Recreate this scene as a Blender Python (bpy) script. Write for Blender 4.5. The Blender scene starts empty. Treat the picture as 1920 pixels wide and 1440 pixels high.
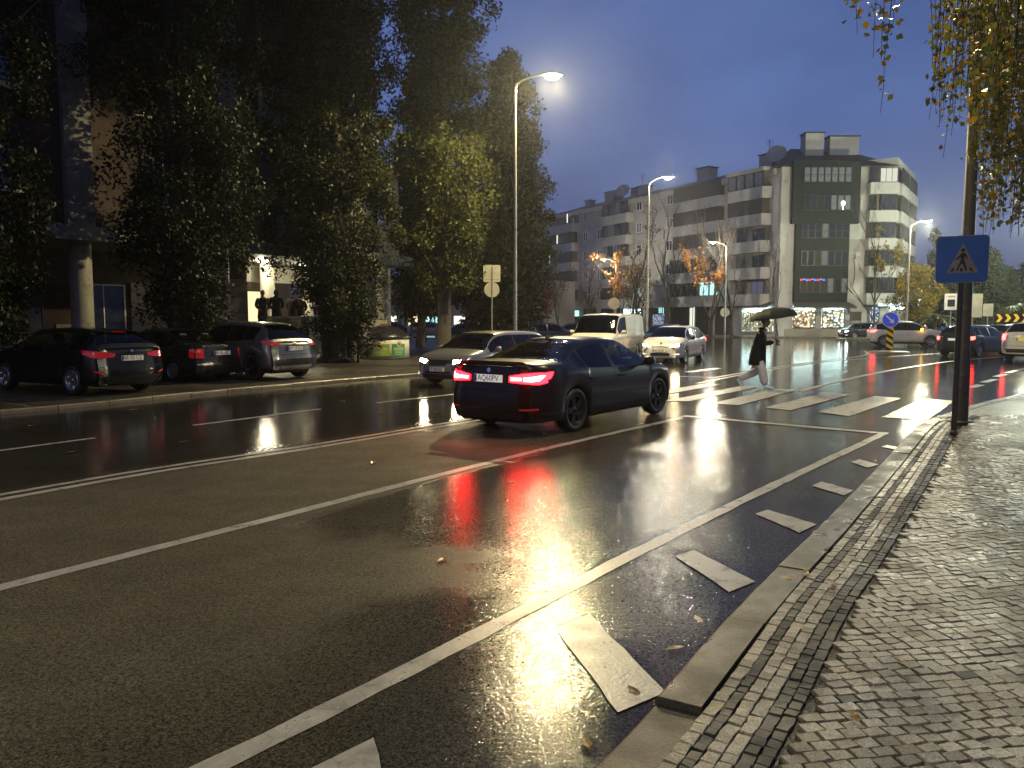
import bpy, bmesh, math, random
import numpy as np
from mathutils import Vector, Matrix
from mathutils.bvhtree import BVHTree
random.seed(7); rng = np.random.default_rng(11)
SC = bpy.context.scene; COL = SC.collection
R = math.radians
# ------------------------------------------------------------------ camera, sky, exposure
FPX, HORI, EYE = 1450.0, 120.0, 1.7
cam_d = bpy.data.cameras.new('camera'); cam = bpy.data.objects.new('camera', cam_d); COL.objects.link(cam)
cam_d.sensor_width = 36.0; cam_d.lens = FPX / 1920 * 36.0; cam_d.clip_end = 2000; cam_d.clip_start = 0.05
cam.location = (0, 0, EYE); cam.rotation_euler = (R(90) - math.atan(HORI / FPX), 0, 0)
SC.camera = cam
SC.view_settings.view_transform = 'Standard'; SC.view_settings.look = 'None'
SC.view_settings.exposure = 0.4; SC.view_settings.gamma = 1.0
SC.render.engine = 'CYCLES'
cy = SC.cycles
cy.use_denoising = True
try: cy.denoiser = 'OPENIMAGEDENOISE'
except Exception: pass
cy.max_bounces = 6; cy.diffuse_bounces = 2; cy.glossy_bounces = 4; cy.transmission_bounces = 4
cy.transparent_max_bounces = 10; cy.volume_bounces = 0
cy.sample_clamp_indirect = 4.0; cy.sample_clamp_direct = 0.0
cy.caustics_reflective = False; cy.caustics_refractive = False
cy.use_light_tree = True
W = bpy.data.worlds.new('World'); SC.world = W; W.use_nodes = True
wn = W.node_tree.nodes; wl = W.node_tree.links; wn.clear()
def wnode(t, **k):
    n = wn.new(t)
    for a, b in k.items(): setattr(n, a, b)
    return n
SUN_EL, SUN_ROT = R(0.5), R(200)
sky = wnode('ShaderNodeTexSky', sky_type='NISHITA', sun_disc=False, sun_elevation=SUN_EL, sun_rotation=SUN_ROT)
tc = wnode('ShaderNodeTexCoord')
sep = wnode('ShaderNodeSeparateXYZ'); wl.new(tc.outputs['Generated'], sep.inputs[0])
ramp = wnode('ShaderNodeValToRGB'); wl.new(sep.outputs['Z'], ramp.inputs[0])
e = ramp.color_ramp.elements
e[0].position = 0.0; e[0].color = (0.042, 0.062, 0.138, 1)
e[1].position = 1.0; e[1].color = (0.030, 0.045, 0.115, 1)
for p, c in ((0.10, (0.048, 0.078, 0.205, 1)), (0.25, (0.048, 0.086, 0.242, 1)), (0.42, (0.036, 0.064, 0.190, 1))):
    el = ramp.color_ramp.elements.new(p); el.color = c
mp = wnode('ShaderNodeMapping'); mp.inputs['Scale'].default_value = (1.6, 1.6, 3.2); wl.new(tc.outputs['Generated'], mp.inputs[0])
nz = wnode('ShaderNodeTexNoise'); nz.inputs['Scale'].default_value = 1.5; nz.inputs['Detail'].default_value = 5; nz.inputs['Roughness'].default_value = 0.55
wl.new(mp.outputs[0], nz.inputs['Vector'])
cr = wnode('ShaderNodeValToRGB'); wl.new(nz.outputs['Fac'], cr.inputs[0])
cr.color_ramp.elements[0].position = 0.38; cr.color_ramp.elements[0].color = (0.70, 0.72, 0.78, 1)
cr.color_ramp.elements[1].position = 0.64; cr.color_ramp.elements[1].color = (1.34, 1.28, 1.14, 1)
mul = wnode('ShaderNodeMixRGB', blend_type='MULTIPLY'); mul.inputs[0].default_value = 1
wl.new(ramp.outputs[0], mul.inputs[1]); wl.new(cr.outputs[0], mul.inputs[2])
skm = wnode('ShaderNodeMixRGB', blend_type='MULTIPLY'); skm.inputs[0].default_value = 1; skm.inputs[2].default_value = (0.02, 0.025, 0.05, 1)
wl.new(sky.outputs[0], skm.inputs[1])
add = wnode('ShaderNodeMixRGB', blend_type='ADD'); add.inputs[0].default_value = 1
wl.new(mul.outputs[0], add.inputs[1]); wl.new(skm.outputs[0], add.inputs[2])
bg = wnode('ShaderNodeBackground'); bg.inputs['Strength'].default_value = 1.0; wl.new(add.outputs[0], bg.inputs[0])
wo = wnode('ShaderNodeOutputWorld'); wl.new(bg.outputs[0], wo.inputs[0])

# ------------------------------------------------------------------ helpers
CP = math.cos(math.atan(HORI / FPX)); SP = math.sin(math.atan(HORI / FPX))
def ray(px, py):
    a = (px - 960) / FPX; b = (py - 720) / FPX
    return (a, CP - SP * b, -SP - CP * b)
def G(px, py, z=0.0):                       # point of the level z seen at a photo pixel
    d = ray(px, py); t = (z - EYE) / d[2]
    return Vector((d[0] * t, d[1] * t, z))
def AT(px, py, Y):                          # point at depth Y
    d = ray(px, py); t = Y / d[1]
    return Vector((d[0] * t, Y, d[2] * t + EYE))
def PX(px, Y): return (px - 960) / FPX * Y / CP * 1.0
def setp(o, label=None, cat=None, group=None, kind=None):
    if label: o['label'] = label
    if cat: o['category'] = cat
    if group: o['group'] = group
    if kind: o['kind'] = kind
    return o
def empty(name, loc=(0, 0, 0), rz=0.0, label=None, cat=None, group=None, kind=None):
    o = bpy.data.objects.new(name, None); COL.objects.link(o)
    o.location = loc; o.rotation_euler = (0, 0, rz); o.empty_display_size = 0.2
    return setp(o, label, cat, group, kind)
def link(name, me, parent=None, loc=None, rot=None):
    o = bpy.data.objects.new(name, me); COL.objects.link(o)
    if parent is not None: o.parent = parent
    if loc is not None: o.location = loc
    if rot is not None: o.rotation_euler = rot
    return o
def az_rot(az): return R(90 - az)           # heading az (deg right of +Y) -> z rotation of a thing whose front is +X
def copy_tree(o, parent=None):
    c = o.copy(); COL.objects.link(c)
    if parent is not None: c.parent = parent
    for ch in list(o.children): copy_tree(ch, c)
    return c

class MB:
    def __init__(s): s.v = []; s.f = []; s.m = []; s.sm = []
    def add(s, vs, fs, m=0, smooth=False):
        b = len(s.v); s.v.extend([tuple(v) for v in vs])
        for f in fs: s.f.append(tuple(b + i for i in f)); s.m.append(m); s.sm.append(smooth)
    def box(s, x0, x1, y0, y1, z0, z1, m=0):
        s.add([(x0,y0,z0),(x1,y0,z0),(x1,y1,z0),(x0,y1,z0),(x0,y0,z1),(x1,y0,z1),(x1,y1,z1),(x0,y1,z1)],
              [(0,3,2,1),(4,5,6,7),(0,1,5,4),(1,2,6,5),(2,3,7,6),(3,0,4,7)], m)
    def bbox(s, x0, x1, y0, y1, z0, z1, b=0.02, m=0):   # bevelled box (chamfer all round)
        vs = []; 
        for z, i in ((z0, b), (z0 + b, 0), (z1 - b, 0), (z1, b)):
            for (x, y, ix, iy) in ((x0,y0,1,1),(x1,y0,-1,1),(x1,y1,-1,-1),(x0,y1,1,-1)):
                if i == 0:
                    vs += [(x + ix*b, y, z), (x, y + iy*b, z)] if (ix*iy > 0) else [(x, y + iy*b, z), (x + ix*b, y, z)]
                else:
                    vs += [(x + ix*b*1.8, y + iy*b, z), (x + ix*b, y + iy*b*1.8, z)] if (ix*iy > 0) else [(x + ix*b, y + iy*b*1.8, z), (x + ix*b*1.8, y + iy*b, z)]
        # order each ring counter-clockwise
        fs = []
        def ring(k): return [k*8 + q for q in (1,0,3,2,5,4,7,6)] if False else [k*8 + q for q in range(8)]
        cx, cyy = (x0+x1)/2, (y0+y1)/2
        order = sorted(range(8), key=lambda q: math.atan2((vs[8+q][1]-cyy)/max(1e-6, y1-y0), (vs[8+q][0]-cx)/max(1e-6, x1-x0)))
        for k in range(3):
            for a in range(8):
                p, q = order[a], order[(a+1) % 8]
                fs.append((k*8+p, k*8+q, (k+1)*8+q, (k+1)*8+p))
        fs.append(tuple(order[::-1])); fs.append(tuple(24+q for q in order))
        s.add(vs, fs, m)
    def poly(s, pts, m=0): s.add(pts, [tuple(range(len(pts)))], m)
    def prism(s, pts, z0, z1, m=0):
        n = len(pts); s.add([(p[0],p[1],z0) for p in pts] + [(p[0],p[1],z1) for p in pts],
            [tuple(range(n))[::-1], tuple(range(n, 2*n))] + [(i, (i+1) % n, n+(i+1) % n, n+i) for i in range(n)], m)
    def tube(s, pts, rad, n=8, m=0, caps=True, smooth=True):
        pts = [Vector(p) for p in pts]; k = len(pts)
        if not hasattr(rad, '__len__'): rad = [rad]*k
        vs = []; up = None
        for i, p in enumerate(pts):
            d = (pts[min(i+1, k-1)] - pts[max(i-1, 0)])
            if d.length < 1e-9: d = Vector((0,0,1))
            d.normalize()
            if up is None: up = Vector((1,0,0)) if abs(d.x) < 0.8 else Vector((0,1,0))
            a = (up - d*up.dot(d)); a.normalize(); b = d.cross(a); up = a
            for j in range(n):
                t = 2*math.pi*j/n; vs.append(p + (a*math.cos(t) + b*math.sin(t))*rad[i])
        fs = [(i*n+j, i*n+(j+1) % n, (i+1)*n+(j+1) % n, (i+1)*n+j) for i in range(k-1) for j in range(n)]
        s.add(vs, fs, m, smooth)
        if caps:
            s.add(vs[:n], [tuple(range(n))[::-1]], m); s.add(vs[-n:], [tuple(range(n))], m)
    def cyl(s, x, y, z0, z1, r0, r1=None, n=16, m=0): s.tube([(x,y,z0),(x,y,z1)], [r0, r0 if r1 is None else r1], n, m)
    def lathe(s, prof, n=24, m=0, axis='z', loc=(0,0,0), smooth=True, close=False):
        vs = []; k = len(prof)
        for (r, h) in prof:
            for j in range(n):
                t = 2*math.pi*j/n; c, q = r*math.cos(t), r*math.sin(t)
                v = (c, q, h) if axis == 'z' else ((c, h, q) if axis == 'y' else (h, c, q))
                vs.append((v[0]+loc[0], v[1]+loc[1], v[2]+loc[2]))
        fs = [(i*n+j, i*n+(j+1) % n, (i+1)*n+(j+1) % n, (i+1)*n+j) for i in range(k-1) for j in range(n)]
        if close: fs += [((k-1)*n+j, (k-1)*n+(j+1) % n, (j+1) % n, j) for j in range(n)]
        if axis == 'y': fs = [f[::-1] for f in fs]
        s.add(vs, fs, m, smooth)
    def mesh(s, name, mats):
        me = bpy.data.meshes.new(name); me.from_pydata(s.v, [], s.f)
        for q in (mats if isinstance(mats, (list, tuple)) else [mats]): me.materials.append(q)
        me.polygons.foreach_set('material_index', s.m); me.polygons.foreach_set('use_smooth', s.sm)
        me.update(); return me
    def build(s, name, mats, parent=None, loc=None, rot=None):
        return link(name, s.mesh(name, mats), parent, loc, rot)

# ------------------------------------------------------------------ materials
def new_mat(name):
    m = bpy.data.materials.new(name); m.use_nodes = True; nt = m.node_tree; nt.nodes.clear(); return m, nt
class NT:
    def __init__(s, nt): s.nt = nt
    def n(s, t, ins=None, **k):
        q = s.nt.nodes.new(t)
        for a, b in k.items(): setattr(q, a, b)
        for a, b in (ins or {}).items():
            if hasattr(b, 'is_output'): s.nt.links.new(b, q.inputs[a])
            else: q.inputs[a].default_value = b
        return q
    def pos(s, mode='Object'): return s.n('ShaderNodeTexCoord').outputs[mode] if mode != 'World' else s.n('ShaderNodeNewGeometry').outputs['Position']
    def noise(s, vec, scale, detail=3, rough=0.5): return s.n('ShaderNodeTexNoise', {'Vector': vec, 'Scale': scale, 'Detail': detail, 'Roughness': rough}).outputs['Fac']
    def ramp(s, fac, stops):
        q = s.n('ShaderNodeValToRGB', {0: fac}); cr = q.color_ramp
        while len(cr.elements) < len(stops): cr.elements.new(0.5)
        for el, (p, c) in zip(cr.elements, stops):
            el.position = p; el.color = (c, c, c, 1) if not hasattr(c, '__len__') else (*c[:3], 1)
        return q.outputs[0]
    def math(s, op, a, b=0.0, clamp=False): return s.n('ShaderNodeMath', {0: a, 1: b}, operation=op, use_clamp=clamp).outputs[0]
    def mix(s, fac, a, b, bt='MIX'): return s.n('ShaderNodeMixRGB', {0: fac, 1: a, 2: b}, blend_type=bt).outputs[0]
    def bump(s, h, strength, dist, normal=None):
        i = {'Height': h, 'Strength': strength, 'Distance': dist}
        if normal is not None: i['Normal'] = normal
        return s.n('ShaderNodeBump', i).outputs[0]
    def out(s, sh): s.n('ShaderNodeOutputMaterial', {0: sh})
def c4(c): return (c[0], c[1], c[2], 1.0)
def PBR(name, col, rough=0.5, metal=0.0, var=0.15, vscale=3.0, bump=0.0, bscale=40, coat=0.0, spec=0.5, dirt=None, emit=None, es=0.0, wet=0.0):
    m, nt = new_mat(name); t = NT(nt); p = t.pos('Object')
    n1 = t.noise(p, vscale, 5, 0.6)
    dk = tuple(x*(1-var) for x in col); lt = tuple(min(1, x*(1+var)) for x in col)
    c = t.ramp(n1, [(0.3, dk), (0.7, lt)])
    if dirt:
        n2 = t.noise(p, dirt[1], 6, 0.65); c = t.mix(t.ramp(n2, [(dirt[2], 0), (dirt[2]+0.15, 1)]), c, c4(dirt[0]))
    ins = {'Base Color': c, 'Metallic': metal, 'Specular IOR Level': spec, 'Coat Weight': coat, 'Coat Roughness': 0.05}
    rr = t.ramp(t.noise(p, vscale*2.3, 4), [(0.3, max(0.02, rough-0.08)), (0.75, min(1, rough+0.08))]); ins['Roughness'] = rr
    if bump: ins['Normal'] = t.bump(t.noise(p, bscale, 4), bump, 0.01)
    if emit: ins['Emission Color'] = c4(emit); ins['Emission Strength'] = es
    b = t.n('ShaderNodeBsdfPrincipled', ins); t.out(b.outputs[0]); return m
def EMIT(name, col, s, base=(0.02,0.02,0.02)):
    m, nt = new_mat(name); t = NT(nt)
    b = t.n('ShaderNodeBsdfPrincipled', {'Base Color': c4(base), 'Roughness': 0.2, 'Emission Color': c4(col), 'Emission Strength': s}); t.out(b.outputs[0]); return m
def GLASS(name, tint=(0.05,0.055,0.06), dark=0.5, drops=False):
    m, nt = new_mat(name); t = NT(nt); p = t.pos('Object')
    tr = t.n('ShaderNodeBsdfTransparent', {0: c4(tint)})
    gi = {'Color': (1,1,1,1), 'Roughness': 0.03}
    if drops:
        v = t.n('ShaderNodeTexVoronoi', {'Vector': p, 'Scale': 70.0, 'Randomness': 1.0}); h = t.ramp(v.outputs['Distance'], [(0.0, 1), (0.30, 0)])
        gi['Normal'] = t.bump(h, 0.25, 0.0015)
    gl = t.n('ShaderNodeBsdfGlossy', gi)
    fr = t.n('ShaderNodeLayerWeight', {'Blend': 0.5}); f = t.math('ADD', t.math('MULTIPLY', t.math('POWER', fr.outputs['Facing'], 4.0), 0.75), 0.03)
    mx = t.n('ShaderNodeMixShader', {0: f, 1: tr.outputs[0], 2: gl.outputs[0]}); t.out(mx.outputs[0]); return m
def PAINT(name, col, metal=0.0, rough=0.3, drops=True, coat=0.85):
    m, nt = new_mat(name); t = NT(nt); p = t.pos('Object')
    ins = {'Base Color': c4(col), 'Metallic': metal, 'Roughness': rough, 'Coat Weight': coat, 'Coat Roughness': 0.07, 'Specular IOR Level': 0.5 if metal > 0 else 0.25}
    g = t.ramp(t.noise(p, 2.2, 5, 0.6), [(0.35, col), (0.8, tuple(x*0.8+0.004 for x in col))]); ins['Base Color'] = g
    if drops:
        v = t.n('ShaderNodeTexVoronoi', {'Vector': p, 'Scale': 55.0}); h = t.ramp(v.outputs['Distance'], [(0.0, 1), (0.33, 0)])
        big = t.noise(p, 6.0, 2); h2 = t.math('ADD', h, t.math('MULTIPLY', big, 0.6))
        bn = t.bump(h2, 0.10, 0.0012); ins['Coat Normal'] = bn
    b = t.n('ShaderNodeBsdfPrincipled', ins); t.out(b.outputs[0]); return m
def LEAF(name, cols, rough=0.5, trans=0.25, spec=0.28):
    m, nt = new_mat(name); t = NT(nt)
    g = t.n('ShaderNodeNewGeometry'); rpi = g.outputs['Random Per Island']
    c = t.ramp(rpi, [(i/(len(cols)-1), q) for i, q in enumerate(cols)])
    n = t.noise(g.outputs['Position'], 0.9, 3); c = t.mix(1.0, c, t.ramp(n, [(0.3, 0.45), (0.7, 1.45)]), 'MULTIPLY')
    b = t.n('ShaderNodeBsdfPrincipled', {'Base Color': c, 'Roughness': rough, 'Specular IOR Level': spec})
    tl = t.n('ShaderNodeBsdfTranslucent', {0: c}); mx = t.n('ShaderNodeMixShader', {0: trans, 1: b.outputs[0], 2: tl.outputs[0]}); t.out(mx.outputs[0]); return m

def road_material():
    m, nt = new_mat('wet_asphalt'); t = NT(nt); p = t.pos('World')
    xy = t.n('ShaderNodeSeparateXYZ', {0: p})
    # across-road coordinate (road runs about 36 degrees right of +Y): u grows to the right kerb
    u = t.math('SUBTRACT', t.math('MULTIPLY', xy.outputs[0], 0.812), t.math('MULTIPLY', xy.outputs[1], 0.584))
    v = t.math('ADD', t.math('MULTIPLY', xy.outputs[0], 0.584), t.math('MULTIPLY', xy.outputs[1], 0.812))
    big = t.noise(p, 0.45, 4, 0.5); mid = t.noise(p, 2.3, 4, 0.6); fine = t.noise(p, 140.0, 2, 0.6)
    agg = t.n('ShaderNodeTexVoronoi', {'Vector': p, 'Scale': 95.0, 'Randomness': 1.0}).outputs['Distance']
    agg2 = t.noise(p, 42.0, 3, 0.55); mot = t.noise(p, 38.0, 4, 0.7)
    # wet film: the far lane and the junction hold water, the two lanes worn by traffic are only damp
    lane = t.ramp(t.math('ADD', t.math('MULTIPLY', u, 0.04), 0.5), [(0.0, 1.0), (0.150, 0.95), (0.180, 0.06), (0.285, 0.04), (0.34, 0.16), (0.40, 0.52), (0.44, 0.66), (0.62, 0.6)])
    vv = t.math('MULTIPLY', v, 0.02)
    far_bus = t.ramp(vv, [(0.0, 0.0), (0.062, 0.0), (0.10, 0.50), (0.20, 0.58), (0.32, 0.9), (1.0, 1.0)])
    far_lane = t.ramp(vv, [(0.0, 0.0), (0.14, 0.0), (0.21, 0.5), (0.30, 0.9), (1.0, 1.0)])
    far = t.mix(t.ramp(t.math('ADD', t.math('MULTIPLY', u, 0.04), 0.5), [(0.275, 0.0), (0.292, 1.0)]), far_lane, far_bus)
    wet = t.math('MAXIMUM', lane, far)
    wet = t.math('ADD', wet, t.math('MULTIPLY', t.math('SUBTRACT', big, 0.5), 0.8))
    wet = t.math('ADD', wet, t.math('MULTIPLY', t.math('SUBTRACT', mid, 0.5), 0.28), True)
    dark = t.ramp(agg, [(0.0, (0.075, 0.068, 0.055)), (0.45, (0.040, 0.037, 0.031)), (0.8, (0.018, 0.017, 0.015))])
    dark = t.mix(1.0, dark, t.ramp(mid, [(0.25, 0.78), (0.75, 1.2)]), 'MULTIPLY')
    dark = t.mix(1.0, dark, t.ramp(mot, [(0.3, 0.55), (0.7, 1.45)]), 'MULTIPLY')
    dry = t.mix(1.0, dark, (3.05, 2.98, 2.35, 1), 'MULTIPLY')
    col = t.mix(wet, dry, dark)
    rough = t.ramp(wet, [(0.0, 0.72), (0.25, 0.45), (0.40, 0.07), (0.7, 0.06), (1.0, 0.085)])
    spec = t.ramp(wet, [(0.0, 0.14), (0.35, 0.26), (0.7, 0.38)])
    hgt = t.math('ADD', t.math('MULTIPLY', t.ramp(agg, [(0.0, 1.0), (0.6, 0.0)]), 0.35), t.math('ADD', t.math('MULTIPLY', fine, 0.25), t.math('MULTIPLY', agg2, 1.6)))
    bs = t.ramp(wet, [(0.0, 0.9), (0.55, 1.0), (0.8, 0.55), (1.0, 0.22)])
    rip = t.noise(p, 14.0, 3, 0.55)
    nrm = t.bump(rip, 0.4, 0.0016)
    nrm = t.bump(hgt, bs, 0.0015, nrm)
    b = t.n('ShaderNodeBsdfPrincipled', {'Base Color': col, 'Roughness': rough, 'Normal': nrm, 'Specular IOR Level': spec, 'IOR': 1.35}); t.out(b.outputs[0]); return m
def marking_material():
    m, nt = new_mat('white_road_paint'); t = NT(nt); p = t.pos('World')
    n1 = t.noise(p, 5.0, 6, 0.65); n2 = t.noise(p, 60.0, 3, 0.6)
    c = t.ramp(n1, [(0.30, (0.31, 0.30, 0.255)), (0.62, (0.53, 0.515, 0.45))])
    w = t.math('ADD', t.math('MULTIPLY', n1, 0.6), t.math('MULTIPLY', n2, 0.5)); c = t.mix(t.ramp(w, [(0.64, 0), (0.70, 1)]), c, (0.09, 0.085, 0.075, 1))
    vor = t.n('ShaderNodeTexVoronoi', {'Vector': p, 'Scale': 3.2}, feature='DISTANCE_TO_EDGE'); c = t.mix(t.ramp(vor.outputs['Distance'], [(0.0, 0.45), (0.012, 0.0)]), c, (0.10, 0.095, 0.085, 1))
    b = t.n('ShaderNodeBsdfPrincipled', {'Base Color': c, 'Roughness': t.ramp(n1, [(0.3, 0.22), (0.7, 0.45)]), 'Normal': t.bump(n2, 0.5, 0.004)}); t.out(b.outputs[0]); return m
def cobble_ground(name, c1, c2, scale=9.0, wet=0.3):
    m, nt = new_mat(name); t = NT(nt); p = t.pos('World')
    mp = t.n('ShaderNodeMapping', {0: p, 'Rotation': (0, 0, R(20))}); 
    v = t.n('ShaderNodeTexVoronoi', {'Vector': mp.outputs[0], 'Scale': scale, 'Randomness': 0.55}, feature='F1')
    e = t.n('ShaderNodeTexVoronoi', {'Vector': mp.outputs[0], 'Scale': scale, 'Randomness': 0.55}, feature='DISTANCE_TO_EDGE')
    gap = t.ramp(e.outputs['Distance'], [(0.03, 0), (0.09, 1)])
    sepc = t.n('ShaderNodeSeparateColor', {0: v.outputs['Color']})
    c = t.mix(sepc.outputs[0], c4(c1), c4(c2)); c = t.mix(gap, (0.012, 0.011, 0.009, 1), c)
    big = t.noise(p, 0.6, 5, 0.6); c = t.mix(1.0, c, t.ramp(big, [(0.3, 0.7), (0.7, 1.15)]), 'MULTIPLY')
    h = t.math('ADD', gap, t.math('MULTIPLY', t.noise(p, 45, 3), 0.5)); h = t.math('ADD', h, t.math('MULTIPLY', sepc.outputs[1], 0.5))
    b = t.n('ShaderNodeBsdfPrincipled', {'Base Color': c, 'Roughness': t.ramp(big, [(0.35, 0.18+0.2*(1-wet)), (0.65, 0.5)]), 'Normal': t.bump(h, 0.7, 0.012)}); t.out(b.outputs[0]); return m
def stone_material(name, lo, hi, rough=0.3):
    m, nt = new_mat(name); t = NT(nt); p = t.pos('World'); g = t.n('ShaderNodeNewGeometry'); oi = t.n('ShaderNodeObjectInfo')
    rp = t.math('FRACT', t.math('ADD', g.outputs['Random Per Island'], oi.outputs['Random']))
    c = t.mix(rp, c4(lo), c4(hi)); n = t.noise(p, 30, 5, 0.65); c = t.mix(1.0, c, t.ramp(t.noise(p, 110, 4, 0.75), [(0.34, 0.35), (0.66, 1.7)]), 'MULTIPLY')
    c = t.mix(1.0, c, t.ramp(n, [(0.3, 0.72), (0.7, 1.12)]), 'MULTIPLY'); big = t.noise(p, 1.3, 4, 0.6)
    c = t.mix(t.ramp(big, [(0.52, 0), (0.72, 0.55)]), c, (0.035, 0.028, 0.018, 1))
    b = t.n('ShaderNodeBsdfPrincipled', {'Base Color': c, 'Roughness': t.ramp(t.noise(p, 4, 4), [(0.35, rough-0.16), (0.65, rough+0.12)]), 'Normal': t.bump(t.noise(p, 70, 5, 0.75), 0.8, 0.005)}); t.out(b.outputs[0]); return m
def display_material(name, cols, scale, strength, gap=0.25):
    m, nt = new_mat(name); t = NT(nt); p = t.pos('Object')
    v = t.n('ShaderNodeTexVoronoi', {'Vector': p, 'Scale': scale, 'Randomness': 1.0}); s = t.n('ShaderNodeSeparateColor', {0: v.outputs['Color']})
    c = t.ramp(s.outputs[0], [(i/(len(cols)-1), q) for i, q in enumerate(cols)]); c = t.mix(t.ramp(v.outputs['Distance'], [(0.35, 0), (0.6, 1)]), c, (0.10, 0.08, 0.05, 1))
    n = t.noise(p, scale*0.35, 3); c = t.mix(1.0, c, t.ramp(n, [(0.3, 0.25), (0.65, 1.4)]), 'MULTIPLY')
    b = t.n('ShaderNodeBsdfPrincipled', {'Base Color': c, 'Roughness': 0.4, 'Emission Color': c, 'Emission Strength': strength}); t.out(b.outputs[0]); return m

M = {}
M['road'] = road_material(); M['mark'] = marking_material()
M['park'] = cobble_ground('dark_cobbles', (0.040, 0.034, 0.024), (0.085, 0.072, 0.050), 8.0)
M['pave_far'] = cobble_ground('pale_cobbles', (0.14, 0.125, 0.10), (0.26, 0.235, 0.19), 13.0)
M['mortar'] = PBR('dark_mortar', (0.022, 0.020, 0.016), 0.35, bump=0.8, bscale=60)
M['lime'] = stone_material('pale_limestone', (0.155, 0.138, 0.10), (0.38, 0.345, 0.27), 0.40)
M['basalt'] = stone_material('black_basalt', (0.010, 0.011, 0.014), (0.026, 0.028, 0.035), 0.55)
M['granite'] = stone_material('grey_granite', (0.038, 0.035, 0.028), (0.062, 0.057, 0.046), 0.42)
M['kerb_l'] = stone_material('pale_kerb', (0.16, 0.135, 0.09), (0.24, 0.205, 0.14), 0.4)
M['soil'] = PBR('soil', (0.03, 0.025, 0.016), 0.8, bump=0.8, bscale=12)
M['grass'] = PBR('grass_ground', (0.028, 0.040, 0.012), 0.7, bump=0.9, bscale=30, var=0.4)
M['steel'] = PBR('galvanised_steel', (0.30, 0.29, 0.25), 0.42, metal=0.6, dirt=((0.10, 0.085, 0.06), 6, 0.55))
M['darksteel'] = PBR('weathered_steel', (0.075, 0.065, 0.05), 0.45, metal=0.4, dirt=((0.15, 0.13, 0.10), 9, 0.55))
M['signback'] = PBR('sign_back', (0.42, 0.41, 0.33), 0.4, metal=0.2, dirt=((0.22, 0.20, 0.15), 5, 0.6))
M['white'] = PBR('white_film', (0.75, 0.75, 0.74), 0.35); M['blue'] = PBR('blue_film', (0.02, 0.20, 0.62), 0.35, var=0.1)
M['blue2'] = PBR('deep_blue_glow_film', (0.015, 0.045, 0.42), 0.35, emit=(0.03, 0.08, 0.8), es=0.25); M['black'] = PBR('black_print', (0.008, 0.008, 0.009), 0.4)  # deep blue sign film has an added glow, no lamp behind it
M['cream'] = PBR('cream_film', (0.45, 0.40, 0.30), 0.4); M['yellow'] = PBR('yellow_film', (0.80, 0.56, 0.02), 0.4); M['red'] = PBR('red_film', (0.5, 0.02, 0.02), 0.4)
M['rubber'] = PBR('tyre_rubber', (0.012, 0.012, 0.012), 0.55, bump=0.3, bscale=60); M['plastic'] = PBR('black_plastic', (0.012, 0.012, 0.013), 0.35)
M['alloy'] = PBR('alloy', (0.42, 0.42, 0.42), 0.3, metal=0.9); M['blackalloy'] = PBR('black_alloy', (0.03, 0.03, 0.032), 0.25, metal=0.7)
M['chrome'] = PBR('chrome', (0.7, 0.7, 0.7), 0.12, metal=1.0); M['interior'] = PBR('car_interior', (0.02, 0.02, 0.022), 0.7)
M['seam'] = PBR('seam', (0.003, 0.003, 0.003), 0.8); M['plate'] = PBR('plate_white_glow', (0.75, 0.74, 0.68), 0.3, emit=(0.9, 0.88, 0.75), es=0.04)  # white plates get a slight emission of their own, though no lamp
M['plate_glow'] = PBR('plate_glow', (0.75, 0.74, 0.68), 0.3, emit=(0.95, 0.92, 0.82), es=0.30)  # light on the plate is put in as its own emission
M['plate_y'] = PBR('plate_yellow_glow', (0.7, 0.6, 0.05), 0.3, emit=(0.7, 0.6, 0.05), es=0.3); M['plate_b'] = PBR('plate_blue', (0.01, 0.03, 0.35), 0.3)  # yellow plate also glows by itself
M['glass_dark'] = GLASS('tinted_glass', (0.02, 0.02, 0.022), drops=True); M['glass_mid'] = GLASS('car_glass', (0.28, 0.31, 0.30), drops=True); M['glass_clear'] = GLASS('clear_glass', (0.75, 0.8, 0.78))
M['winglass'] = PBR('window_glass', (0.022, 0.026, 0.034), 0.06, var=0.5, vscale=0.7, spec=0.8)
M['head_hot'] = EMIT('headlamp_hot', (1.0, 0.80, 0.48), 190.0); M['head_soft'] = EMIT('headlamp_warm', (1.0, 0.74, 0.38), 95.0); M['head_cool'] = EMIT('headlamp_cool', (0.75, 0.95, 1.0), 60.0)
M['fog'] = EMIT('fog_lamp_dim', (1, 0.9, 0.75), 1.2); M['tail_hot'] = EMIT('tail_bar', (1.0, 0.045, 0.035), 60.0); M['tail_glow'] = EMIT('tail_lens_lit', (1.0, 0.004, 0.007), 30.0, (0.2, 0.0, 0.0))
M['tail_mid'] = EMIT('tail_lens_on', (1.0, 0.035, 0.03), 16.0, (0.2, 0.0, 0.0)); M['tail_off_glow'] = PBR('tail_lens_off_glow', (0.32, 0.008, 0.010), 0.12, coat=1.0, emit=(1, 0.02, 0.02), es=0.09); M['amber_off_glow'] = PBR('amber_lens_off_glow', (0.42, 0.12, 0.01), 0.12, coat=1.0, emit=(1, 0.30, 0.02), es=0.12)  # switched-off lenses and reflectors carry a faint added glow
M['amber_on'] = EMIT('amber_on', (1.0, 0.55, 0.05), 7.0)
M['lamp'] = EMIT('street_lamp_lens', (1.0, 0.83, 0.38), 260.0); M['lamp_near'] = EMIT('near_lamp_lens', (1.0, 0.86, 0.46), 16.0); M['lamp_far'] = EMIT('far_lamp_lens', (1.0, 0.92, 0.55), 8.0)
M['bark'] = PBR('bark', (0.045, 0.036, 0.025), 0.8, bump=1.0, bscale=14, var=0.4); M['twig'] = PBR('twig', (0.03, 0.022, 0.016), 0.8)
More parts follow.
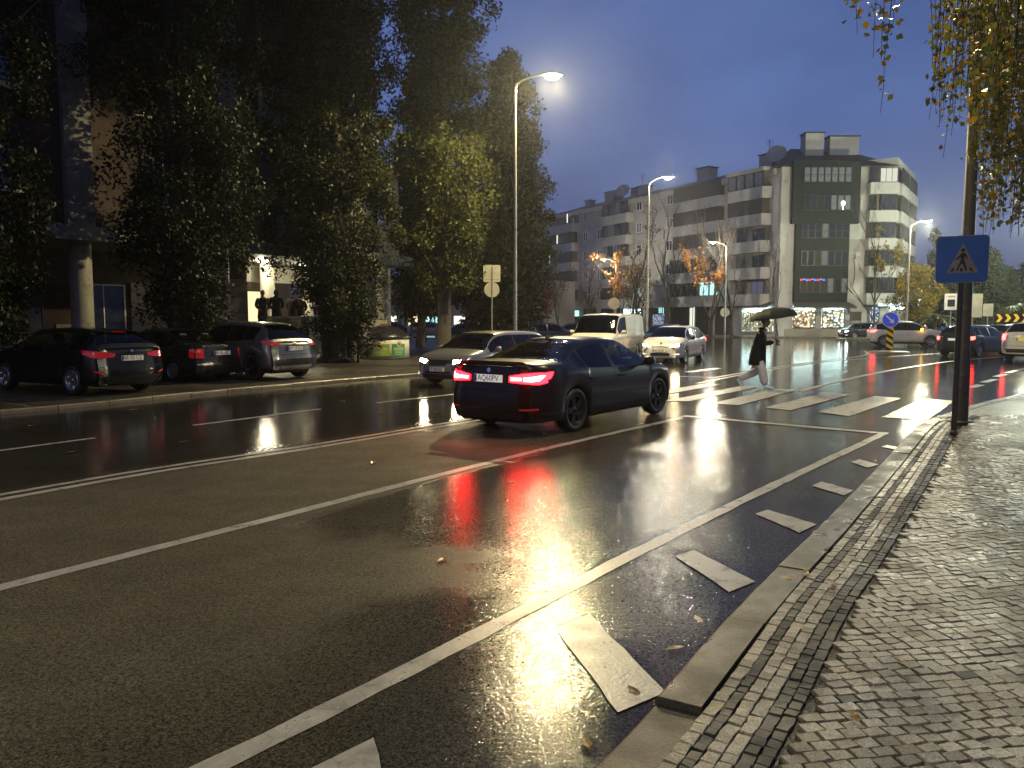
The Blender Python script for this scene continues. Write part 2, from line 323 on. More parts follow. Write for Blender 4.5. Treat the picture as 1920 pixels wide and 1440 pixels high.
M['ivy'] = LEAF('poplar_leaves', [(0.008, 0.013, 0.003), (0.017, 0.023, 0.005), (0.028, 0.034, 0.007), (0.034, 0.030, 0.007)])
M['darkleaf'] = LEAF('dark_tree_leaves', [(0.012, 0.016, 0.005), (0.024, 0.027, 0.008), (0.034, 0.032, 0.009)])
M['birch'] = LEAF('birch_leaves', [(0.08, 0.115, 0.015), (0.15, 0.16, 0.02), (0.20, 0.17, 0.02), (0.32, 0.17, 0.018)], 0.3, 0.4, 0.5)
M['orange'] = LEAF('orange_leaves', [(0.22, 0.09, 0.02), (0.34, 0.15, 0.04), (0.40, 0.22, 0.07)], 0.4, 0.4)
M['yellowleaf'] = LEAF('yellow_leaves', [(0.20, 0.15, 0.02), (0.32, 0.23, 0.03), (0.12, 0.10, 0.02)], 0.4, 0.4)
M['redleaf'] = LEAF('red_leaves', [(0.10, 0.025, 0.012), (0.17, 0.05, 0.018), (0.12, 0.07, 0.02)], 0.4, 0.35)
M['greenleaf'] = LEAF('green_leaves', [(0.035, 0.05, 0.012), (0.06, 0.075, 0.018), (0.09, 0.09, 0.02)])
M['fallen'] = LEAF('fallen_leaves', [(0.20, 0.12, 0.02), (0.26, 0.17, 0.03), (0.12, 0.07, 0.02)], 0.3, 0.1)
# ------------------------------------------------------------------ ground, road, markings, kerbs, pavements
def smooth_line(pts, step=0.5):
    pts = [Vector((p[0], p[1])) for p in pts]; out = []
    P = [pts[0]*2 - pts[1]] + pts + [pts[-1]*2 - pts[-2]]
    for i in range(1, len(P)-2):
        a, b, c, d = P[i-1:i+3]; n = max(2, int((c-b).length/step))
        for k in range(n):
            t = k/n; out.append(0.5*((2*b) + (c-a)*t + (2*a-5*b+4*c-d)*t*t + (3*b-3*c+d-a)*t**3))
    out.append(pts[-1]); return out
def normals(L):
    N = []
    for i in range(len(L)):
        d = L[min(i+1, len(L)-1)] - L[max(i-1, 0)]; d.normalize(); N.append(Vector((d.y, -d.x)))   # to the right
    return N
def offset(L, o): return [p + n*o for p, n in zip(L, normals(L))]
ZM = 0.004
ground = MB(); ground.poly([(-150,-60,-0.02),(150,-60,-0.02),(150,185,-0.02),(-150,185,-0.02)]); setp(ground.build('ground', M['soil']), kind='structure')
rb = MB(); rb.poly([(-60,-45,0),(110,-45,0),(110,175,0),(-60,175,0)]); road = setp(rb.build('road', M['road']), kind='structure')
def strip(name, L, w, parent=road, z=ZM, mat='mark', wob=0.0):
    N = normals(L); vs = []
    for p, n in zip(L, N):
        j = random.uniform(-wob, wob); k = random.uniform(-wob, wob)
        vs += [(p.x - n.x*(w/2+j), p.y - n.y*(w/2+j), z), (p.x + n.x*(w/2+k), p.y + n.y*(w/2+k), z)]
    mb = MB(); mb.add(vs, [(2*i, 2*i+1, 2*i+3, 2*i+2) for i in range(len(L)-1)]); return mb.build(name, M[mat], parent)
def px_line(pts): return [G(*p).xy for p in pts]
def ext(pts, k):
    a, b = Vector(pts[0]), Vector(pts[1]); d = (a - b).normalized(); st = (a-b).length; m = max(1, round(k/max(st, 0.8)))
    return [a + d*(k*(m-i)/m) for i in range(m)] + [Vector(p) for p in pts]
solid = smooth_line(ext([(-3.26,4.8),(-2.09,6.48),(-0.69,8.54),(0.73,10.51),(2.92,13.35)], 12), 0.25)
strip('lane_line', solid, 0.13, wob=0.006)
dl = smooth_line(ext([(-4.86,7.22),(-3.96,8.6),(-2.58,10.29),(-1.0,12.46),(1.3,15.6),(3.9,19.2)], 14), 0.25)
strip('lane_line', dl, 0.115, wob=0.005); strip('lane_line', offset(dl, -0.215), 0.10, wob=0.005)
redge = smooth_line(ext([(-1.13,2.83),(-0.64,3.46),(0.42,4.88),(0.94,5.58),(2.51,7.62),(5.58,11.51)], 10), 0.25)
strip('edge_line', redge, 0.12, wob=0.007)
da = smooth_line(ext([(-6.68,9.99),(-5.95,11.19),(-4.45,13.5),(-3.97,14.29),(-1.41,17.59),(1.1,20.9)], 16), 0.1)
def cum(L):
    o = [0.0]
    for a, b in zip(L, L[1:]): o.append(o[-1] + (b-a).length)
    return o
def cut(L, s0, s1):
    c = cum(L); return [p for p, q in zip(L, c) if s0 <= q <= s1]
c0 = 16 + (Vector((-5.95,11.19)) - Vector((-6.68,9.99))).length
for k in range(-5, 5):
    b = c0 + 0.0 + k*4.23; seg = cut(da, b - 2.85, b)
    if len(seg) > 2: strip('lane_dash', seg, 0.10, wob=0.004)
strip('stop_line', [Vector((3.05,13.62)), Vector((4.3,12.57)), Vector((5.62,11.47))], 0.17, z=2*ZM, wob=0.006)
# zebra stripes
zeb = [[(3.25,16.19),(3.68,16.08),(6.25,19.56),(5.92,19.87)], [(4.07,15.67),(4.53,15.37),(6.99,18.8),(6.45,19.0)], [(4.9,14.9),(5.24,14.46),(7.76,17.59),(7.36,18.11)], [(5.67,14.21),(5.96,13.57),(8.47,16.74),(8.11,17.22)], [(6.45,13.42),(7.08,13.06),(9.31,16.19),(8.87,16.63)], [(2.35,16.75),(2.8,16.6),(5.5,20.3),(5.1,20.55)]]
for q in zeb:
    a, b, c, d = [Vector(p) for p in q]; n = 12; vs = []
    for i in range(n+1):
        t = i/n; l = a.lerp(d, t); r = b.lerp(c, t); w = (r-l); vs += [(*(l + w*random.uniform(-.02,.02)), 2*ZM), (*(r + w*random.uniform(-.02,.02)), 2*ZM)]
    mb = MB(); mb.add(vs, [(2*i, 2*i+1, 2*i+3, 2*i+2) for i in range(n)]); mb.build('crosswalk_stripe', M['mark'], road)
# buffer bars between edge line and kerb
for q in ([(0.24,4.14),(0.45,4.35),(0.70,3.40),(0.46,3.22)], [(1.17,5.44),(1.34,5.59),(1.58,4.90),(1.36,4.71)], [(2.13,6.66),(2.29,6.81),(2.53,6.31),(2.30,6.06)], [(3.07,7.81),(3.25,8.02),(3.40,7.59),(3.22,7.38)], [(4.06,9.15),(4.24,9.33),(4.31,8.98),(4.09,8.79)], [(-0.78,2.78),(-0.56,3.02),(-0.28,2.0),(-0.5,1.8)], [(4.95,10.25),(5.1,10.42),(5.2,10.1),(5.05,9.95)]):
    n = 8; a, b, c, d = [Vector(p) for p in q]; vs = []
    for i in range(n+1):
        t = i/n; l = a.lerp(d, t); r = b.lerp(c, t); w = r-l; vs += [(*(l + w*random.uniform(-.03,.03)), 2*ZM), (*(r + w*random.uniform(-.03,.03)), 2*ZM)]
    mb = MB(); mb.add(vs, [(2*i, 2*i+1, 2*i+3, 2*i+2) for i in range(n)]); mb.build('buffer_bar', M['mark'], road)
# junction lines beyond the crossing
strip('lane_line', smooth_line(px_line([(1500,734),(1545,722),(1659,696.5),(1787,677),(1888,668.6),(1990,661)]), 0.5), 0.16)
strip('lane_line', smooth_line(px_line([(1307,719),(1400,701),(1480,688),(1560,677.5),(1640,671),(1745,664),(1830,660)]), 0.5), 0.16)
strip('lane_line', smooth_line(px_line([(1343,707.5),(1440,691),(1545,676),(1605,669.5),(1626,664),(1622,658)]), 0.4), 0.15)
strip('lane_line', smooth_line(px_line([(1150,727),(1250,707),(1347,708)]), 0.4), 0.12)
for a, b in (((1819,727),(1839,721.5)), ((1844,717),(1866,711)), ((1867,706.5),(1884,702)), ((1886,699.5),(1935,688)), ((1793,735),(1812,729.5))): strip('lane_dash', px_line([a, ((a[0]+b[0])/2, (a[1]+b[1])/2), b]), 0.2)
for q in ([(1290,698),(1345,690.5)],): strip('lane_dash', px_line([q[0], ((q[0][0]+q[1][0])/2, (q[0][1]+q[1][1])/2), q[1]]), 0.35)
# ---- right kerb and pavement
KO = smooth_line(ext([(0.26,2.62),(0.73,3.34),(1.41,4.44),(2.32,5.78),(4.96,9.81),(5.95,11.35),(6.9,12.75),(8.05,14.1),(9.9,16.0),(12.0,17.8),(16,20.4),(24,24),(40,30)], 14), 0.2)
kc = cum(KO); KI = offset(KO, 0.205)
zprof = lambda s: 0.12 if s < 23.3 else max(0.03, 0.12 - (s-23.3)*0.03)
kerb = empty('kerb', kind='structure')
def frame_at(L, c, s):
    i = min(len(L)-2, max(0, int(np.searchsorted(c, s))-1)); t = (s - c[i])/(c[i+1]-c[i]); p = L[i].lerp(L[i+1], t); d = (L[i+1]-L[i]).normalized(); return p, d
S_drop = 14.0 + 0.62
joints = [S_drop + 1.03*k for k in range(-15, 42)]
for a, b in zip(joints, joints[1:]):
    if b > kc[-1]-0.3: break
    mb = MB(); g = 0.006; zz = zprof(a) - (0.028 if b <= S_drop + 0.01 else 0.0) + random.uniform(-.004, .004)
    p, d = frame_at(KO, kc, a+g); q, e2 = frame_at(KO, kc, b-g); n = Vector((d.y, -d.x)); n2 = Vector((e2.y, -e2.x)); r = 0.018
    def pt(P, N, o, z): return (P.x + N.x*o, P.y + N.y*o, z)
    prof = [(0.0, -0.01), (0.0, zz-r), (r*0.4, zz-r*0.4), (r, zz), (0.20, zz+0.004), (0.20, -0.01)]
    nseg = 4; rows = []
    for i in range(nseg+1):
        P = p.lerp(q, i/nseg); N = n.lerp(n2, i/nseg); jj = random.uniform(-.003, .003) if 0 < i < nseg else 0.0
        rows.append([pt(P, N, o + (jj if k in (2,3) else 0), z) for k, (o, z) in enumerate(prof)])
    k = len(prof); mb.add([v for rw in rows for v in rw], [(i*k+j, (i+1)*k+j, (i+1)*k+j+1, i*k+j+1) for i in range(nseg) for j in range(k-1)] + [tuple(range(k)), tuple(range(nseg*k, nseg*k+k))[::-1]])
    o = mb.build('kerb_stone', M['granite'], kerb)
# pavement sheet (mortar between the near cobbles, small paving beyond)
pav = MB(); KP = offset(KO, 0.203); n = len(KP)
zz = [zprof(s) - 0.018 for s in kc]
fw = [KP[i] + Vector((0.837, -0.547))*30 for i in range(n)]
pav.add([(p.x, p.y, z) for p, z in zip(KP, zz)] + [(p.x, p.y, z) for p, z in zip(fw, zz)], [(i, n+i, n+i+1, i+1) for i in range(n-1)])
pavement = setp(pav.build('pavement', M['mortar']), kind='structure')
# individual setts: rows along the kerb, then the field laid on the diagonal
def sett(mb, c, ax, ay, w, l, z, jit=0.10):
    cs = []
    ra = random.gauss(0, 0.045); ax, ay = ax*math.cos(ra) + ay*math.sin(ra), ay*math.cos(ra) - ax*math.sin(ra)
    for sx, sy in ((-1,-1),(1,-1),(1,1),(-1,1)):
        cs.append(c + ax*(sx*w/2*(1+random.uniform(-jit, jit))) + ay*(sy*l/2*(1+random.uniform(-jit, jit))))
    ctr = sum(cs, Vector((0,0)))/4; dz = [random.uniform(-.0025, .0025) for _ in range(4)]; h = random.uniform(-.002, .003)
    b0 = [(p.x, p.y, z-0.03) for p in cs]; b1 = [(p.x, p.y, z-0.0045) for p in cs]; tp = [ctr + (p-ctr)*0.915 for p in cs]
    b2 = [(p.x, p.y, z+h+q) for p, q in zip(tp, dz)]
    mb.add(b0+b1+b2, [(i, (i+1) % 4, 4+(i+1) % 4, 4+i) for i in range(4)] + [(4+i, 4+(i+1) % 4, 8+(i+1) % 4, 8+i) for i in range(4)] + [(8,9,10,11)])
setts = []   # (distance, centre, ax, ay, w, l, z, material)
def add_row(off, w, l, mat, s0=12.3, s1=27.5, phase=0.0):
    s = s0 + phase
    while s < s1:
        ll = l*random.uniform(0.85, 1.2); p, d = frame_at(KO, kc, s); nn = Vector((d.y, -d.x)); c = p + nn*(off + 0.20 + 0.012)
        setts.append((c.length, c, nn, d, w*0.97, ll*0.96, zprof(s), mat)); s += ll
o = 0.03
for w, l, mt in ((0.058, 0.075, 'lime'), (0.045, 0.06, 'basalt'), (0.058, 0.075, 'lime'), (0.058, 0.075, 'lime'), (0.052, 0.065, 'basalt'), (0.052, 0.065, 'basalt')):
    add_row(o - 0.03 + w/2, w, l, mt, phase=random.uniform(0, .06)); o += w + 0.002
field0 = o - 0.03 + 0.20 + 0.012
u1 = Vector((math.sin(R(-12)), math.cos(R(-12)))); u2 = Vector((u1.y, -u1.x)); A, B = 0.088, 0.064
ko_np = np.array([[p.x, p.y] for p in KO]); nrm_np = np.array([[p.x, p.y] for p in normals(KO)])
for i in range(-40, 260):
    rowoff = random.uniform(0, A); bow = 0
    for j in range(-60, 200):
        c = u2*(j*A + rowoff) + u1*(i*B)
        c = c + u1*(0.05*math.sin(c.x*1.7 + 0.6))
        if c.y < 1.2 or c.y > 13.6 or c.x > 0.70*c.y + 1.3: continue
        k = int(np.argmin(((ko_np - np.array([c.x, c.y]))**2).sum(1))); od = (c.x-ko_np[k,0])*nrm_np[k,0] + (c.y-ko_np[k,1])*nrm_np[k,1]
        if od < field0 + 0.035: continue
        if c.length > 9.5 and od > 2.6: continue
        setts.append((c.length + (30 if c.y < 2.3 else 0), c, u2, u1, A*random.uniform(.88, 1.0), B*random.uniform(.86, 0.99), zprof(kc[k]), 'lime' if random.random() > 0.002 else 'basalt'))
setts.sort(key=lambda q: q[0])
for q in setts[:300]:
    mb = MB(); sett(mb, *q[1:7]); mb.build('cobble', M[q[7]], pavement)
for mt in ('lime', 'basalt'):
    mb = MB()
    for q in setts[300:]:
        if q[7] == mt: sett(mb, *q[1:7])
    setp(mb.build('cobble_field', M[mt], pavement), kind='stuff')
# pavement beyond the built setts
pv = MB(); i0 = int(np.searchsorted(kc, 27.3)); sub = list(range(i0, n)); k = len(sub)
pv.add([(KP[i].x, KP[i].y, zprof(kc[i])-0.004) for i in sub] + [(fw[i].x, fw[i].y, zprof(kc[i])-0.004) for i in sub], [(q, k+q, k+q+1, q+1) for q in range(k-1)])
pv.build('paving', M['pave_far'], pavement)
# ---- left kerb and cobbled parking strip
LK = smooth_line(ext([(-9.25,13.88),(-8.15,15.47),(-6.92,17.84),(-4.71,21.25),(-2.9,23.6),(-1.0,26.3),(0.9,28.9),(2.0,31.5),(2.6,35),(3.6,40),(5.6,47.5),(8.2,55),(10,62)], 26), 0.3)
lc = cum(LK); lk = empty('kerb_left', kind='structure')
s = 14.0
while s < lc[-1]-1.2:
    a, b = s+0.008, s+0.992; p, d = frame_at(LK, lc, a); q, e2 = frame_at(LK, lc, b); mb = MB(); n1 = Vector((d.y, -d.x)); n2 = Vector((e2.y, -e2.x)); zt = 0.075 + random.uniform(-.006, .006)
    rows = []
    for P, N in ((p, n1), (q, n2)):
        rows += [(P.x+N.x*oo, P.y+N.y*oo, z) for oo, z in ((0, -0.01), (0, zt-0.02), (-0.02, zt), (-0.14, zt), (-0.14, -0.01))]
    mb.add(rows, [(j, j+1, 5+j+1, 5+j) for j in range(4)] + [(0,4,3,2,1), (5,6,7,8,9)]); mb.build('kerb_stone', M['kerb_l'], lk); s += 1.0
lp = offset(LK, -0.138); mb = MB(); n = len(lp)
mb.add([(p.x, p.y, 0.07) for p in lp] + [(p.x-60, p.y+36, 0.07) for p in lp], [(i, i+1, n+i+1, n+i) for i in range(n-1)])
parking = setp(mb.build('parking_pavement', M['park']), kind='structure')
# white bay lines between the parked cars
for s0 in (26.6, 29.6, 32.6, 35.4):
    p, d = frame_at(LK, lc, s0); nn = Vector((-d.y, d.x)); mb = MB(); L = [p + nn*0.25, p + nn*2.2, p + nn*4.6]; strip('bay_line', L, 0.08, parking, z=0.074, mat='kerb_l')
# far pavement in front of the corner block
fp = [(17.0,77.5),(22.0,73.6),(26.2,72.6),(31,72.2),(36,72.4),(41,74.0),(52,86),(70,110),(70,170),(-60,170),(-60,120),(-10,118),(2,112),(9.5,96)]
mb = MB(); mb.prism(fp, -0.01, 0.13); setp(mb.build('sidewalk', M['pave_far']), kind='structure')
# roundabout island with grass
isl = [Vector((27.4,65.6)), Vector((29.5,63.4)), Vector((33,60.9)), Vector((38,59.2)), Vector((44,58.8)), Vector((51,60.5)), Vector((55,65)), Vector((50,70.5)), Vector((42,72.2)), Vector((34,70.6)), Vector((29,68.2))]
ic = sum(isl, Vector((0,0)))/len(isl); isl = smooth_line(isl + [isl[0]], 0.8)[:-1]
island = empty('traffic_island', kind='structure')
mb = MB(); mb.prism([tuple(p) for p in isl], -0.01, 0.14); mb.build('island_kerb', M['kerb_l'], island)
mb = MB(); inner = [ic + (p-ic)*0.95 for p in isl]; rings = []
for f, z in ((1.0, 0.144), (0.8, 0.24), (0.5, 0.32), (0.2, 0.36)): rings += [(*(ic + (p-ic)*f), z) for p in inner]
k = len(inner); mb.add(rings, [(r*k+i, r*k+(i+1) % k, (r+1)*k+(i+1) % k, (r+1)*k+i) for r in range(3) for i in range(k)] + [tuple(range(3*k, 4*k))]); mb.build('lawn', M['grass'], island)
mb = MB()
for _ in range(5000):
    a = random.choice(inner); f = random.uniform(0.1, 1.0)**0.5; b = random.choice(inner); p = ic + (a.lerp(b, random.random()) - ic)*f; z = 0.14 + 0.22*(1-min(1, (p-ic).length/12)); h = random.uniform(.05, .12); dx, dy = random.uniform(-.03,.03), random.uniform(-.03,.03)
    mb.add([(p.x-.012, p.y, z), (p.x+.012, p.y, z), (p.x+dx, p.y+dy, z+h)], [(0,1,2)])
setp(mb.build('grass_blades', M['grass'], island), kind='stuff')
mb = MB(); sc = G(1667, 661).xy; mb.lathe([(0.0, 0.07), (0.9, 0.07), (0.98, 0.05), (1.0, -0.01)], 24, loc=(sc.x, sc.y, 0)); setp(mb.build('sign_islet', M['kerb_l']), kind='structure')
# ------------------------------------------------------------------ vehicles
def curve(pts):
    xs = np.array([p[0] for p in pts], float); ys = np.array([p[1] for p in pts], float)
    h = np.diff(xs); dl = np.diff(ys)/h; m = np.zeros(len(xs)); m[0] = dl[0]; m[-1] = dl[-1]
    for i in range(1, len(xs)-1):
        m[i] = 0 if dl[i-1]*dl[i] <= 0 else 2*dl[i-1]*dl[i]/(dl[i-1]+dl[i])
    def f(x):
        x = min(max(x, xs[0]), xs[-1]); i = min(len(h)-1, int(np.searchsorted(xs, x, 'right'))-1); t = (x-xs[i])/h[i]
        return float((2*t**3-3*t*t+1)*ys[i] + (t**3-2*t*t+t)*h[i]*m[i] + (-2*t**3+3*t*t)*ys[i+1] + (t**3-t*t)*h[i]*m[i+1])
    return f
def proj_panel(name, bvh, pts, view, mats, parent, off=0.006, loc=None, cuts=2, m=0, bevel=0.0):
    # pts in the (y,z) plane for view 'rear'/'front', in (x,z) for 'left'/'right', (x,y) for 'top'; laid onto the body surface
    bm = bmesh.new(); vs = []
    for a, b in pts:
        vs.append(bm.verts.new({'rear': (-9, a, b), 'front': (9, a, b), 'left': (a, 9, b), 'right': (a, -9, b), 'top': (a, b, 9)}[view]))
    bm.faces.new(vs); bmesh.ops.triangulate(bm, faces=bm.faces[:])
    for _ in range(cuts): bmesh.ops.subdivide_edges(bm, edges=bm.edges[:], cuts=1, use_grid_fill=True); bmesh.ops.triangulate(bm, faces=[f for f in bm.faces if len(f.verts) > 4])
    d = {'rear': Vector((1,0,0)), 'front': Vector((-1,0,0)), 'left': Vector((0,-1,0)), 'right': Vector((0,1,0)), 'top': Vector((0,0,-1))}[view]
    bad = []
    for v in bm.verts:
        hit, nrm, idx, dist = bvh.ray_cast(v.co, d)
        if hit is None: bad.append(v)
        else:
            if nrm.dot(d) > 0: nrm = -nrm
            v.co = hit - d*off*0.6 + nrm*off*0.6
    if bad: bmesh.ops.delete(bm, geom=bad, context='VERTS')
    for f in bm.faces:
        f.smooth = True
        if f.normal.dot(d) > 0: f.normal_flip()
    me = bpy.data.meshes.new(name); bm.to_mesh(me); bm.free()
    for q in (mats if isinstance(mats, (list, tuple)) else [mats]): me.materials.append(q)
    return link(name, me, parent)
FONTC = {}
def text_mesh(txt, size, mat, ext=0.0):
    key = (txt, size, mat.name)
    if key in FONTC: return FONTC[key]
    c = bpy.data.curves.new('lettering', 'FONT'); c.body = txt; c.size = size; c.align_x = 'CENTER'; c.align_y = 'CENTER'; c.extrude = ext; c.resolution_u = 3
    o = bpy.data.objects.new('lettering', c); COL.objects.link(o); dg = bpy.context.evaluated_depsgraph_get(); dg.update()
    me = bpy.data.meshes.new_from_object(o.evaluated_get(dg)); me.materials.clear(); me.materials.append(mat)
    bpy.data.objects.remove(o); bpy.data.curves.remove(c); FONTC[key] = me; return me
def text_obj(name, txt, size, mat, parent, loc, rot, sx=1.0):
    o = link(name, text_mesh(txt, size, mat, 0.0005), parent, loc, rot); o.scale = (sx, 1, 1); return o
def wheel_parts(r, w, style, rim_mat):
    t = MB(); q = r*0.70
    t.lathe([(q, -w*0.40), (r*0.86, -w*0.5), (r*0.96, -w*0.44), (r, -w*0.25), (r, w*0.25), (r*0.96, w*0.44), (r*0.86, w*0.5), (q, w*0.40)], 28, axis='y', close=True)
    rm = MB(); rm.lathe([(q, w*0.40), (q*0.97, w*0.44), (q*0.90, w*0.36), (q*0.86, w*0.05), (q*0.2, w*0.02), (0.001, w*0.02)], 28, axis='y'); rm.lathe([(q*0.86, w*0.04), (q*0.2, w*0.0), (0.001, w*0.0)], 20, axis='y', m=1)
    ns = {'five': 5, 'double': 5, 'mesh': 10, 'steel': 0}[style]
    for i in range(max(ns, 0)):
        a = 2*math.pi*i/ns
        offs = (-0.16, 0.16) if style == 'double' else (0.0,)
        wd = {'five': (0.085, 0.055), 'double': (0.040, 0.030), 'mesh': (0.030, 0.024)}[style]
        for of in offs:
            a0, a1 = a + of*0.6, a + of
            c0, s0, c1, s1 = math.cos(a0), math.sin(a0), math.cos(a1), math.sin(a1); r0, r1 = q*0.16, q*0.93
            def P(c, s, rr, side, hw, y): return (c*rr - s*side*hw, y, s*rr + c*side*hw)
            rm.add([P(c0,s0,r0,-1,wd[0]*r*2.0,w*0.34), P(c0,s0,r0,1,wd[0]*r*2.0,w*0.34), P(c1,s1,r1,1,wd[1]*r*2.2,w*0.38), P(c1,s1,r1,-1,wd[1]*r*2.2,w*0.38), P(c0,s0,r0,-1,wd[0]*r*2.4,w*0.12), P(c0,s0,r0,1,wd[0]*r*2.4,w*0.12), P(c1,s1,r1,1,wd[1]*r*2.6,w*0.16), P(c1,s1,r1,-1,wd[1]*r*2.6,w*0.16)],
                   [(0,1,2,3), (0,4,5,1), (1,5,6,2), (3,2,6,7), (0,3,7,4)])
    if style == 'steel': rm.lathe([(q*0.92, w*0.30), (q*0.6, w*0.40), (q*0.35, w*0.36), (0.001, w*0.38)], 24, axis='y')
    rm.lathe([(q*0.2, w*0.10), (q*0.2, w*0.36), (0.001, w*0.39)], 14, axis='y')
    return t.mesh('tyre', M['rubber']), rm.mesh('rim', [rim_mat, M['plastic']])

def make_car(name, label, cat, S, loc, az, paint, z=0.0, group=None, plate=None, lights='off', rim=None, wheel='five', glass='glass_dark', sideglass=None, plate_mat='plate', front_plate=None, detail=2, tail=None, head=None, interior=True, steer=0.0):
    root = empty(name, (loc[0], loc[1], z), az_rot(az), label, cat, group)
    xr, xf, Wd = S['xr'], S['xf'], S['W']; top = curve(S['top']); belt = curve(S['belt']); wr = curve(S['wr']); zs = S.get('sill', 0.24)
    ar, af, Rw = S['axr'], S['axf'], S['R']; Ra = Rw*S.get('arch', 1.13); cowl, rf, rr, rbk = S['cowl'], S['roof_f'], S['roof_r'], S['base_r']
    xs = {xr, xf, cowl, rf, rr, rbk}
    for g in S['side']: xs |= set(g)
    for ax in (ar, af):
        for k in range(9): xs.add(ax + Ra*math.cos(math.pi*k/8))
    keys = sorted(xs)
    for k in (0.02, 0.05, 0.09, 0.15, 0.22, 0.32): xs |= {xr+k, xf-k}
    x = xr
    while x < xf: xs.add(x); x += 0.13
    st = []
    for x in sorted(xs):
        if st and x - st[-1] < 0.022:
            if x in keys: st[-1] = x if st[-1] not in keys else st[-1]
            continue
        st.append(x)
    er, ef, kr, kf = S.get('er', 0.35), S.get('ef', 0.6), S.get('kr', 0.16), S.get('kf', 0.26)
    rp = curve(S.get('rprof', [(0.15, 0.12), (0.34, 0.0), (0.58, 0.0), (0.66, 0.03), (0.95, 0.06), (1.1, 0.08), (2.2, 0.12)])); fp_ = curve(S.get('fprof', [(0.1, 0.10), (0.3, 0.0), (0.5, 0.0), (0.75, 0.05), (1.0, 0.10), (2.2, 0.15)]))
    def wfac(x):
        f = 1.0
        if x - xr < er: f -= kr*(1-(x-xr)/er)**2.4
        if xf - x < ef: f -= kf*(1-(xf-x)/ef)**2.4
        return f
    NR = 12
    def section(x):
        w = Wd*wfac(x); zb = zs; arch = False
        for ax in (ar, af):
            dx = x - ax
            if abs(dx) < Ra - 1e-4: zb = max(zs, Rw + math.sqrt(max(0, Ra*Ra - dx*dx))*0.985); arch = True
        zbelt = belt(x); zt = top(x); 
        cab = max(0.0, min(1.0, (zt - zbelt)/0.30))
        wrr = wr(x)*(wfac(x) if cab < 0.5 else 1.0); wrr = wrr*cab + (w*0.93)*(1-cab) if cab < 1 else wrr
        zrail = zt - (0.055*cab + 0.35*(zt - zbelt)*(1-cab)) if zt > zbelt else zt
        zm = max(zb + 0.03, zs)
        L = lambda t: zb + (zbelt - zb)*t
        bulge = S.get('bulge', 0.02)
        rows = [(w*(0.86 if arch else 0.80), zb - (0.0 if arch else 0.02)), (w*0.985, zb + 0.012), (w*(1.0), L(0.22)), (w*(1.0+bulge*0.6), L(0.48)), (w*(1.0+bulge*0.45), L(0.72)), (w*0.992, L(0.90)), (w*0.965, zbelt)]
        g6 = 0.90; rows.append((w*0.965*(1-g6) + wrr*g6 + 0.012*cab, zbelt + (zrail - zbelt)*0.88))
        rows.append((wrr, zrail)); rows.append((wrr*0.86, zt - (zt-zrail)*0.36)); rows.append((wrr*0.5, zt - (zt-zrail)*0.09)); rows.append((0.0, zt))
        return rows
    secs = [section(x) for x in st]
    def defx(x, zv):
        if x - xr < 0.35: t = (1-(x-xr)/0.35); x = x + rp(zv)*t
        if xf - x < 0.35: t = (1-(xf-x)/0.35); x = x - fp_(zv)*t
        return x
    V = []; idx = {}
    for i, x in enumerate(st):
        for j, (y, zv) in enumerate(secs[i]):
            for sd in (1, -1):
                if j == NR-1 and sd == -1: idx[i, j, -1] = idx[i, j, 1]; continue
                idx[i, j, sd] = len(V); V.append((defx(x, zv), y*sd, zv))
    body = []; mi = []; gl = {}
    lower = S.get('lower', None)
    for i in range(len(st)-1):
        xm = (st[i]+st[i+1])/2
        for j in range(NR-1):
            for sd in (1, -1):
                q = (idx[i,j,sd], idx[i+1,j,sd], idx[i+1,j+1,sd], idx[i,j+1,sd]); q = q[::-1] if sd == 1 else q
                if len(set(q)) < 3: continue
                q = tuple(dict.fromkeys(q)); key = None; mm = 0
                if j == 6 and S['side'][0][0] < xm < S['side'][-1][1]:
                    for gi, (a, b) in enumerate(S['side']):
                        if a < xm < b: key = ('side_window', gi, sd)
                    if key is None: mm = 1
                elif j >= 8 and rf < xm < cowl and j >= 8: key = ('windscreen', 0, 0) if True else None
                elif j >= 8 and rbk < xm < rr and S.get('rearglass', True): key = ('rear_window', 0, 0)
                elif j <= (1 if lower else -1): mm = 2
                if key is not None: gl.setdefault(key, []).append(q)
                else: body.append(q); mi.append(mm)
    NC = 6
    for end, i in ((-1, 0), (1, len(st)-1)):        # end caps as a grid, slightly crowned in plan
        grid = []
        for j in range(NR):
            y0, zv = secs[i][j]; row = []
            for c in range(NC+1):
                u = 1 - 2*c/NC
                if c == 0: row.append(idx[i,j,1])
                elif c == NC: row.append(idx[i,j,-1])
                elif y0 < 1e-6: row.append(idx[i,j,1])
                else: row.append(len(V)); V.append((defx(st[i], zv) + end*S.get('crown', 0.07)*(1-u*u), y0*u, zv))
            grid.append(row)
        for j in range(NR-1):
            for c in range(NC):
                q = (grid[j][c], grid[j+1][c], grid[j+1][c+1], grid[j][c+1]); q = tuple(dict.fromkeys(q[::-1] if end == 1 else q))
                if len(q) > 2: body.append(q); mi.append(2 if (lower and j <= 1) else 0)
    def sub_mesh(nm, faces, mats, mids=None):
        used = sorted({v for f in faces for v in f}); mp = {v: k for k, v in enumerate(used)}
        me = bpy.data.meshes.new(nm); me.from_pydata([V[v] for v in used], [], [tuple(mp[v] for v in f) for f in faces])
        for q in mats: me.materials.append(q)
        if mids: me.polygons.foreach_set('material_index', mids)
        me.polygons.foreach_set('use_smooth', [True]*len(faces)); me.update(); return me
    full = [f for f in body]
    for k in gl: full += gl[k]
    bvh = BVHTree.FromPolygons([Vector(v) for v in V], full)
    bme = sub_mesh('body', body, [paint, M['plastic'], lower or M['plastic']], mi); bo = link('body', bme, root)
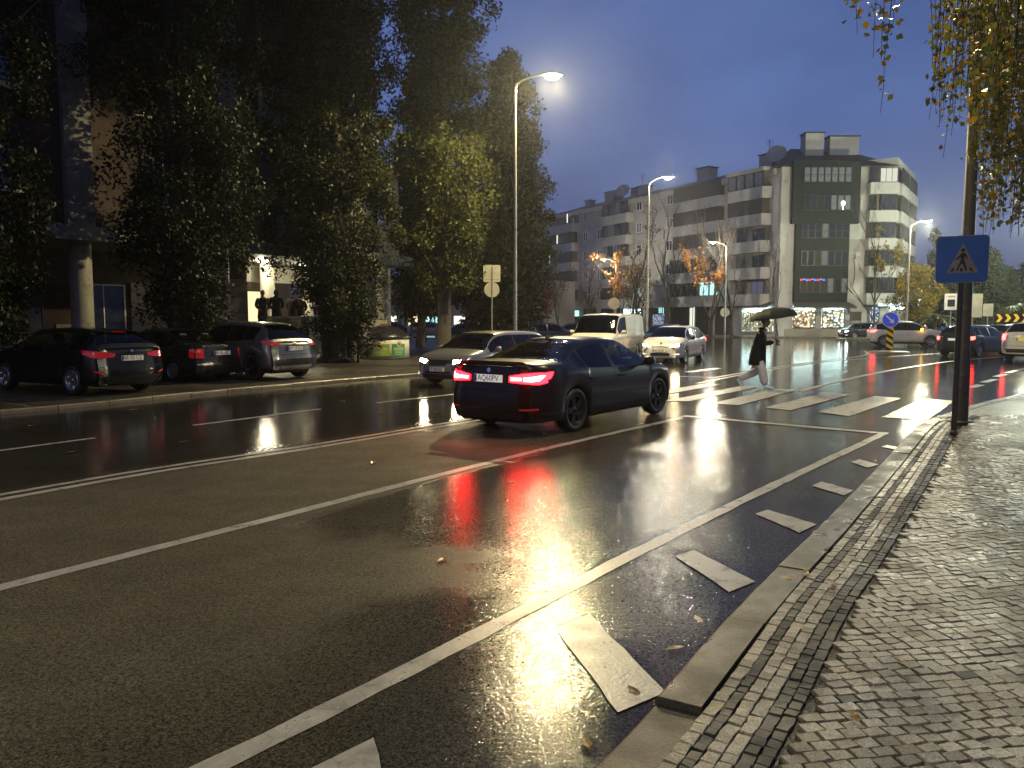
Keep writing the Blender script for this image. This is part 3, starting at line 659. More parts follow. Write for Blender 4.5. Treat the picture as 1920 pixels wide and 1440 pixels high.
    for (nm, gi, sd), fs in gl.items():
        gm = M[sideglass] if (nm == 'side_window' and sideglass and gi >= len(S['side'])-1) else M[glass]
        if nm == 'windscreen' and sideglass: gm = M['glass_mid']
        link(nm, sub_mesh(nm, fs, [gm]), root)
    # dark chassis between the wheels, wheel wells
    ub = MB(); ub.box(xr+0.22, xf-0.28, -(Wd-0.27), Wd-0.27, 0.19, min(0.62, belt(0)-0.2)); ub.box(ar+Ra*0.95, af-Ra*0.95, -(Wd-0.06), Wd-0.06, zs-0.03, 0.5)
    ub.build('underbody', M['seam'], root)
    if interior and detail >= 1:
        it = MB()
        for sx in S.get('seats', ((0.25, 0.36), (0.25, -0.36), (-0.75, 0.36), (-0.75, -0.36))):
            x, y = sx; it.bbox(x-0.25, x+0.28, y-0.24, y+0.24, 0.5, 0.66, 0.04); b = len(it.v)
            it.bbox(x-0.42, x-0.26, y-0.23, y+0.23, 0.6, belt(0)+0.16, 0.04); it.bbox(x-0.40, x-0.30, y-0.12, y+0.12, belt(0)+0.19, belt(0)+0.36, 0.03)
        it.bbox(cowl-0.55, cowl-0.1, -Wd*0.8, Wd*0.8, 0.6, belt(cowl)-0.02, 0.05); it.build('interior', M['interior'], root)
        sw = MB(); ctr = Vector((cowl-0.62, 0.36, belt(0)+0.02)); sw.tube([ctr + Vector((0.06*math.sin(a), 0.18*math.cos(a), 0.17*math.sin(a))) for a in np.linspace(0, 2*math.pi, 18)], 0.016, 6); sw.build('steering_wheel', M['plastic'], root)
    # seams
    if detail >= 1:
        sm = MB(); wdt = 0.007
        for view, sg in (('left', 1), ('right', -1)):
            for line in S['seams']:
                for (xa, za), (xb, zb2) in zip(line, line[1:]):
                    k = max(2, int(math.hypot(xb-xa, zb2-za)/0.06)); prev = None; d = Vector((xb-xa, 0, zb2-za)).normalized(); nn = Vector((-d.z, 0, d.x))
                    for a in range(k+1):
                        P = Vector((xa + (xb-xa)*a/k, 9*sg, za + (zb2-za)*a/k)); h = bvh.ray_cast(P, Vector((0, -sg, 0)))
                        if h[0] is None: prev = None; continue
                        c = h[0] + Vector((0, sg*0.0025, 0)); pr = (c + nn*wdt/2, c - nn*wdt/2)
                        if prev: sm.add([prev[0], prev[1], pr[1], pr[0]], [(0,1,2,3)])
                        prev = pr
        for (ya, za), (yb, zb2) in S.get('rseams', []):
            k = 14; prev = None; d = Vector((0, yb-ya, zb2-za)).normalized(); nn = Vector((0, -d.z, d.y))
            for a in range(k+1):
                h = bvh.ray_cast(Vector((-9, ya+(yb-ya)*a/k, za+(zb2-za)*a/k)), Vector((1,0,0)))
                if h[0] is None: prev = None; continue
                c = h[0] - Vector((0.003,0,0)); pr = (c + nn*wdt*0.7, c - nn*wdt*0.7)
                if prev: sm.add([prev[0], prev[1], pr[1], pr[0]], [(0,1,2,3)])
                prev = pr
        if sm.v: setp(sm.build('panel_gap', M['seam'], bo), kind='stuff')
        for x in S['handles']:
            for sg, vw in ((1, 'left'), (-1, 'right')):
                h = bvh.ray_cast(Vector((x, 9*sg, S['hz'])), Vector((0, -sg, 0)))
                if h[0] is None: continue
                hb = MB(); y = h[0].y; lo, hi = sorted((y - sg*0.002, y + sg*0.035)); hb.bbox(x-0.10, x+0.10, lo, hi, S['hz']-0.014, S['hz']+0.014, 0.006); hb.build('door_handle', paint, root)
    # mirrors
    if S.get('mirror', True):
        for sg in (1, -1):
            h = bvh.ray_cast(Vector((cowl-0.42, 9*sg, belt(cowl-0.42)-0.01)), Vector((0, -sg, 0)))
            if h[0] is None: continue
            y = h[0].y; mb = MB(); mb.tube([(cowl-0.40, y*0.99, belt(cowl-0.4)+0.01), (cowl-0.42, y+sg*0.10, belt(cowl-0.4)+0.05)], 0.025, 6)
            x = cowl-0.44; zz = belt(cowl-0.4)+0.075; mb.tube([(x, y+sg*0.05, zz), (x+0.01, y+sg*0.09, zz), (x+0.01, y+sg*0.15, zz+0.005), (x, y+sg*0.21, zz+0.01), (x-0.01, y+sg*0.225, zz+0.012)], [0.045, 0.075, 0.082, 0.07, 0.03], 10); mb.build('wing_mirror', S.get('mirror_paint') or paint, root)
    # wheels
    tm, rm_ = wheel_parts(Rw, S.get('tw', 0.22), wheel, rim or M['alloy'])
    for ax in (ar, af):
        for sg in (1, -1):
            o = link('wheel', tm, root, (ax, sg*(Wd-S.get('tw', 0.22)/2-0.015), Rw), (0, 0, (math.pi if sg < 0 else 0) + (steer if ax == af else 0)))
            link('rim', rm_, o)
    # lights
    Y = lambda pts, s: [(s*a, b) for a, b in pts][::(1 if s > 0 else -1)]
    tl = tail or {'off': 'tail_off_glow', 'on': 'tail_mid', 'head': 'tail_mid', 'brake': 'tail_glow'}[lights]
    for s in (1, -1):
        o = proj_panel('tail_light', bvh, Y(S['tail'], s), 'rear', M[tl], root, 0.012, cuts=2)
        if S.get('tail_side'):
            o2 = proj_panel('tail_light_side', bvh, S['tail_side'], 'left' if s > 0 else 'right', M[tl], o, 0.010, cuts=2)
        if S.get('tail_bars') and lights == 'brake':
            for bar in S['tail_bars']: proj_panel('light_bar', bvh, Y(bar, s), 'rear', M['tail_hot'], o, 0.020, cuts=1)
        if S.get('tail_amber'): proj_panel('indicator', bvh, Y(S['tail_amber'], s), 'rear', M['amber_off_glow'], o, 0.018, cuts=1)
        hm = head or ('head_hot' if lights == 'head' else 'glass_dark')
        h = proj_panel('headlight', bvh, Y(S['head'], s), 'front', M['chrome' if lights == 'head' else 'winglass'], root, 0.010, cuts=2)
        if lights == 'head': proj_panel('lamp_lens', bvh, Y(S['head_core'], s), 'front', M[hm], h, 0.02, cuts=1)
        if S.get('fog'): proj_panel('fog_light', bvh, Y(S['fog'], s), 'front', M['fog' if lights == 'head' else 'winglass'], root, 0.012, cuts=1)
    for nm, view, pts, mat in S.get('panels', []): proj_panel(nm, bvh, pts, view, M[mat] if isinstance(mat, str) else mat, root, 0.008 if nm != 'badge' else 0.014, cuts=2)
    # plates
    def mkplate(front, txt, pm, cy_, cz):
        d = 1 if front else -1; h = bvh.ray_cast(Vector((9*d, cy_, cz)), Vector((-d,0,0)))
        if h[0] is None: return
        pb = MB(); x0 = h[0].x + d*0.012; a, b = sorted((x0, x0 + d*0.012)); pb.box(a, b, -0.26, 0.26, -0.055, 0.055)
        pb.box(*sorted((x0 + d*0.0125, x0+d*0.0145)), *sorted((d*-0.258, d*-0.218)) if False else ((-0.257, -0.215) if front else (0.215, 0.257)), -0.052, 0.052, 1)
        if pm == 'plate_glow' or front: pb.box(*sorted((x0 + d*0.0125, x0+d*0.014)), *((0.228, 0.257) if front else (-0.257, -0.228)), -0.052, 0.052, 2 if front else 0)
        po = pb.build('license_plate', [M[pm], M['plate_b'], M['plate_y']], root, (0, cy_, cz))
        if txt: text_obj('plate_number', txt, 0.118, M['black'], po, (x0 + d*0.0155, 0.0, 0.0), (R(90), 0, R(90) if front else R(-90)), 0.92)
    if plate is not None or detail >= 1: mkplate(False, plate, plate_mat, 0, S['plate_z'])
    if front_plate is not None or lights == 'head': mkplate(True, front_plate, 'plate', 0, S.get('fplate_z', 0.42))
    root['bvh'] = 0; del root['bvh']
    return root, bvh
def shift(d, **k): q = dict(d); q.update(k); return q
SEDAN = dict(xr=-2.42, xf=2.20, W=0.905, axr=-1.405, axf=1.405, R=0.335, sill=0.22, arch=1.10,
    er=0.5, kr=0.23, top=[(-2.42,1.03),(-2.34,1.075),(-1.72,1.10),(-1.35,1.215),(-0.75,1.395),(-0.2,1.43),(0.25,1.405),(0.55,1.33),(1.18,1.0),(1.35,0.965),(1.8,0.885),(2.08,0.76),(2.20,0.62)],
    belt=[(-2.42,0.97),(-2.3,1.0),(-1.6,0.985),(-0.5,0.945),(0.9,0.92),(1.3,0.90),(1.8,0.83),(2.1,0.70),(2.20,0.58)],
    wr=[(-2.42,0.80),(-1.72,0.70),(-0.8,0.575),(0,0.60),(0.5,0.60),(1.18,0.74),(2.2,0.74)], cowl=1.18, roof_f=0.40, roof_r=-0.70, base_r=-1.70, side=[(-1.36,-1.10),(-1.06,-0.30),(-0.20,0.92)],
    seams=[[(-0.24,0.26),(-0.25,0.95)],[(0.98,0.30),(0.96,0.55),(0.92,0.93)],[(-1.02,0.72),(-1.12,0.86),(-1.12,0.95)],[(-0.95,0.28),(0.95,0.28)]], handles=[-0.95,-0.02], hz=0.80,
    rseams=[((-0.70,1.0),(-0.66,0.70)),((0.70,1.0),(0.66,0.70)),((-0.72,0.665),(0.72,0.665))],
    tail=[(0.36,0.885),(0.60,0.925),(0.80,0.945),(0.86,0.93),(0.865,0.80),(0.80,0.775),(0.60,0.785),(0.37,0.80)], tail_side=[(-2.36,0.93),(-2.05,0.955),(-2.12,0.86),(-2.33,0.80)],
    tail_bars=[[(0.39,0.865),(0.57,0.868),(0.57,0.825),(0.40,0.822)], [(0.60,0.872),(0.72,0.885),(0.83,0.91),(0.845,0.90),(0.80,0.825),(0.72,0.812),(0.60,0.818)]],
    head=[(0.40,0.66),(0.78,0.70),(0.74,0.58),(0.42,0.56)], head_core=[(0.5,0.64),(0.7,0.66),(0.7,0.6),(0.5,0.59)], plate_z=0.845,
    panels=[('diffuser','rear',[(-0.62,0.36),(0.62,0.36),(0.55,0.25),(-0.55,0.25)],'plastic'), ('reflector','rear',[(0.56,0.415),(0.80,0.43),(0.80,0.405),(0.56,0.39)],'tail_off_glow'), ('reflector','rear',[(-0.80,0.43),(-0.56,0.415),(-0.56,0.39),(-0.80,0.405)],'tail_off_glow'), ('badge','rear',[(0.035*math.cos(a),0.965+0.035*math.sin(a)) for a in np.linspace(0,2*math.pi,13)[:-1]],'chrome'), ('plate_recess_shade','rear',[(-0.33,0.90),(0.33,0.90),(0.30,0.77),(-0.30,0.77)],'seam')])  # plate recess: near-black panel on the body paints its shade
ESTATE = shift(SEDAN, er=0.35, kr=0.16, xr=-2.30, xf=2.08, W=0.87, axr=-1.30, axf=1.30, R=0.315, sill=0.23, top=[(-2.30,0.96),(-2.26,1.06),(-2.05,1.28),(-1.80,1.42),(-1.2,1.465),(-0.2,1.47),(0.30,1.44),(0.55,1.37),(1.22,0.99),(1.4,0.95),(1.8,0.86),(2.0,0.74),(2.08,0.62)],
    belt=[(-2.30,0.93),(-2.1,0.95),(-0.5,0.93),(0.9,0.90),(1.3,0.88),(1.75,0.82),(2.0,0.70),(2.08,0.58)], wr=[(-2.3,0.66),(-1.8,0.60),(-0.8,0.61),(0,0.62),(0.5,0.62),(1.22,0.74),(2.1,0.72)], cowl=1.22, roof_f=0.42, roof_r=-1.86, base_r=-2.24, side=[(-1.95,-1.22),(-1.16,-0.34),(-0.26,0.98)],
    seams=[[(-0.30,0.26),(-0.30,0.93)],[(0.98,0.30),(0.95,0.9)],[(-1.0,0.70),(-1.18,0.86),(-1.19,0.93)],[(-0.95,0.29),(0.95,0.29)]], handles=[-1.0,-0.08], hz=0.80, rseams=[((-0.72,0.62),(0.72,0.62))],
    tail=[(0.60,1.10),(0.74,1.08),(0.84,0.90),(0.84,0.74),(0.66,0.76)], tail_side=[(-2.2,0.94),(-2.05,0.93),(-2.08,0.78),(-2.2,0.76)], tail_bars=None,
    head=[(0.34,0.72),(0.60,0.76),(0.80,0.78),(0.76,0.66),(0.50,0.60),(0.36,0.62)], head_core=[(0.42,0.70),(0.66,0.735),(0.66,0.665),(0.46,0.63)], plate_z=0.80, fplate_z=0.47,
    fog=[(0.60,0.38),(0.78,0.39),(0.76,0.31),(0.62,0.31)], panels=[('grille','front',[(-0.33,0.71),(0.33,0.71),(0.28,0.58),(-0.28,0.58)],'plastic'), ('bumper_strip','front',[(-0.80,0.42),(0.80,0.42),(0.78,0.36),(-0.78,0.36)],'plastic'), ('lower_grille','front',[(-0.52,0.345),(0.52,0.345),(0.46,0.24),(-0.46,0.24)],'plastic')])
HATCH = shift(ESTATE, xr=-2.02, xf=2.02, W=0.86, axr=-1.25, axf=1.27, R=0.31, top=[(-2.02,0.98),(-1.97,1.06),(-1.80,1.26),(-1.50,1.415),(-0.9,1.46),(-0.2,1.47),(0.30,1.445),(0.55,1.38),(1.25,1.02),(1.4,0.98),(1.75,0.88),(1.95,0.76),(2.02,0.64)],
    belt=[(-2.02,0.97),(-1.8,1.0),(-0.5,0.95),(0.9,0.91),(1.3,0.90),(1.7,0.82),(1.95,0.70),(2.02,0.58)], wr=[(-2.0,0.66),(-1.5,0.58),(-0.8,0.60),(0,0.61),(0.5,0.61),(1.25,0.73),(2.1,0.72)], cowl=1.25, roof_f=0.42, roof_r=-1.48, base_r=-1.93, side=[(-1.62,-1.15),(-1.10,-0.34),(-0.26,0.98)],
    seams=[[(-0.30,0.26),(-0.30,0.94)],[(0.98,0.30),(0.95,0.9)],[(-0.95,0.68),(-1.12,0.84),(-1.13,0.95)],[(-0.9,0.29),(0.93,0.29)]],
    tail=[(0.62,0.93),(0.80,0.93),(0.83,0.80),(0.66,0.76)], tail_side=[(-1.95,0.94),(-1.75,0.95),(-1.80,0.82),(-1.95,0.79)],
    head=[(0.36,0.72),(0.62,0.77),(0.80,0.79),(0.76,0.69),(0.54,0.64),(0.38,0.64)], head_core=[(0.44,0.71),(0.72,0.755),(0.72,0.69),(0.5,0.655)], fplate_z=0.50, fog=[(0.56,0.385),(0.74,0.395),(0.73,0.345),(0.58,0.345)],
    panels=[('grille','front',[(-0.36,0.73),(-0.10,0.725),(0,0.70),(0.10,0.725),(0.36,0.73),(0.30,0.61),(-0.30,0.61)],'plastic'), ('lower_grille','front',[(-0.74,0.41),(0.74,0.41),(0.66,0.30),(-0.66,0.30)],'plastic'), ('badge','front',[(0.04*math.cos(a),0.775+0.04*math.sin(a)) for a in np.linspace(0,2*math.pi,13)[:-1]],'chrome')])
TOUR = shift(HATCH, xr=-2.20, W=0.89, axr=-1.36, axf=1.36, R=0.33, xf=2.10, top=[(-2.20,0.99),(-2.15,1.06),(-2.0,1.22),(-1.72,1.385),(-1.2,1.44),(-0.4,1.46),(0.25,1.43),(0.5,1.37),(1.2,1.02),(1.4,0.98),(1.8,0.88),(2.03,0.76),(2.10,0.64)], belt=[(-2.20,0.99),(-2.0,1.01),(-0.5,0.95),(0.9,0.92),(1.3,0.90),(1.8,0.82),(2.03,0.70),(2.10,0.58)],
    wr=[(-2.2,0.66),(-1.7,0.57),(-0.8,0.60),(0,0.61),(0.5,0.61),(1.2,0.73),(2.1,0.72)], cowl=1.2, roof_f=0.40, roof_r=-1.66, base_r=-2.10, side=[(-1.70,-1.22),(-1.16,-0.36),(-0.28,0.95)],
    tail=[(0.36,0.90),(0.60,0.94),(0.84,0.96),(0.86,0.84),(0.70,0.80),(0.40,0.83)], tail_side=[(-2.14,0.96),(-1.80,0.985),(-1.86,0.90),(-2.12,0.83)], plate_z=0.80,
    panels=[('bumper_insert','rear',[(-0.66,0.42),(0.66,0.42),(0.58,0.26),(-0.58,0.26)],'plastic'), ('brake_light','rear',[(-0.16,1.372),(0.16,1.372),(0.16,1.355),(-0.16,1.355)],'tail_off_glow'), ('reflector','rear',[(0.62,0.47),(0.80,0.55),(0.81,0.52),(0.64,0.44)],'tail_off_glow'), ('reflector','rear',[(-0.80,0.55),(-0.62,0.47),(-0.64,0.44),(-0.81,0.52)],'tail_off_glow'), ('badge','rear',[(0.035*math.cos(a),0.96+0.035*math.sin(a)) for a in np.linspace(0,2*math.pi,13)[:-1]],'chrome')])
OLDSED = shift(SEDAN, xr=-2.18, xf=2.12, W=0.85, axr=-1.25, axf=1.30, R=0.305, top=[(-2.18,0.95),(-2.10,0.985),(-1.60,1.02),(-1.25,1.18),(-0.85,1.36),(-0.2,1.41),(0.2,1.39),(0.45,1.32),(1.05,0.98),(1.25,0.945),(1.8,0.86),(2.04,0.76),(2.12,0.62)], belt=[(-2.18,0.90),(-1.6,0.93),(-0.5,0.91),(0.9,0.90),(1.3,0.88),(1.8,0.81),(2.04,0.70),(2.12,0.58)],
    wr=[(-2.2,0.76),(-1.6,0.68),(-0.8,0.575),(0,0.59),(0.5,0.60),(1.05,0.72),(2.2,0.72)], cowl=1.05, roof_f=0.32, roof_r=-0.80, base_r=-1.56, side=[(-1.22,-0.98),(-0.94,-0.28),(-0.18,0.80)], seams=[[(-0.24,0.26),(-0.24,0.9)],[(0.86,0.30),(0.82,0.9)],[(-0.82,0.66),(-0.96,0.8),(-0.97,0.9)],[(-0.85,0.29),(0.85,0.29)]], handles=[-0.82,-0.02], hz=0.77,
    er=0.35, kr=0.08, tail=[(0.54,0.88),(0.80,0.875),(0.82,0.64),(0.56,0.635)], tail_side=[(-2.12,0.875),(-1.98,0.87),(-1.99,0.66),(-2.12,0.64)], tail_bars=None, tail_amber=[(0.64,0.86),(0.80,0.86),(0.80,0.79),(0.64,0.79)], plate_z=0.76, rseams=[((-0.75,0.60),(0.75,0.60))],
    panels=[('bumper_strip','rear',[(-0.76,0.50),(0.76,0.50),(0.76,0.455),(-0.76,0.455)],'chrome'), ('plate_recess_shade','rear',[(-0.31,0.83),(0.31,0.83),(0.31,0.69),(-0.31,0.69)],'seam')])  # shade around the plate is a flat dark panel
JUKE = shift(HATCH, xr=-2.06, xf=2.14, W=0.895, axr=-1.31, axf=1.32, R=0.355, sill=0.30, arch=1.12, top=[(-2.06,1.00),(-2.0,1.08),(-1.75,1.30),(-1.45,1.50),(-1.0,1.565),(-0.2,1.595),(0.25,1.57),(0.5,1.51),(1.2,1.12),(1.4,1.08),(1.8,1.0),(2.06,0.86),(2.14,0.70)], belt=[(-2.06,1.00),(-1.8,1.09),(-1.3,1.10),(-0.5,1.04),(0.9,1.02),(1.3,1.0),(1.8,0.93),(2.06,0.80),(2.14,0.66)],
    wr=[(-2.06,0.66),(-1.5,0.54),(-0.8,0.60),(0,0.62),(0.5,0.62),(1.2,0.74),(2.1,0.72)], cowl=1.2, roof_f=0.40, roof_r=-1.44, base_r=-1.96, side=[(-1.40,-1.02),(-0.96,-0.34),(-0.26,0.95)], bulge=0.045, handles=[-0.02], hz=0.90,
    tail=[(0.50,1.0),(0.62,1.03),(0.84,1.07),(0.86,0.99),(0.70,0.93),(0.52,0.95)], tail_side=[(-2.0,1.05),(-1.70,1.08),(-1.80,1.0),(-2.0,0.97)], plate_z=0.86, lower=None, rprof=[(0.15,0.14),(0.36,0.02),(0.60,0.0),(0.72,0.02),(0.78,0.07),(1.0,0.08),(2.2,0.14)],
    rseams=[((-0.52,0.98),(-0.62,0.70)),((0.52,0.98),(0.62,0.70)),((-0.62,0.70),(0.62,0.70))],
    panels=[('bumper_insert','rear',[(-0.62,0.58),(0.62,0.58),(0.74,0.50),(0.62,0.40),(-0.62,0.40),(-0.74,0.50)],'plastic'), ('skid_plate','rear',[(-0.56,0.405),(0.56,0.405),(0.50,0.33),(-0.50,0.33)],'alloy'), ('plate_recess_shade','rear',[(-0.30,0.945),(0.30,0.945),(0.30,0.80),(-0.30,0.80)],'seam'), ('badge','rear',[(0.05*math.cos(a),1.01+0.035*math.sin(a)) for a in np.linspace(0,2*math.pi,13)[:-1]],'chrome')])  # recess behind the plate is only a panel coloured as shade
SUV = shift(HATCH, xr=-2.15, xf=2.20, W=0.91, axr=-1.34, axf=1.34, R=0.36, sill=0.30, top=[(-2.15,1.06),(-2.08,1.16),(-1.92,1.40),(-1.65,1.56),(-1.1,1.62),(-0.2,1.64),(0.3,1.61),(0.55,1.55),(1.22,1.16),(1.4,1.12),(1.85,1.03),(2.1,0.90),(2.20,0.74)], belt=[(-2.15,1.05),(-1.9,1.10),(-0.5,1.05),(0.9,1.03),(1.3,1.02),(1.85,0.95),(2.1,0.82),(2.20,0.68)],
    wr=[(-2.15,0.68),(-1.6,0.60),(-0.8,0.63),(0,0.64),(0.5,0.64),(1.22,0.76),(2.2,0.74)], cowl=1.22, roof_f=0.42, roof_r=-1.62, base_r=-2.05, side=[(-1.80,-1.28),(-1.22,-0.36),(-0.28,0.96)], seams=[[(-0.32,0.34),(-0.32,1.05)],[(0.98,0.36),(0.95,1.02)],[(-1.0,0.8),(-1.2,0.95),(-1.21,1.05)],[(-0.92,0.37),(0.92,0.37)]], handles=[-1.0,-0.1], hz=0.92,
    tail=[(0.56,1.04),(0.84,1.06),(0.87,0.92),(0.60,0.90)], tail_side=[(-2.08,1.06),(-1.78,1.08),(-1.86,0.97),(-2.08,0.92)], plate_z=0.90, fplate_z=0.55, head=[(0.40,0.84),(0.82,0.90),(0.78,0.78),(0.42,0.74)], head_core=[(0.5,0.83),(0.76,0.86),(0.74,0.79),(0.5,0.77)], fog=None,
    panels=[('grille','front',[(-0.4,0.82),(0.4,0.82),(0.36,0.64),(-0.36,0.64)],'plastic'), ('bumper_insert','rear',[(-0.7,0.50),(0.7,0.50),(0.62,0.34),(-0.62,0.34)],'plastic')])
VAN = dict(xr=-2.35, xf=2.30, W=0.96, axr=-1.30, axf=1.52, R=0.33, sill=0.34, arch=1.14, tw=0.2, er=0.15, kr=0.04, ef=0.5, kf=0.14, bulge=0.012, crown=0.04,
    top=[(-2.35,1.88),(-2.2,1.94),(-1.2,1.965),(0.4,1.965),(0.80,1.93),(1.0,1.86),(1.62,1.20),(1.75,1.16),(2.12,1.02),(2.26,0.86),(2.30,0.70)], belt=[(-2.35,1.15),(1.2,1.15),(1.75,1.08),(2.1,0.95),(2.25,0.80),(2.30,0.66)], wr=[(-2.35,0.83),(0.5,0.82),(0.9,0.80),(1.62,0.84),(2.3,0.82)],
    cowl=1.62, roof_f=0.92, roof_r=-2.22, base_r=-2.30, rearglass=False, side=[(0.30,1.36)], rprof=[(0.15,0.05),(0.5,0.0),(2.2,0.06)], fprof=[(0.1,0.08),(0.3,0.0),(0.5,0.0),(0.75,0.03),(1.2,0.06),(2.2,0.10)],
    seams=[[(0.20,0.40),(0.20,1.86)],[(1.28,0.42),(1.38,0.8),(1.40,1.12)],[(-1.05,0.42),(-1.05,1.86)],[(-1.05,1.30),(0.2,1.30)],[(-2.25,1.25),(-1.05,1.25)],[(0.22,0.43),(1.25,0.43)]], handles=[0.32], hz=1.02, rseams=[((0,0.5),(0,1.8))],
    tail=[(0.80,1.05),(0.92,1.05),(0.92,0.72),(0.80,0.72)], tail_side=None, head=[(0.48,0.86),(0.82,0.86),(0.80,0.68),(0.48,0.68)], head_core=[(0.52,0.82),(0.74,0.82),(0.74,0.72),(0.52,0.72)], fog=None, plate_z=0.6, fplate_z=0.44, seats=((0.7,0.42),(0.7,-0.42)),
    panels=[('grille','front',[(-0.42,0.84),(0.42,0.84),(0.42,0.69),(-0.42,0.69)],'plastic'), ('bumper','front',[(-0.86,0.56),(0.86,0.56),(0.84,0.34),(-0.84,0.34)],'plastic'), ('side_moulding','left',[(-0.95,0.66),(1.25,0.66),(1.25,0.60),(-0.95,0.60)],'plate'), ('side_moulding','right',[(-0.95,0.66),(1.25,0.66),(1.25,0.60),(-0.95,0.60)],'plate')])
P_black = PAINT('black_paint', (0.005, 0.005, 0.005), coat=0.36); P_black2 = PAINT('dark_paint', (0.010, 0.011, 0.012)); P_silver = PAINT('silver_paint', (0.33, 0.32, 0.29), 0.55, 0.32); P_grey = PAINT('grey_paint', (0.16, 0.155, 0.145), 0.6, 0.3)
P_white = PAINT('white_paint', (0.72, 0.71, 0.66), 0.0, 0.35); P_van = PAINT('van_paint', (0.66, 0.64, 0.53), 0.0, 0.4, drops=False); P_teal = PAINT('green_black_paint', (0.008, 0.016, 0.015)); P_red = PAINT('red_paint', (0.16, 0.012, 0.012)); P_navy = PAINT('navy_paint', (0.010, 0.012, 0.02)); P_teal2 = PAINT('teal_paint', (0.02, 0.035, 0.035)); P_wine = PAINT('dark_brown_paint', (0.018, 0.016, 0.017), 0.2)
fdir = lambda az: Vector((math.sin(R(az)), math.cos(R(az)))); rdir = lambda az: Vector((math.cos(R(az)), -math.sin(R(az))))
def by_wheel(wp, side, ax, S, az):     # thing centre from the ground contact point of one wheel (side: +1 left, -1 right)
    f, r = fdir(az), rdir(az); return Vector(wp[:2]) - f*S[ax] + r*(side*(S['W']-0.09))
# the black saloon in the bus lane
hero, hb = make_car('black_saloon', 'black saloon car stopped before the crossing with its red brake lights lit', 'car', SEDAN, by_wheel((0.93,11.75), -1, 'axr', SEDAN, 36.5), 36.5, P_black, plate='AQ60PV', lights='brake', rim=M['blackalloy'], wheel='double', glass='glass_dark', sideglass='glass_mid', plate_mat='plate_glow', steer=R(-4))
mb = MB(); mb.add([(-0.93,-0.022,1.395),(-0.70,-0.006,1.43),(-0.70,0.006,1.43),(-0.93,0.022,1.395),(-0.95,0,1.475),(-0.74,0,1.435)], [(0,1,5,4),(3,4,5,2),(0,4,3)]); mb.build('roof_antenna', P_black, hero)
for s in (1, -1):
    mb = MB(); mb.lathe([(0.034,0.0),(0.042,0.0),(0.042,0.16),(0.034,0.16)], 14, axis='x', loc=(-2.40, s*0.52, 0.285), close=True); mb.build('exhaust_pipe', M['chrome'], hero)
mb = MB(); mb.add([(-2.36,-0.62,1.075),(-2.36,0.62,1.075),(-2.44,0.60,1.10),(-2.44,-0.60,1.10),(-2.36,-0.62,1.05),(-2.36,0.62,1.05)], [(0,3,2,1),(4,5,2,3)]); mb.build('boot_spoiler', P_black, hero)
# oncoming traffic
sil, _ = make_car('silver_estate', 'silver estate car with headlights on coming towards the black saloon', 'car', ESTATE, (-0.72, 21.45), 214, P_silver, lights='head', front_plate='19 08 UU', glass='glass_mid', sideglass='glass_dark', rim=M['alloy'], head='head_hot')
sil.scale = (1, 1, 0.955)
make_car('white_van', 'old white panel van behind the black saloon', 'van', VAN, by_wheel(G(1193,676), 1, 'axr', VAN, 205), 205, P_van, lights='off', glass='glass_dark', wheel='steel')
make_car('white_hatchback', 'white hatchback with headlights on and fluted dark grille beside the van', 'car', shift(HATCH, mirror_paint=M['plastic']), by_wheel(G(1283,680.5), 1, 'axf', HATCH, 208), 208, P_white, lights='head', front_plate='00 PJ 00', head='head_soft', glass='glass_dark')
make_car('teal_car', 'dark teal car half hidden between the van and the white hatchback', 'car', HATCH, (8.2, 41.5), 205, P_teal2, lights='off', detail=1)
# parked nose-in on the left
make_car('parked_black_estate', 'black parked car with a tailpipe trim bar, leftmost of the parked row', 'car', TOUR, by_wheel(G(140,741,0.075), 1, 'axr', TOUR, -60), -60, P_black, z=0.075, plate='AR 02 CZ', lights='off', glass='glass_mid', wheel='five', group='cars parked nose-in on the left')
make_car('parked_old_saloon', 'old dark parked saloon with square orange and red tail lamps', 'car', OLDSED, by_wheel(G(327,716,0.075), 1, 'axr', OLDSED, -60), -60, P_wine, z=0.075, plate='80-81-GC', lights='off', glass='glass_mid', wheel='steel', group='cars parked nose-in on the left')
make_car('parked_crossover', 'grey parked crossover with black wheels and sloping rear window', 'car', JUKE, by_wheel(G(476,713,0.075), 1, 'axr', JUKE, -57), -57, P_grey, z=0.075, plate='BM 10 DZ', lights='off', glass='glass_dark', wheel='mesh', rim=M['blackalloy'], group='cars parked nose-in on the left')
# traffic at the roundabout
make_car('white_suv', 'white SUV with amber mirror lamp behind the keep-right sign', 'car', shift(SUV, mirror_paint=M['amber_on']), by_wheel(G(1657,650), -1, 'axr', SUV, 106), 106, P_white, lights='on', detail=1, wheel='five', tail='tail_mid', rim=M['alloy'])
make_car('dark_green_hatchback', 'dark green hatchback with red tail lights waiting beyond the sign pole', 'car', HATCH, by_wheel(G(1834,669), -1, 'axr', HATCH, 56), 56, P_teal, lights='on', detail=1, tail='tail_mid', plate_mat='plate_glow')
make_car('white_city_car', 'white car with a lit tail lamp cut off by the right picture edge', 'car', shift(SUV, tail=[(0.68,1.12),(0.86,1.12),(0.87,0.86),(0.70,0.86)]), (22.9, 33.4), 52, P_white, lights='on', detail=1, tail='tail_mid', plate_mat='plate_y')
make_car('red_car', 'dark red car queuing between the green hatchback and the white car', 'car', HATCH, (28.6, 44.5), 58, P_red, lights='on', detail=1, tail='tail_mid')
make_car('dark_coupe', 'dark low car with cold white headlights passing the shop windows', 'car', HATCH, (31.6, 69.8), 262, P_navy, lights='head', detail=1, head='head_cool', z=0.0)
make_car('silver_roundabout_car', 'pale grey car circling the roundabout behind the white SUV', 'car', SUV, (38.5, 76.5), 285, P_silver, lights='off', detail=1)
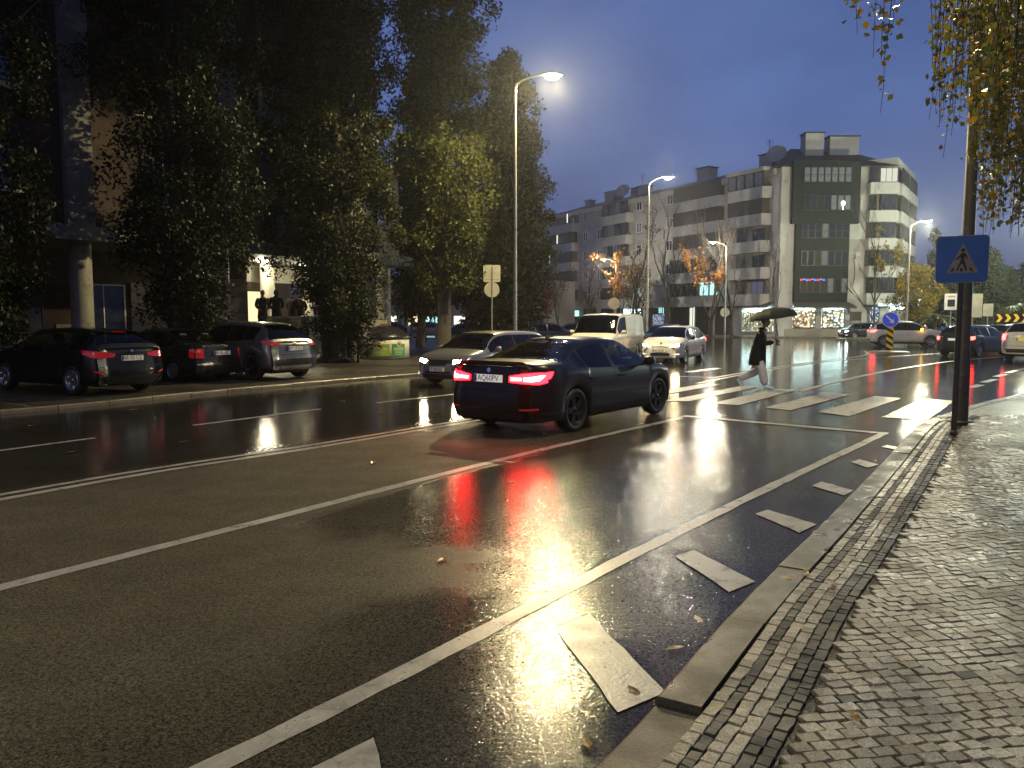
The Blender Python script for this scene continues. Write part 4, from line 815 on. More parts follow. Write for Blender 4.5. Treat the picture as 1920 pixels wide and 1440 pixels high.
# parked far row left of the van
for i, (x, y, az, pn, lb, S2) in enumerate([(-3.1, 58.0, 70, P_navy, 'dark low car at the left end of the far parked row', SEDAN), (0.8, 59.5, 70, P_black, 'black car with a rounded roof in the far parked row beside the lamp post', HATCH), (2.2, 51.0, 62, P_navy, 'long navy estate parked just right of the tall lamp post', ESTATE), (4.9, 57.0, 75, P_black2, 'dark car parked behind the silver estate car', SEDAN), (6.0, 66, 190, P_silver, 'silver car with one bright white lamp left of the van', HATCH), (-7.6, 72, 100, P_silver, 'pale car glimpsed between the thin park trunks', HATCH), (-11.3, 74, 95, P_black2, 'dark car parked beyond the round container', HATCH)]):
    make_car('parked_car', lb, 'car', S2, (x, y), az, pn, z=0.07 if i != 4 else 0, detail=1, group='cars parked in the far row', lights='head' if i == 4 else 'off', head='head_cool')
# ------------------------------------------------------------------ street lamps, signs, street furniture
LAMPCOL = (1.0, 0.82, 0.42)
def street_lamp(base, H, arm, label, power, lens='lamp', pole_r=0.085, mat='steel', name='street_lamp', group='street lamps', lit=True, col=None, headscale=1.0, kink=0.25, dual=False, z0=0.05, tilt=0.0, spot=158):
    root = empty(name, (base[0], base[1], z0), 0, label, 'street lamp', group); col = col or ((1.0, 0.89, 0.66) if lens == 'lamp_far' else LAMPCOL)
    a = Vector((arm[0], arm[1], 0)); L = a.length; d = a.normalized() if L > 0 else Vector((1,0,0)); H2 = H - z0
    mb = MB(); mb.tube([(0,0,-0.05),(0,0,0.05),(0,0,1.1),(0,0,1.15),(0,0,H2-0.3)], [pole_r*1.25, pole_r*1.2, pole_r*1.15, pole_r, pole_r*0.62], 12); mb.lathe([(0.001,0.02),(0.2,0.02),(0.2,0.0)], 12); mb.build('pole', M[mat], root)
    mb = MB(); mb.tube([(0,0,H2-0.32), tuple(d*0.05 + Vector((0,0,H2-0.12))), tuple(d*0.25 + Vector((0,0,H2+0.02))), tuple(d*L*0.55 + Vector((0,0,H2+kink*0.6))), tuple(d*L + Vector((0,0,H2+kink)))], [pole_r*0.6, pole_r*0.55, pole_r*0.5, pole_r*0.45, pole_r*0.42], 8); mb.build('arm', M[mat], root)
    s = headscale; n = Vector((-d.y, d.x, 0)); c = d*L + Vector((0,0,H2+kink))
    def P(x, y, z): return tuple(c + d*(x*s) + n*(y*s) + Vector((0,0,z*s)))
    mb = MB(); prof = [(-0.12,0.05,0.05),(0.0,0.10,0.09),(0.25,0.16,0.11),(0.5,0.15,0.09),(0.66,0.08,0.04)]; vs = []
    for x, w, h in prof: vs += [P(x,-w,-0.02), P(x,-w*0.75,h*0.7), P(x,0,h), P(x,w*0.75,h*0.7), P(x,w,-0.02)]
    fs = [(i*5+j, i*5+j+1, i*5+5+j+1, i*5+5+j) for i in range(len(prof)-1) for j in range(4)] + [(0,4,3,2,1), (20,21,22,23,24)]
    mb.add(vs, fs, 0, True); hd = mb.build('lamp_head', M[mat], root)
    mb = MB(); g = 14; vs = [P(0.30,0,-0.19)]
    for k in range(g): t = 2*math.pi*k/g; vs.append(P(0.30+0.21*math.cos(t), 0.16*math.sin(t), -0.13))
    for k in range(g): t = 2*math.pi*k/g; vs.append(P(0.30+0.28*math.cos(t), 0.20*math.sin(t), -0.022))
    mb.add(vs, [(0, 1+(k+1) % g, 1+k) for k in range(g)] + [(1+k, 1+(k+1) % g, 1+g+(k+1) % g, 1+g+k) for k in range(g)]); mb.build('lens', M[lens] if lit else M['winglass'], hd)
    if lit:
        l = bpy.data.lights.new('lamp_light', 'SPOT' if spot < 179 else 'POINT'); l.energy = power
        if spot < 179: l.spot_size = R(spot); l.spot_blend = 0.45 if spot < 165 else 0.12
        l.color = col; l.shadow_soft_size = 0.10
        o = bpy.data.objects.new('lamp_light', l); COL.objects.link(o); o.parent = root; o.location = P(0.30, 0, -0.34)
    return root
# near right: weathered post by the crossing sign, its lamp above the picture
np_ = Vector((7.03, 12.06))
street_lamp(np_, 9.6, (-1.5, -0.35), 'weathered lamp post just behind the blue crossing sign', 1500, lens='lamp_near', mat='darksteel', pole_r=0.098, z0=0.11)
street_lamp((-9.4, -10.5), 9.6, (-1.2, 1.0), 'lamp post on the near pavement behind the viewer', 3600, mat='darksteel', z0=0.05)
street_lamp((0.11, 28.2), 10.15, (1.02, 0.1), 'tall slender lamp post with bright yellow lamp beside the poplars', 5500, spot=176, z0=0.07, pole_r=0.075)
street_lamp((8.2, 47.2), 10.0, (0.85, 0.0), 'tall lamp post left of the apartment block, lamp level with its roof edge', 1300, spot=180, z0=0.07, pole_r=0.085, lens='lamp_far')
street_lamp((19.2, 70.0), 8.4, (-1.0, -0.2), 'shorter lamp post by the sidewalk with lamp over the right clump of orange leaves', 1700, spot=180, z0=0.12, lens='lamp_far')
street_lamp((11.6, 87.0), 8.2, (-1.1, -0.2), 'shorter lamp post by the sidewalk with lamp over the left clump of orange leaves', 1500, spot=180, z0=0.12, lens='lamp_far')
street_lamp((30.5, 60.0), 9.0, (0.85, -0.2), 'lamp post standing right of the apartment block on the roundabout', 5000, spot=180, z0=0.12, lens='lamp_far', col=(1.0, 0.93, 0.62))
street_lamp((46.2, 68.0), 9.8, (-0.7, -0.2), 'lamp post at the right picture edge beyond the birch strands', 5000, spot=180, z0=0.12, lens='lamp_far', col=(0.9, 1.0, 0.75))
street_lamp((-4.3, 52.0), 6.6, (1.3, 0.0), 'unlit lamp post among the dark trees beyond the container', 0, z0=0.07, lit=False, pole_r=0.09)
street_lamp((52.0, 52.0), 9.8, (-1.0, 0.5), 'lamp post right of the roundabout outside the picture', 6000, spot=180, z0=0.12, lens='lamp_far', col=(0.9, 1.0, 0.75))

def rrect(w, h, r, n=5):
    pts = []
    for cx, cyy, a0 in ((w/2-r, h/2-r, 0), (-w/2+r, h/2-r, 90), (-w/2+r, -h/2+r, 180), (w/2-r, -h/2+r, 270)):
        for k in range(n+1): t = R(a0 + 90*k/n); pts.append((cx + r*math.cos(t), cyy + r*math.sin(t)))
    return pts
def plate2d(name, pts, z, mats, parent, y0=0.0, th=0.003):     # flat plate in the local xz plane, facing -Y
    mb = MB(); n = len(pts); mb.add([(p[0], y0, p[1]+z) for p in pts] + [(p[0], y0+th, p[1]+z) for p in pts], [tuple(range(n)), tuple(range(n, 2*n))[::-1]] + [(i, n+i, n+(i+1) % n, (i+1) % n) for i in range(n)]); return mb.build(name, mats, parent)
def circ(r, n=28, cx=0, cz=0): return [(cx + r*math.cos(2*math.pi*k/n), cz + r*math.sin(2*math.pi*k/n)) for k in range(n)]
# pedestrian crossing sign
sp_ = G(1788, 815, 0.12); root = empty('crossing_sign', sp_, R(-30), 'square blue pedestrian crossing sign on a thin post at the kerb', 'road sign')
mb = MB(); mb.tube([(0,0,-0.05),(0,0,2.70)], 0.036, 12); mb.lathe([(0.034,0.0),(0.055,0.0),(0.05,0.05),(0.034,0.06)], 12); mb.build('post', M['darksteel'], root)
zc = 2.526; bd = plate2d('sign_board', rrect(0.70, 0.665, 0.06), zc, M['signback'], root, -0.055, 0.018)
mb = MB()
for zz in (2.2, 2.6): mb.box(-0.2, 0.2, -0.036, -0.030, zz-0.02, zz+0.02); mb.tube([(0,0,zz-0.02),(0,0,zz+0.02)], 0.042, 10)
mb.build('bracket', M['steel'], root)
plate2d('blue_face', rrect(0.685, 0.65, 0.055), zc, M['blue'], bd, -0.0575, 0.001)
plate2d('triangle', [(0.010,0.22),(-0.205,-0.195),(0.225,-0.195)], zc, M['cream'], bd, -0.0600, 0.001)
fig = [circ(0.026, 14, 0.012, 0.125)]
fig += [[(-0.005,0.088),(0.03,0.088),(0.055,0.06),(0.078,0.02),(0.066,-0.005),(0.055,0.0),(0.060,0.02),(0.038,0.045),(0.032,-0.02),(0.05,-0.06),(0.075,-0.165),(0.05,-0.168),(0.022,-0.085),(0.0,-0.06),(-0.03,-0.11),(-0.045,-0.165),(-0.07,-0.165),(-0.052,-0.105),(-0.018,-0.03),(-0.012,0.025),(-0.075,-0.012),(-0.085,0.0),(-0.035,0.05)]]
fig += [[(-0.15,-0.175),(-0.125,-0.125),(-0.092,-0.125),(-0.115,-0.175)], [(-0.022,-0.175),(-0.018,-0.125),(0.018,-0.125),(0.022,-0.175)], [(0.125,-0.175),(0.095,-0.125),(0.128,-0.125),(0.16,-0.175)]]
for q in fig: plate2d('pictogram', q[::1] if True else q, zc, M['black'], bd, -0.0625, 0.001)
bd.scale = (0.89, 1.0, 0.95)
# keep-right sign on striped board
kp = G(1667, 661); root = empty('keep_right_sign', (kp.x, kp.y, 0.0), R(-22), 'round blue sign with white diagonal arrow on a yellow and black striped board', 'road sign')
mb = MB(); mb.tube([(0,0.03,0),(0,0.03,2.0)], 0.03, 10); mb.build('post', M['steel'], root)
bd = plate2d('striped_board', [(-0.17,0.14),(0.17,0.14),(0.17,1.36),(-0.17,1.36)], 0, M['black'], root, -0.03, 0.03)
for k in range(4):
    z0 = 0.16 + k*0.34; q = [(-0.168,z0+0.17),(0.168,z0-0.10+0.05),(0.168,z0+0.13),(-0.168,min(1.355,z0+0.345))]; q = [(x, min(1.355, max(0.145, zz))) for x, zz in q]; plate2d('yellow_band', q, 0, M['yellow'], bd, -0.033, 0.001)
ds = plate2d('sign_disc', circ(0.40), 1.72, M['white'], root, -0.045, 0.012); plate2d('blue_face', circ(0.375), 1.72, M['blue2'], ds, -0.048, 0.001)
ar = [(-0.24,0.18),(-0.18,0.24),(0.08,-0.02),(0.15,0.05),(0.19,-0.19),(-0.05,-0.15),(0.02,-0.08)]; plate2d('arrow', ar, 1.72, M['white'], ds, -0.051, 0.001)
# backs of two signs on one post, left of the tall lamp
bp = Vector((-1.02, 39.5)); root = empty('sign_post', (bp.x, bp.y, 0.07), R(2), 'grey post with the backs of a square and a round road sign', 'road sign')
mb = MB(); mb.tube([(0,0,0),(0,0,4.3)], 0.04, 10); mb.build('post', M['steel'], root)
plate2d('square_sign_back', rrect(0.86,0.86,0.06), 3.98, M['signback'], root, 0.05, 0.02); plate2d('round_sign_back', circ(0.39), 3.17, M['signback'], root, 0.05, 0.02)
mb = MB(); mb.box(-0.34,0.34,0.03,0.049,3.66,3.70); mb.box(-0.03,0.03,0.03,0.049,3.75,4.25); mb.build('bracket', M['steel'], root)
def small_sign(x, y, zc, shape, label, mat='signback', h=None, name='road_sign', extra=None):
    r_ = empty(name, (x, y, 0.1), R(-math.degrees(math.atan2(x, y))), label, 'road sign'); mb = MB(); mb.tube([(0,0,-0.1),(0,0,(h or zc+0.3))], 0.04, 8); mb.build('post', M['steel'], r_)
    o = plate2d('sign_plate', shape, zc, M[mat], r_, -0.07, 0.02); return r_, o
small_sign(5.9, 45.0, 2.55, circ(0.34), 'round sign seen from behind above the white van roof')
small_sign(19.6, 71.5, 2.3, circ(0.42), 'round sign on the sidewalk in front of the shop pillars')
r_, o = small_sign(33.9, 60.0, 3.0, rrect(0.92,1.25,0.05), 'white square sign with a dark blue panel beside the yellow-green tree', 'white'); plate2d('blue_panel', rrect(0.5,0.55,0.03), 2.9, M['black'], o, -0.074, 0.001); plate2d('grey_bar', rrect(0.5,0.12,0.03), 3.4, M['signback'], o, -0.074, 0.001)
r_, o = small_sign(35.9, 60.5, 2.65, [(-0.42,-0.85),(0.62,-0.85),(0.62,0.98),(-0.1,0.98),(-0.1,-0.35),(-0.75,-0.35),(-0.75,-0.85)][::1], 'stepped back of a large direction sign at the roundabout'); 
small_sign(38.0, 62.0, 2.4, rrect(0.7,1.0,0.04), 'smaller sign back right of the large direction sign')
# chevron board
root = empty('chevron_board', (32.6, 50.6, 0.15), R(-31), 'black chevron board with three yellow arrows at the right picture edge', 'road sign')
mb = MB(); mb.tube([(-0.8,0.05,-0.1),(-0.8,0.05,1.6)], 0.04, 8); mb.build('post', M['steel'], root); mb = MB(); mb.tube([(0.8,0.05,-0.1),(0.8,0.05,1.6)], 0.04, 8); mb.build('post', M['steel'], root)
bd = plate2d('board', rrect(1.9,0.56,0.02), 1.68, M['black'], root, -0.03, 0.03)
for k in range(4):
    x = -0.88 + k*0.47; plate2d('chevron', [(x,-0.25),(x+0.19,-0.25),(x+0.36,0),(x+0.19,0.25),(x,0.25),(x+0.17,0)], 1.68, PBR('yellow_glow_film', (0.8,0.5,0.02), 0.4, emit=(1,0.62,0.03), es=0.55) if k == 0 else bpy.data.materials['yellow_glow_film'], bd, -0.033, 0.001)  # chevron brightness is emission in the film, not reflected light
# round underground-waste container
cp = G(722, 672, 0.07); root = empty('waste_container', (cp.x, cp.y, 0.07), 0, 'round cream waste container with dark domed lid and green posters', 'container')
mb = MB(); mb.lathe([(0.98,0.04),(1.03,0.06),(1.03,0.85),(0.98,0.88)], 48); mb.build('drum', PBR('cream_shell', (0.60,0.58,0.44), 0.4, dirt=((0.35,0.32,0.22), 3, 0.62)), root)
mb = MB(); mb.lathe([(1.06,0.84),(1.08,0.87),(1.02,0.98),(0.86,1.14),(0.6,1.30),(0.3,1.39),(0.001,1.41)], 48); lid = mb.build('lid', PBR('dark_lid', (0.018,0.015,0.018), 0.3, bump=0.5, bscale=9), root)
mb = MB(); mb.tube([(-0.2,0,1.39),(-0.15,0,1.45),(0.15,0,1.45),(0.2,0,1.39)], 0.02, 8); mb.build('handle', M['plastic'], lid)
mb = MB(); mb.lathe([(1.0,0.0),(1.06,0.0),(1.06,0.05),(1.0,0.06)], 48); mb.build('base_ring', M['mortar'], root)
def poster(a0, a1, z0, z1, mat, r=1.036, name='poster'):
    mb = MB(); n = 10; vs = []
    for i in range(n+1): t = R(a0 + (a1-a0)*i/n); vs += [(r*math.sin(t), -r*math.cos(t), z0), (r*math.sin(t), -r*math.cos(t), z1)]
    mb.add(vs, [(2*i, 2*i+2, 2*i+3, 2*i+1) for i in range(n)]); return mb.build(name, mat, root)
gm1 = PBR('lime_print', (0.22,0.33,0.03), 0.4); gm2 = PBR('green_print', (0.06,0.22,0.07), 0.4); ink = PBR('pale_ink', (0.55,0.62,0.40), 0.4)
for a0, a1, g in ((-28, 20, gm1), (25, 62, gm2)):
    pp = poster(a0, a1, 0.14, 0.64, g); am = (a0+a1)/2 - (2 if a0 < 0 else -1)
    for q in (0.45, 0.38): poster(a0+5, a1-5, q, q+0.032, ink, 1.039, 'text_line').parent = pp
    for q in (0.31, 0.27, 0.20): poster(a0+8, a1-9, q, q+0.018, ink, 1.039, 'text_line').parent = pp
    mb = MB(); n = 16; vs = [(1.042*math.sin(R(am)), -1.042*math.cos(R(am)), 0.62)]
    for k in range(n): t = 2*math.pi*k/n; aa = R(am) + 0.13*math.cos(t)/1.04; vs.append((1.042*math.sin(aa), -1.042*math.cos(aa), 0.62+0.13*math.sin(t)))
    mb.add(vs, [(0, 1+k, 1+(k+1) % n) for k in range(n)]); mb.build('badge', M['cream'], pp)
    mb = MB(); aa = R(am); mb.tube([(1.05*math.sin(aa-0.05), -1.05*math.cos(aa-0.05), 0.67), (1.05*math.sin(aa), -1.05*math.cos(aa), 0.60), (1.05*math.sin(aa+0.06), -1.05*math.cos(aa+0.06), 0.59)], 0.014, 6); mb.build('badge_mark', M['black'], pp)
poster(-52, -47, 0.16, 0.34, ink)
# ------------------------------------------------------------------ buildings
class Frame:
    def __init__(s, o, e): s.o = Vector(o[:2]); s.e = Vector(e).normalized(); s.n = Vector((s.e.y, -s.e.x)); s.rz = math.atan2(s.e.y, s.e.x)
    def p(s, a, n, z): q = s.o + s.e*a + s.n*n; return (q.x, q.y, z)
    def box(s, mb, a0, a1, n0, n1, z0, z1, m=0):
        mb.add([s.p(a0,n0,z0), s.p(a0,n1,z0), s.p(a1,n1,z0), s.p(a1,n0,z0), s.p(a0,n0,z1), s.p(a0,n1,z1), s.p(a1,n1,z1), s.p(a1,n0,z1)],
               [(0,3,2,1), (4,5,6,7), (0,1,5,4), (1,2,6,5), (2,3,7,6), (3,0,4,7)], m)
WINC = {}
def window(fr, parent, a, n, z, w, h, cols=1, frame='white', pane='winglass', name='window', t=0.05, rows=1, gap=0.0):
    key = (w, h, cols, frame, t, rows)
    if key not in WINC:
        mb = MB()
        for i in range(cols+1): x = -w/2 + w*i/cols; d = t if i in (0, cols) else t*0.7; x0 = min(max(x-d/2, -w/2), w/2-d); mb.box(x0, x0+d, -0.04, 0.05, 0, h)
        for j in range(rows+1): zz = min(max(h*j/rows - t/2, 0), h-t); mb.box(-w/2+t, w/2-t, -0.037, 0.047, zz, zz+t)
        pb = MB(); pb.box(-w/2+t*0.5, w/2-t*0.5, 0.0, 0.02, t*0.5, h-t*0.5)
        WINC[key] = (mb.mesh(name + '_frame', M[frame]), pb)
    fm, pb = WINC[key]; pk = (key, pane)
    if pk not in WINC: WINC[pk] = pb.mesh('pane', M[pane] if isinstance(pane, str) else pane)
    o = link(name, fm, parent, fr.p(a, n, z), (0, 0, fr.rz)); link('pane', WINC[pk], o); return o
M['facade'] = PBR('pale_render', (0.38, 0.37, 0.35), 0.7, var=0.12, vscale=0.4, dirt=((0.24, 0.215, 0.18), 0.9, 0.56))
M['facade2'] = PBR('beige_render', (0.24, 0.215, 0.175), 0.75, var=0.12, vscale=0.5, dirt=((0.18,0.155,0.12), 1.2, 0.58))
M['green'] = PBR('green_tile', (0.009, 0.016, 0.013), 0.6, var=0.25, spec=0.2); M['brown'] = PBR('brown_shutter', (0.055, 0.045, 0.036), 0.5, var=0.2, vscale=2); M['roof'] = PBR('clay_roof', (0.085, 0.052, 0.040), 0.6, var=0.3, vscale=1.2, bump=0.6, bscale=9)
M['darkframe'] = PBR('dark_frame', (0.025, 0.025, 0.025), 0.4); M['shade'] = PBR('blind', (0.20, 0.20, 0.195), 0.5, var=0.25, vscale=1.5); M['curtain'] = PBR('curtained_pane', (0.15, 0.165, 0.18), 0.12, var=0.35, vscale=2.5)
M['lit_cool'] = EMIT('lit_cool', (0.50, 1.0, 0.95), 1.0); M['lit_white'] = EMIT('lit_white', (1.0, 0.96, 0.80), 1.3); M['lit_warm'] = EMIT('lit_warm', (1.0, 0.75, 0.40), 1.1); M['lit_dim'] = EMIT('lit_dim', (0.20, 0.19, 0.35), 0.25)
M['sign_red'] = EMIT('sign_red', (1.0, 0.03, 0.05), 2.4); M['sign_white'] = EMIT('sign_white', (0.75, 1.0, 1.0), 4.5); M['lit_blue'] = EMIT('lit_blue', (0.10, 0.18, 1.0), 2.2); M['strip_cool'] = EMIT('shop_strip_light', (0.7, 0.95, 1.0), 45.0)
M['xmas'] = display_material('christmas_display', [(1,0.88,0.62), (0.9,0.18,0.08), (1,0.62,0.22), (0.85,0.9,0.8), (0.35,0.22,0.08), (1,0.93,0.75)], 4.5, 2.8)
M['xmas2'] = display_material('white_display', [(1,0.95,0.8), (0.8,0.9,1.0), (1,0.62,0.25), (0.35,0.45,0.45), (1,0.98,0.9), (0.6,0.8,1.0)], 4.2, 2.8)
M['xmas3'] = display_material('bottle_display', [(1,0.9,0.6), (0.25,0.2,0.1), (0.9,0.85,0.7), (0.1,0.1,0.08), (1,0.8,0.5)], 5.5, 1.8)
M['bluelights'] = display_material('blue_fairy_lights', [(0.25,0.45,1.0), (0.03,0.06,0.4), (0.8,0.9,1.0), (0.05,0.1,0.6)], 6.0, 1.6)
M['awning'] = PBR('awning_cloth', (0.055, 0.048, 0.040), 0.7); M['interior_dim'] = PBR('dim_interior', (0.03, 0.024, 0.018), 0.8)
blk = empty('apartment_block', (26.0, 76.2, 0.0), 0, 'pale apartment block with a dark green glazed corner, shops below and two big chimneys', 'building')
def bpart(name, mb, mats, parent=blk):
    o = mb.build(name, mats, None); o.parent = parent; o.matrix_parent_inverse = parent.matrix_world.inverted() if False else Matrix.Translation(-Vector(parent.location)); return o
def wpart(fr, *a, **k):
    o = window(fr, blk, *a, **k); o.matrix_parent_inverse = Matrix.Translation(-Vector(blk.location)); return o
FL, FG, FR_ = Frame((26.0,76.2), (-0.495,0.869)), None, None
FL.n = Vector((-0.869, -0.495)); FL.rz = math.atan2(-0.869, 0.495) + 0.0; 

# left wing: s runs from the corner away from the viewer; outward normal towards the viewer
FL.rz = math.atan2(-0.869, 0.495)                      # window local +X runs back towards the corner so its -Y faces out
FF = Frame((27.3,75.6), (1,0)); FR2 = Frame((36.7,75.7), (0.57,0.82))
ZF = [3.4 + 2.62*k for k in range(5)]; EV = 16.35
mb = MB(); FL.box(mb, -0.3, 43, -10, 0, 0, EV); bpart('wall', mb, M['facade'])
mb = MB(); FF.box(mb, -1.4, 9.4, -9, 0, 0, EV); bpart('wall', mb, M['facade'])
mb = MB(); FR2.box(mb, 0, 11, -8, 0, 0, EV); bpart('wall', mb, M['facade'])
# roofs
def roof(fr, a0, a1, h0=0.0, h1=0.0, zr=18.9):
    mb = MB(); A = [fr.p(a0,0.45,EV+0.02), fr.p(a1,0.45,EV+0.02), fr.p(a1-h1,-5.5,zr), fr.p(a0+h0,-5.5,zr), fr.p(a0,-11,EV+0.02), fr.p(a1,-11,EV+0.02)]
    mb.add(A, [(0,1,2,3), (3,2,5,4), (0,3,4), (1,5,2), (0,4,5,1)]); bpart('roof', mb, M['roof'])
roof(FL, -1.0, 44, 1.0, 3.0, 18.2); roof(FF, -1.9, 9.7, 3.2, 3.5, 19.2); 
mb = MB(); FR2.box(mb, -0.2, 11.2, -8.2, 0.35, EV, EV+0.85); bpart('parapet', mb, M['facade'])
# cornice bands
mb = MB(); FL.box(mb, 0.3, 43.2, 0.003, 0.5, EV-0.55, EV+0.0); bpart('cornice', mb, M['facade'])
# green corner: two wide upper storeys, three narrower below
mb = MB(); FF.box(mb, -0.45, 5.95, 0.0, 0.55, ZF[3]-0.35, EV+0.45); FF.box(mb, 0.0, 5.15, 0.0, 0.35, ZF[0]-0.1, ZF[3]-0.35); bpart('green_cladding', mb, M['green'])
for k in range(5):
    n0 = 0.56 if k >= 3 else 0.36; x0 = 0.45
    cols = {4: ['curtain']*7, 3: ['green', 'winglass', 'green', 'winglass', 'curtain', 'curtain', 'curtain'], 2: ['winglass']*3 + ['curtain'] + ['winglass']*3, 1: ['winglass', 'winglass', 'interior_dim', 'curtain', 'winglass', 'winglass', 'winglass'], 0: ['interior_dim']*4 + ['curtain', 'winglass', 'curtain']}[k]
    for i in range(7):
        wpart(FF, 0.82 + i*0.655, n0+0.045, ZF[k]+0.90, 0.62, 1.42, 1, 'darkframe', cols[i], rows=2 if k in (4,2) else 1)
# Christmas lights seen in the first-floor windows, a lit lamp above
for i in range(9):
    mb = MB(); a = 0.6 + i*0.27; c = FF.p(a, 0.46, ZF[0]+2.16 + 0.05*math.sin(i*2)); mb.box(c[0]-0.10, c[0]+0.10, c[1]-0.015, c[1]+0.015, c[2]-0.05, c[2]+0.05); bpart('fairy_light', mb, M['lit_blue'] if i % 3 else M['sign_red'])
mb = MB(); c = FF.p(4.3, 0.66, ZF[3]+1.55); mb.lathe([(0.001,-0.28),(0.16,-0.16),(0.20,0.0),(0.16,0.14),(0.001,0.24)], 10, loc=c); mb.box(c[0]-0.03, c[0]+0.03, c[1]-0.02, c[1]+0.02, c[2]-0.62, c[2]-0.28); bpart('lit_lamp', mb, EMIT('room_lamp', (0.95,1.0,0.85), 3.0))
# right front bays
for k in range(5):
    mb = MB(); FF.box(mb, 6.75, 9.5, 0.004, 0.9, ZF[k]-0.22, ZF[k]+0.85); bpart('balcony_parapet', mb, M['facade'])
    mb = MB(); FF.box(mb, 6.8, 9.3, 0.004, 0.03, ZF[k]+0.87, ZF[k]+2.5); bpart('loggia_back', mb, M['brown' if k in (1,2) else 'facade2'])
    wpart(FF, 7.35, 0.12, ZF[k]+0.9, 0.75, 1.5, 1, 'darkframe', 'winglass'); 
    if k != 4: wpart(FF, 8.55, 0.86, ZF[k]+0.87, 1.5, 1.5, 3, 'darkframe', 'winglass')
    mb = MB(); FR2.box(mb, 0.1, 4.8, 0.004, 0.8, ZF[k]-0.22, ZF[k]+0.85); FR2.box(mb, 5.4, 10.6, 0.004, 0.8, ZF[k]-0.22, ZF[k]+0.85); bpart('balcony_parapet', mb, M['facade'])
    for i in range(4): wpart(FR2, 0.9+i*1.1, 0.7, ZF[k]+0.87, 1.05, 1.5, 2, 'darkframe', 'winglass' if (i+k) % 3 else 'curtain')
    for i in range(4): wpart(FR2, 6.2+i*1.15, 0.7, ZF[k]+0.87, 1.1, 1.5, 2, 'darkframe', 'winglass' if (i+k) % 2 else 'curtain')
wpart(FF, 8.5, 0.80, ZF[4]+0.87, 1.7, 1.35, 3, 'darkframe', EMIT('lit_room', (1,0.97,0.82), 0.55))
# left wing storeys
LITW = {(1, 'B'): 'lit_cool'}
for k in range(5):
    z = ZF[k]
    for tag_, a0, a1, d in (('A', 0.9, 6.4, 1.0), ('B', 7.0, 15.0, 0.75), ('D', 22.6, 28.4, 0.8), ('F', 34.2, 42.6, 0.9)):
        e1 = a1 if not (tag_ == 'A' and k < 3) else a1-0.3
        mb = MB(); q = 0.45   # parapet with a splayed end
        pts = [FL.p(a0, 0.004, 0)[:2], FL.p(a0+q, d, 0)[:2], FL.p(e1-q, d, 0)[:2], FL.p(e1, 0.004, 0)[:2]]; mb.prism(pts[::-1], z-0.25, z+0.88); bpart('balcony_parapet', mb, M['facade'])
        if tag_ == 'A' and k == 4:
            for i in range(4): wpart(FL, a0+1.05+i*1.17, d-0.1, z+0.9, 1.1, 1.45, 1, 'darkframe', 'curtain')
            mb = MB(); pts = [FL.p(a0-0.2,0.004,0)[:2], FL.p(a0+q-0.2,d+0.15,0)[:2], FL.p(a1-q+0.2,d+0.15,0)[:2], FL.p(a1+0.2,0.004,0)[:2]]; mb.prism(pts[::-1], z+2.38, EV+0.25); bpart('fascia', mb, M['facade'])
        elif (tag_ == 'A' and k == 3) or (tag_ == 'B' and k >= 2) or (tag_ == 'F' and k in (1,2,3)):
            mb = MB(); FL.box(mb, a0+0.4, a1-0.4, 0.01, d-0.08, z+0.89, z+2.48); bpart('shutter_front', mb, M['brown'])
        elif tag_ in 'D':
            for i in range(4): wpart(FL, a0+0.95+i*1.3, d-0.12, z+0.9, 1.2, 1.5, 2, 'darkframe', ('winglass', 'curtain', 'winglass', 'winglass')[(i+k) % 4])
        else:
            mb = MB(); FL.box(mb, a0+0.1, a1-0.1, 0.005, 0.03, z+0.9, z+2.48); bpart('loggia_back', mb, M['facade2'])
            wpart(FL, a0+1.6, 0.08, z+0.9, 1.6, 1.3, 2, 'darkframe', 'lit_dim' if (tag_ == 'A' and k == 0) else 'winglass')
            wpart(FL, a1-1.6, 0.08, z+0.9, 1.4, 1.45, 2, 'darkframe', 'winglass')
            if tag_ == 'B':
                for i in range(2): wpart(FL, a0+0.9+i*1.5, 0.70, z+0.9, 1.4, 1.5, 2, 'darkframe', 'lit_cool' if k == 0 else 'winglass')
                for i in range(3): wpart(FL, a0+4.3+i*1.5, 0.70, z+0.9, 1.4, 1.5, 3, 'darkframe', 'winglass')
    for a in (15.9, 18.6, 21.4, 29.4, 32.6):
        if a in (18.6,) : continue
        wpart(FL, a, 0.03, z+1.0, 1.0, 1.15, 2, 'white', 'lit_cool' if (a == 21.4 and k == 0) else ('winglass' if (k+int(a)) % 3 else 'shade'))
    if k < 4:
        mb = MB(); FL.box(mb, 16.7, 21.8, 0.004, 0.30, z-0.25, z+0.75); bpart('balcony_parapet', mb, M['facade'])
for a, k in ((35.5,4), (40.0,2), (38.0,3), (24.0,0), (36.5,0)):
    mb = MB(); FL.box(mb, a, a+0.14, 1.0, 1.03, ZF[k]+1.0, ZF[k]+2.2); bpart('lit_slit', mb, M['lit_white'])
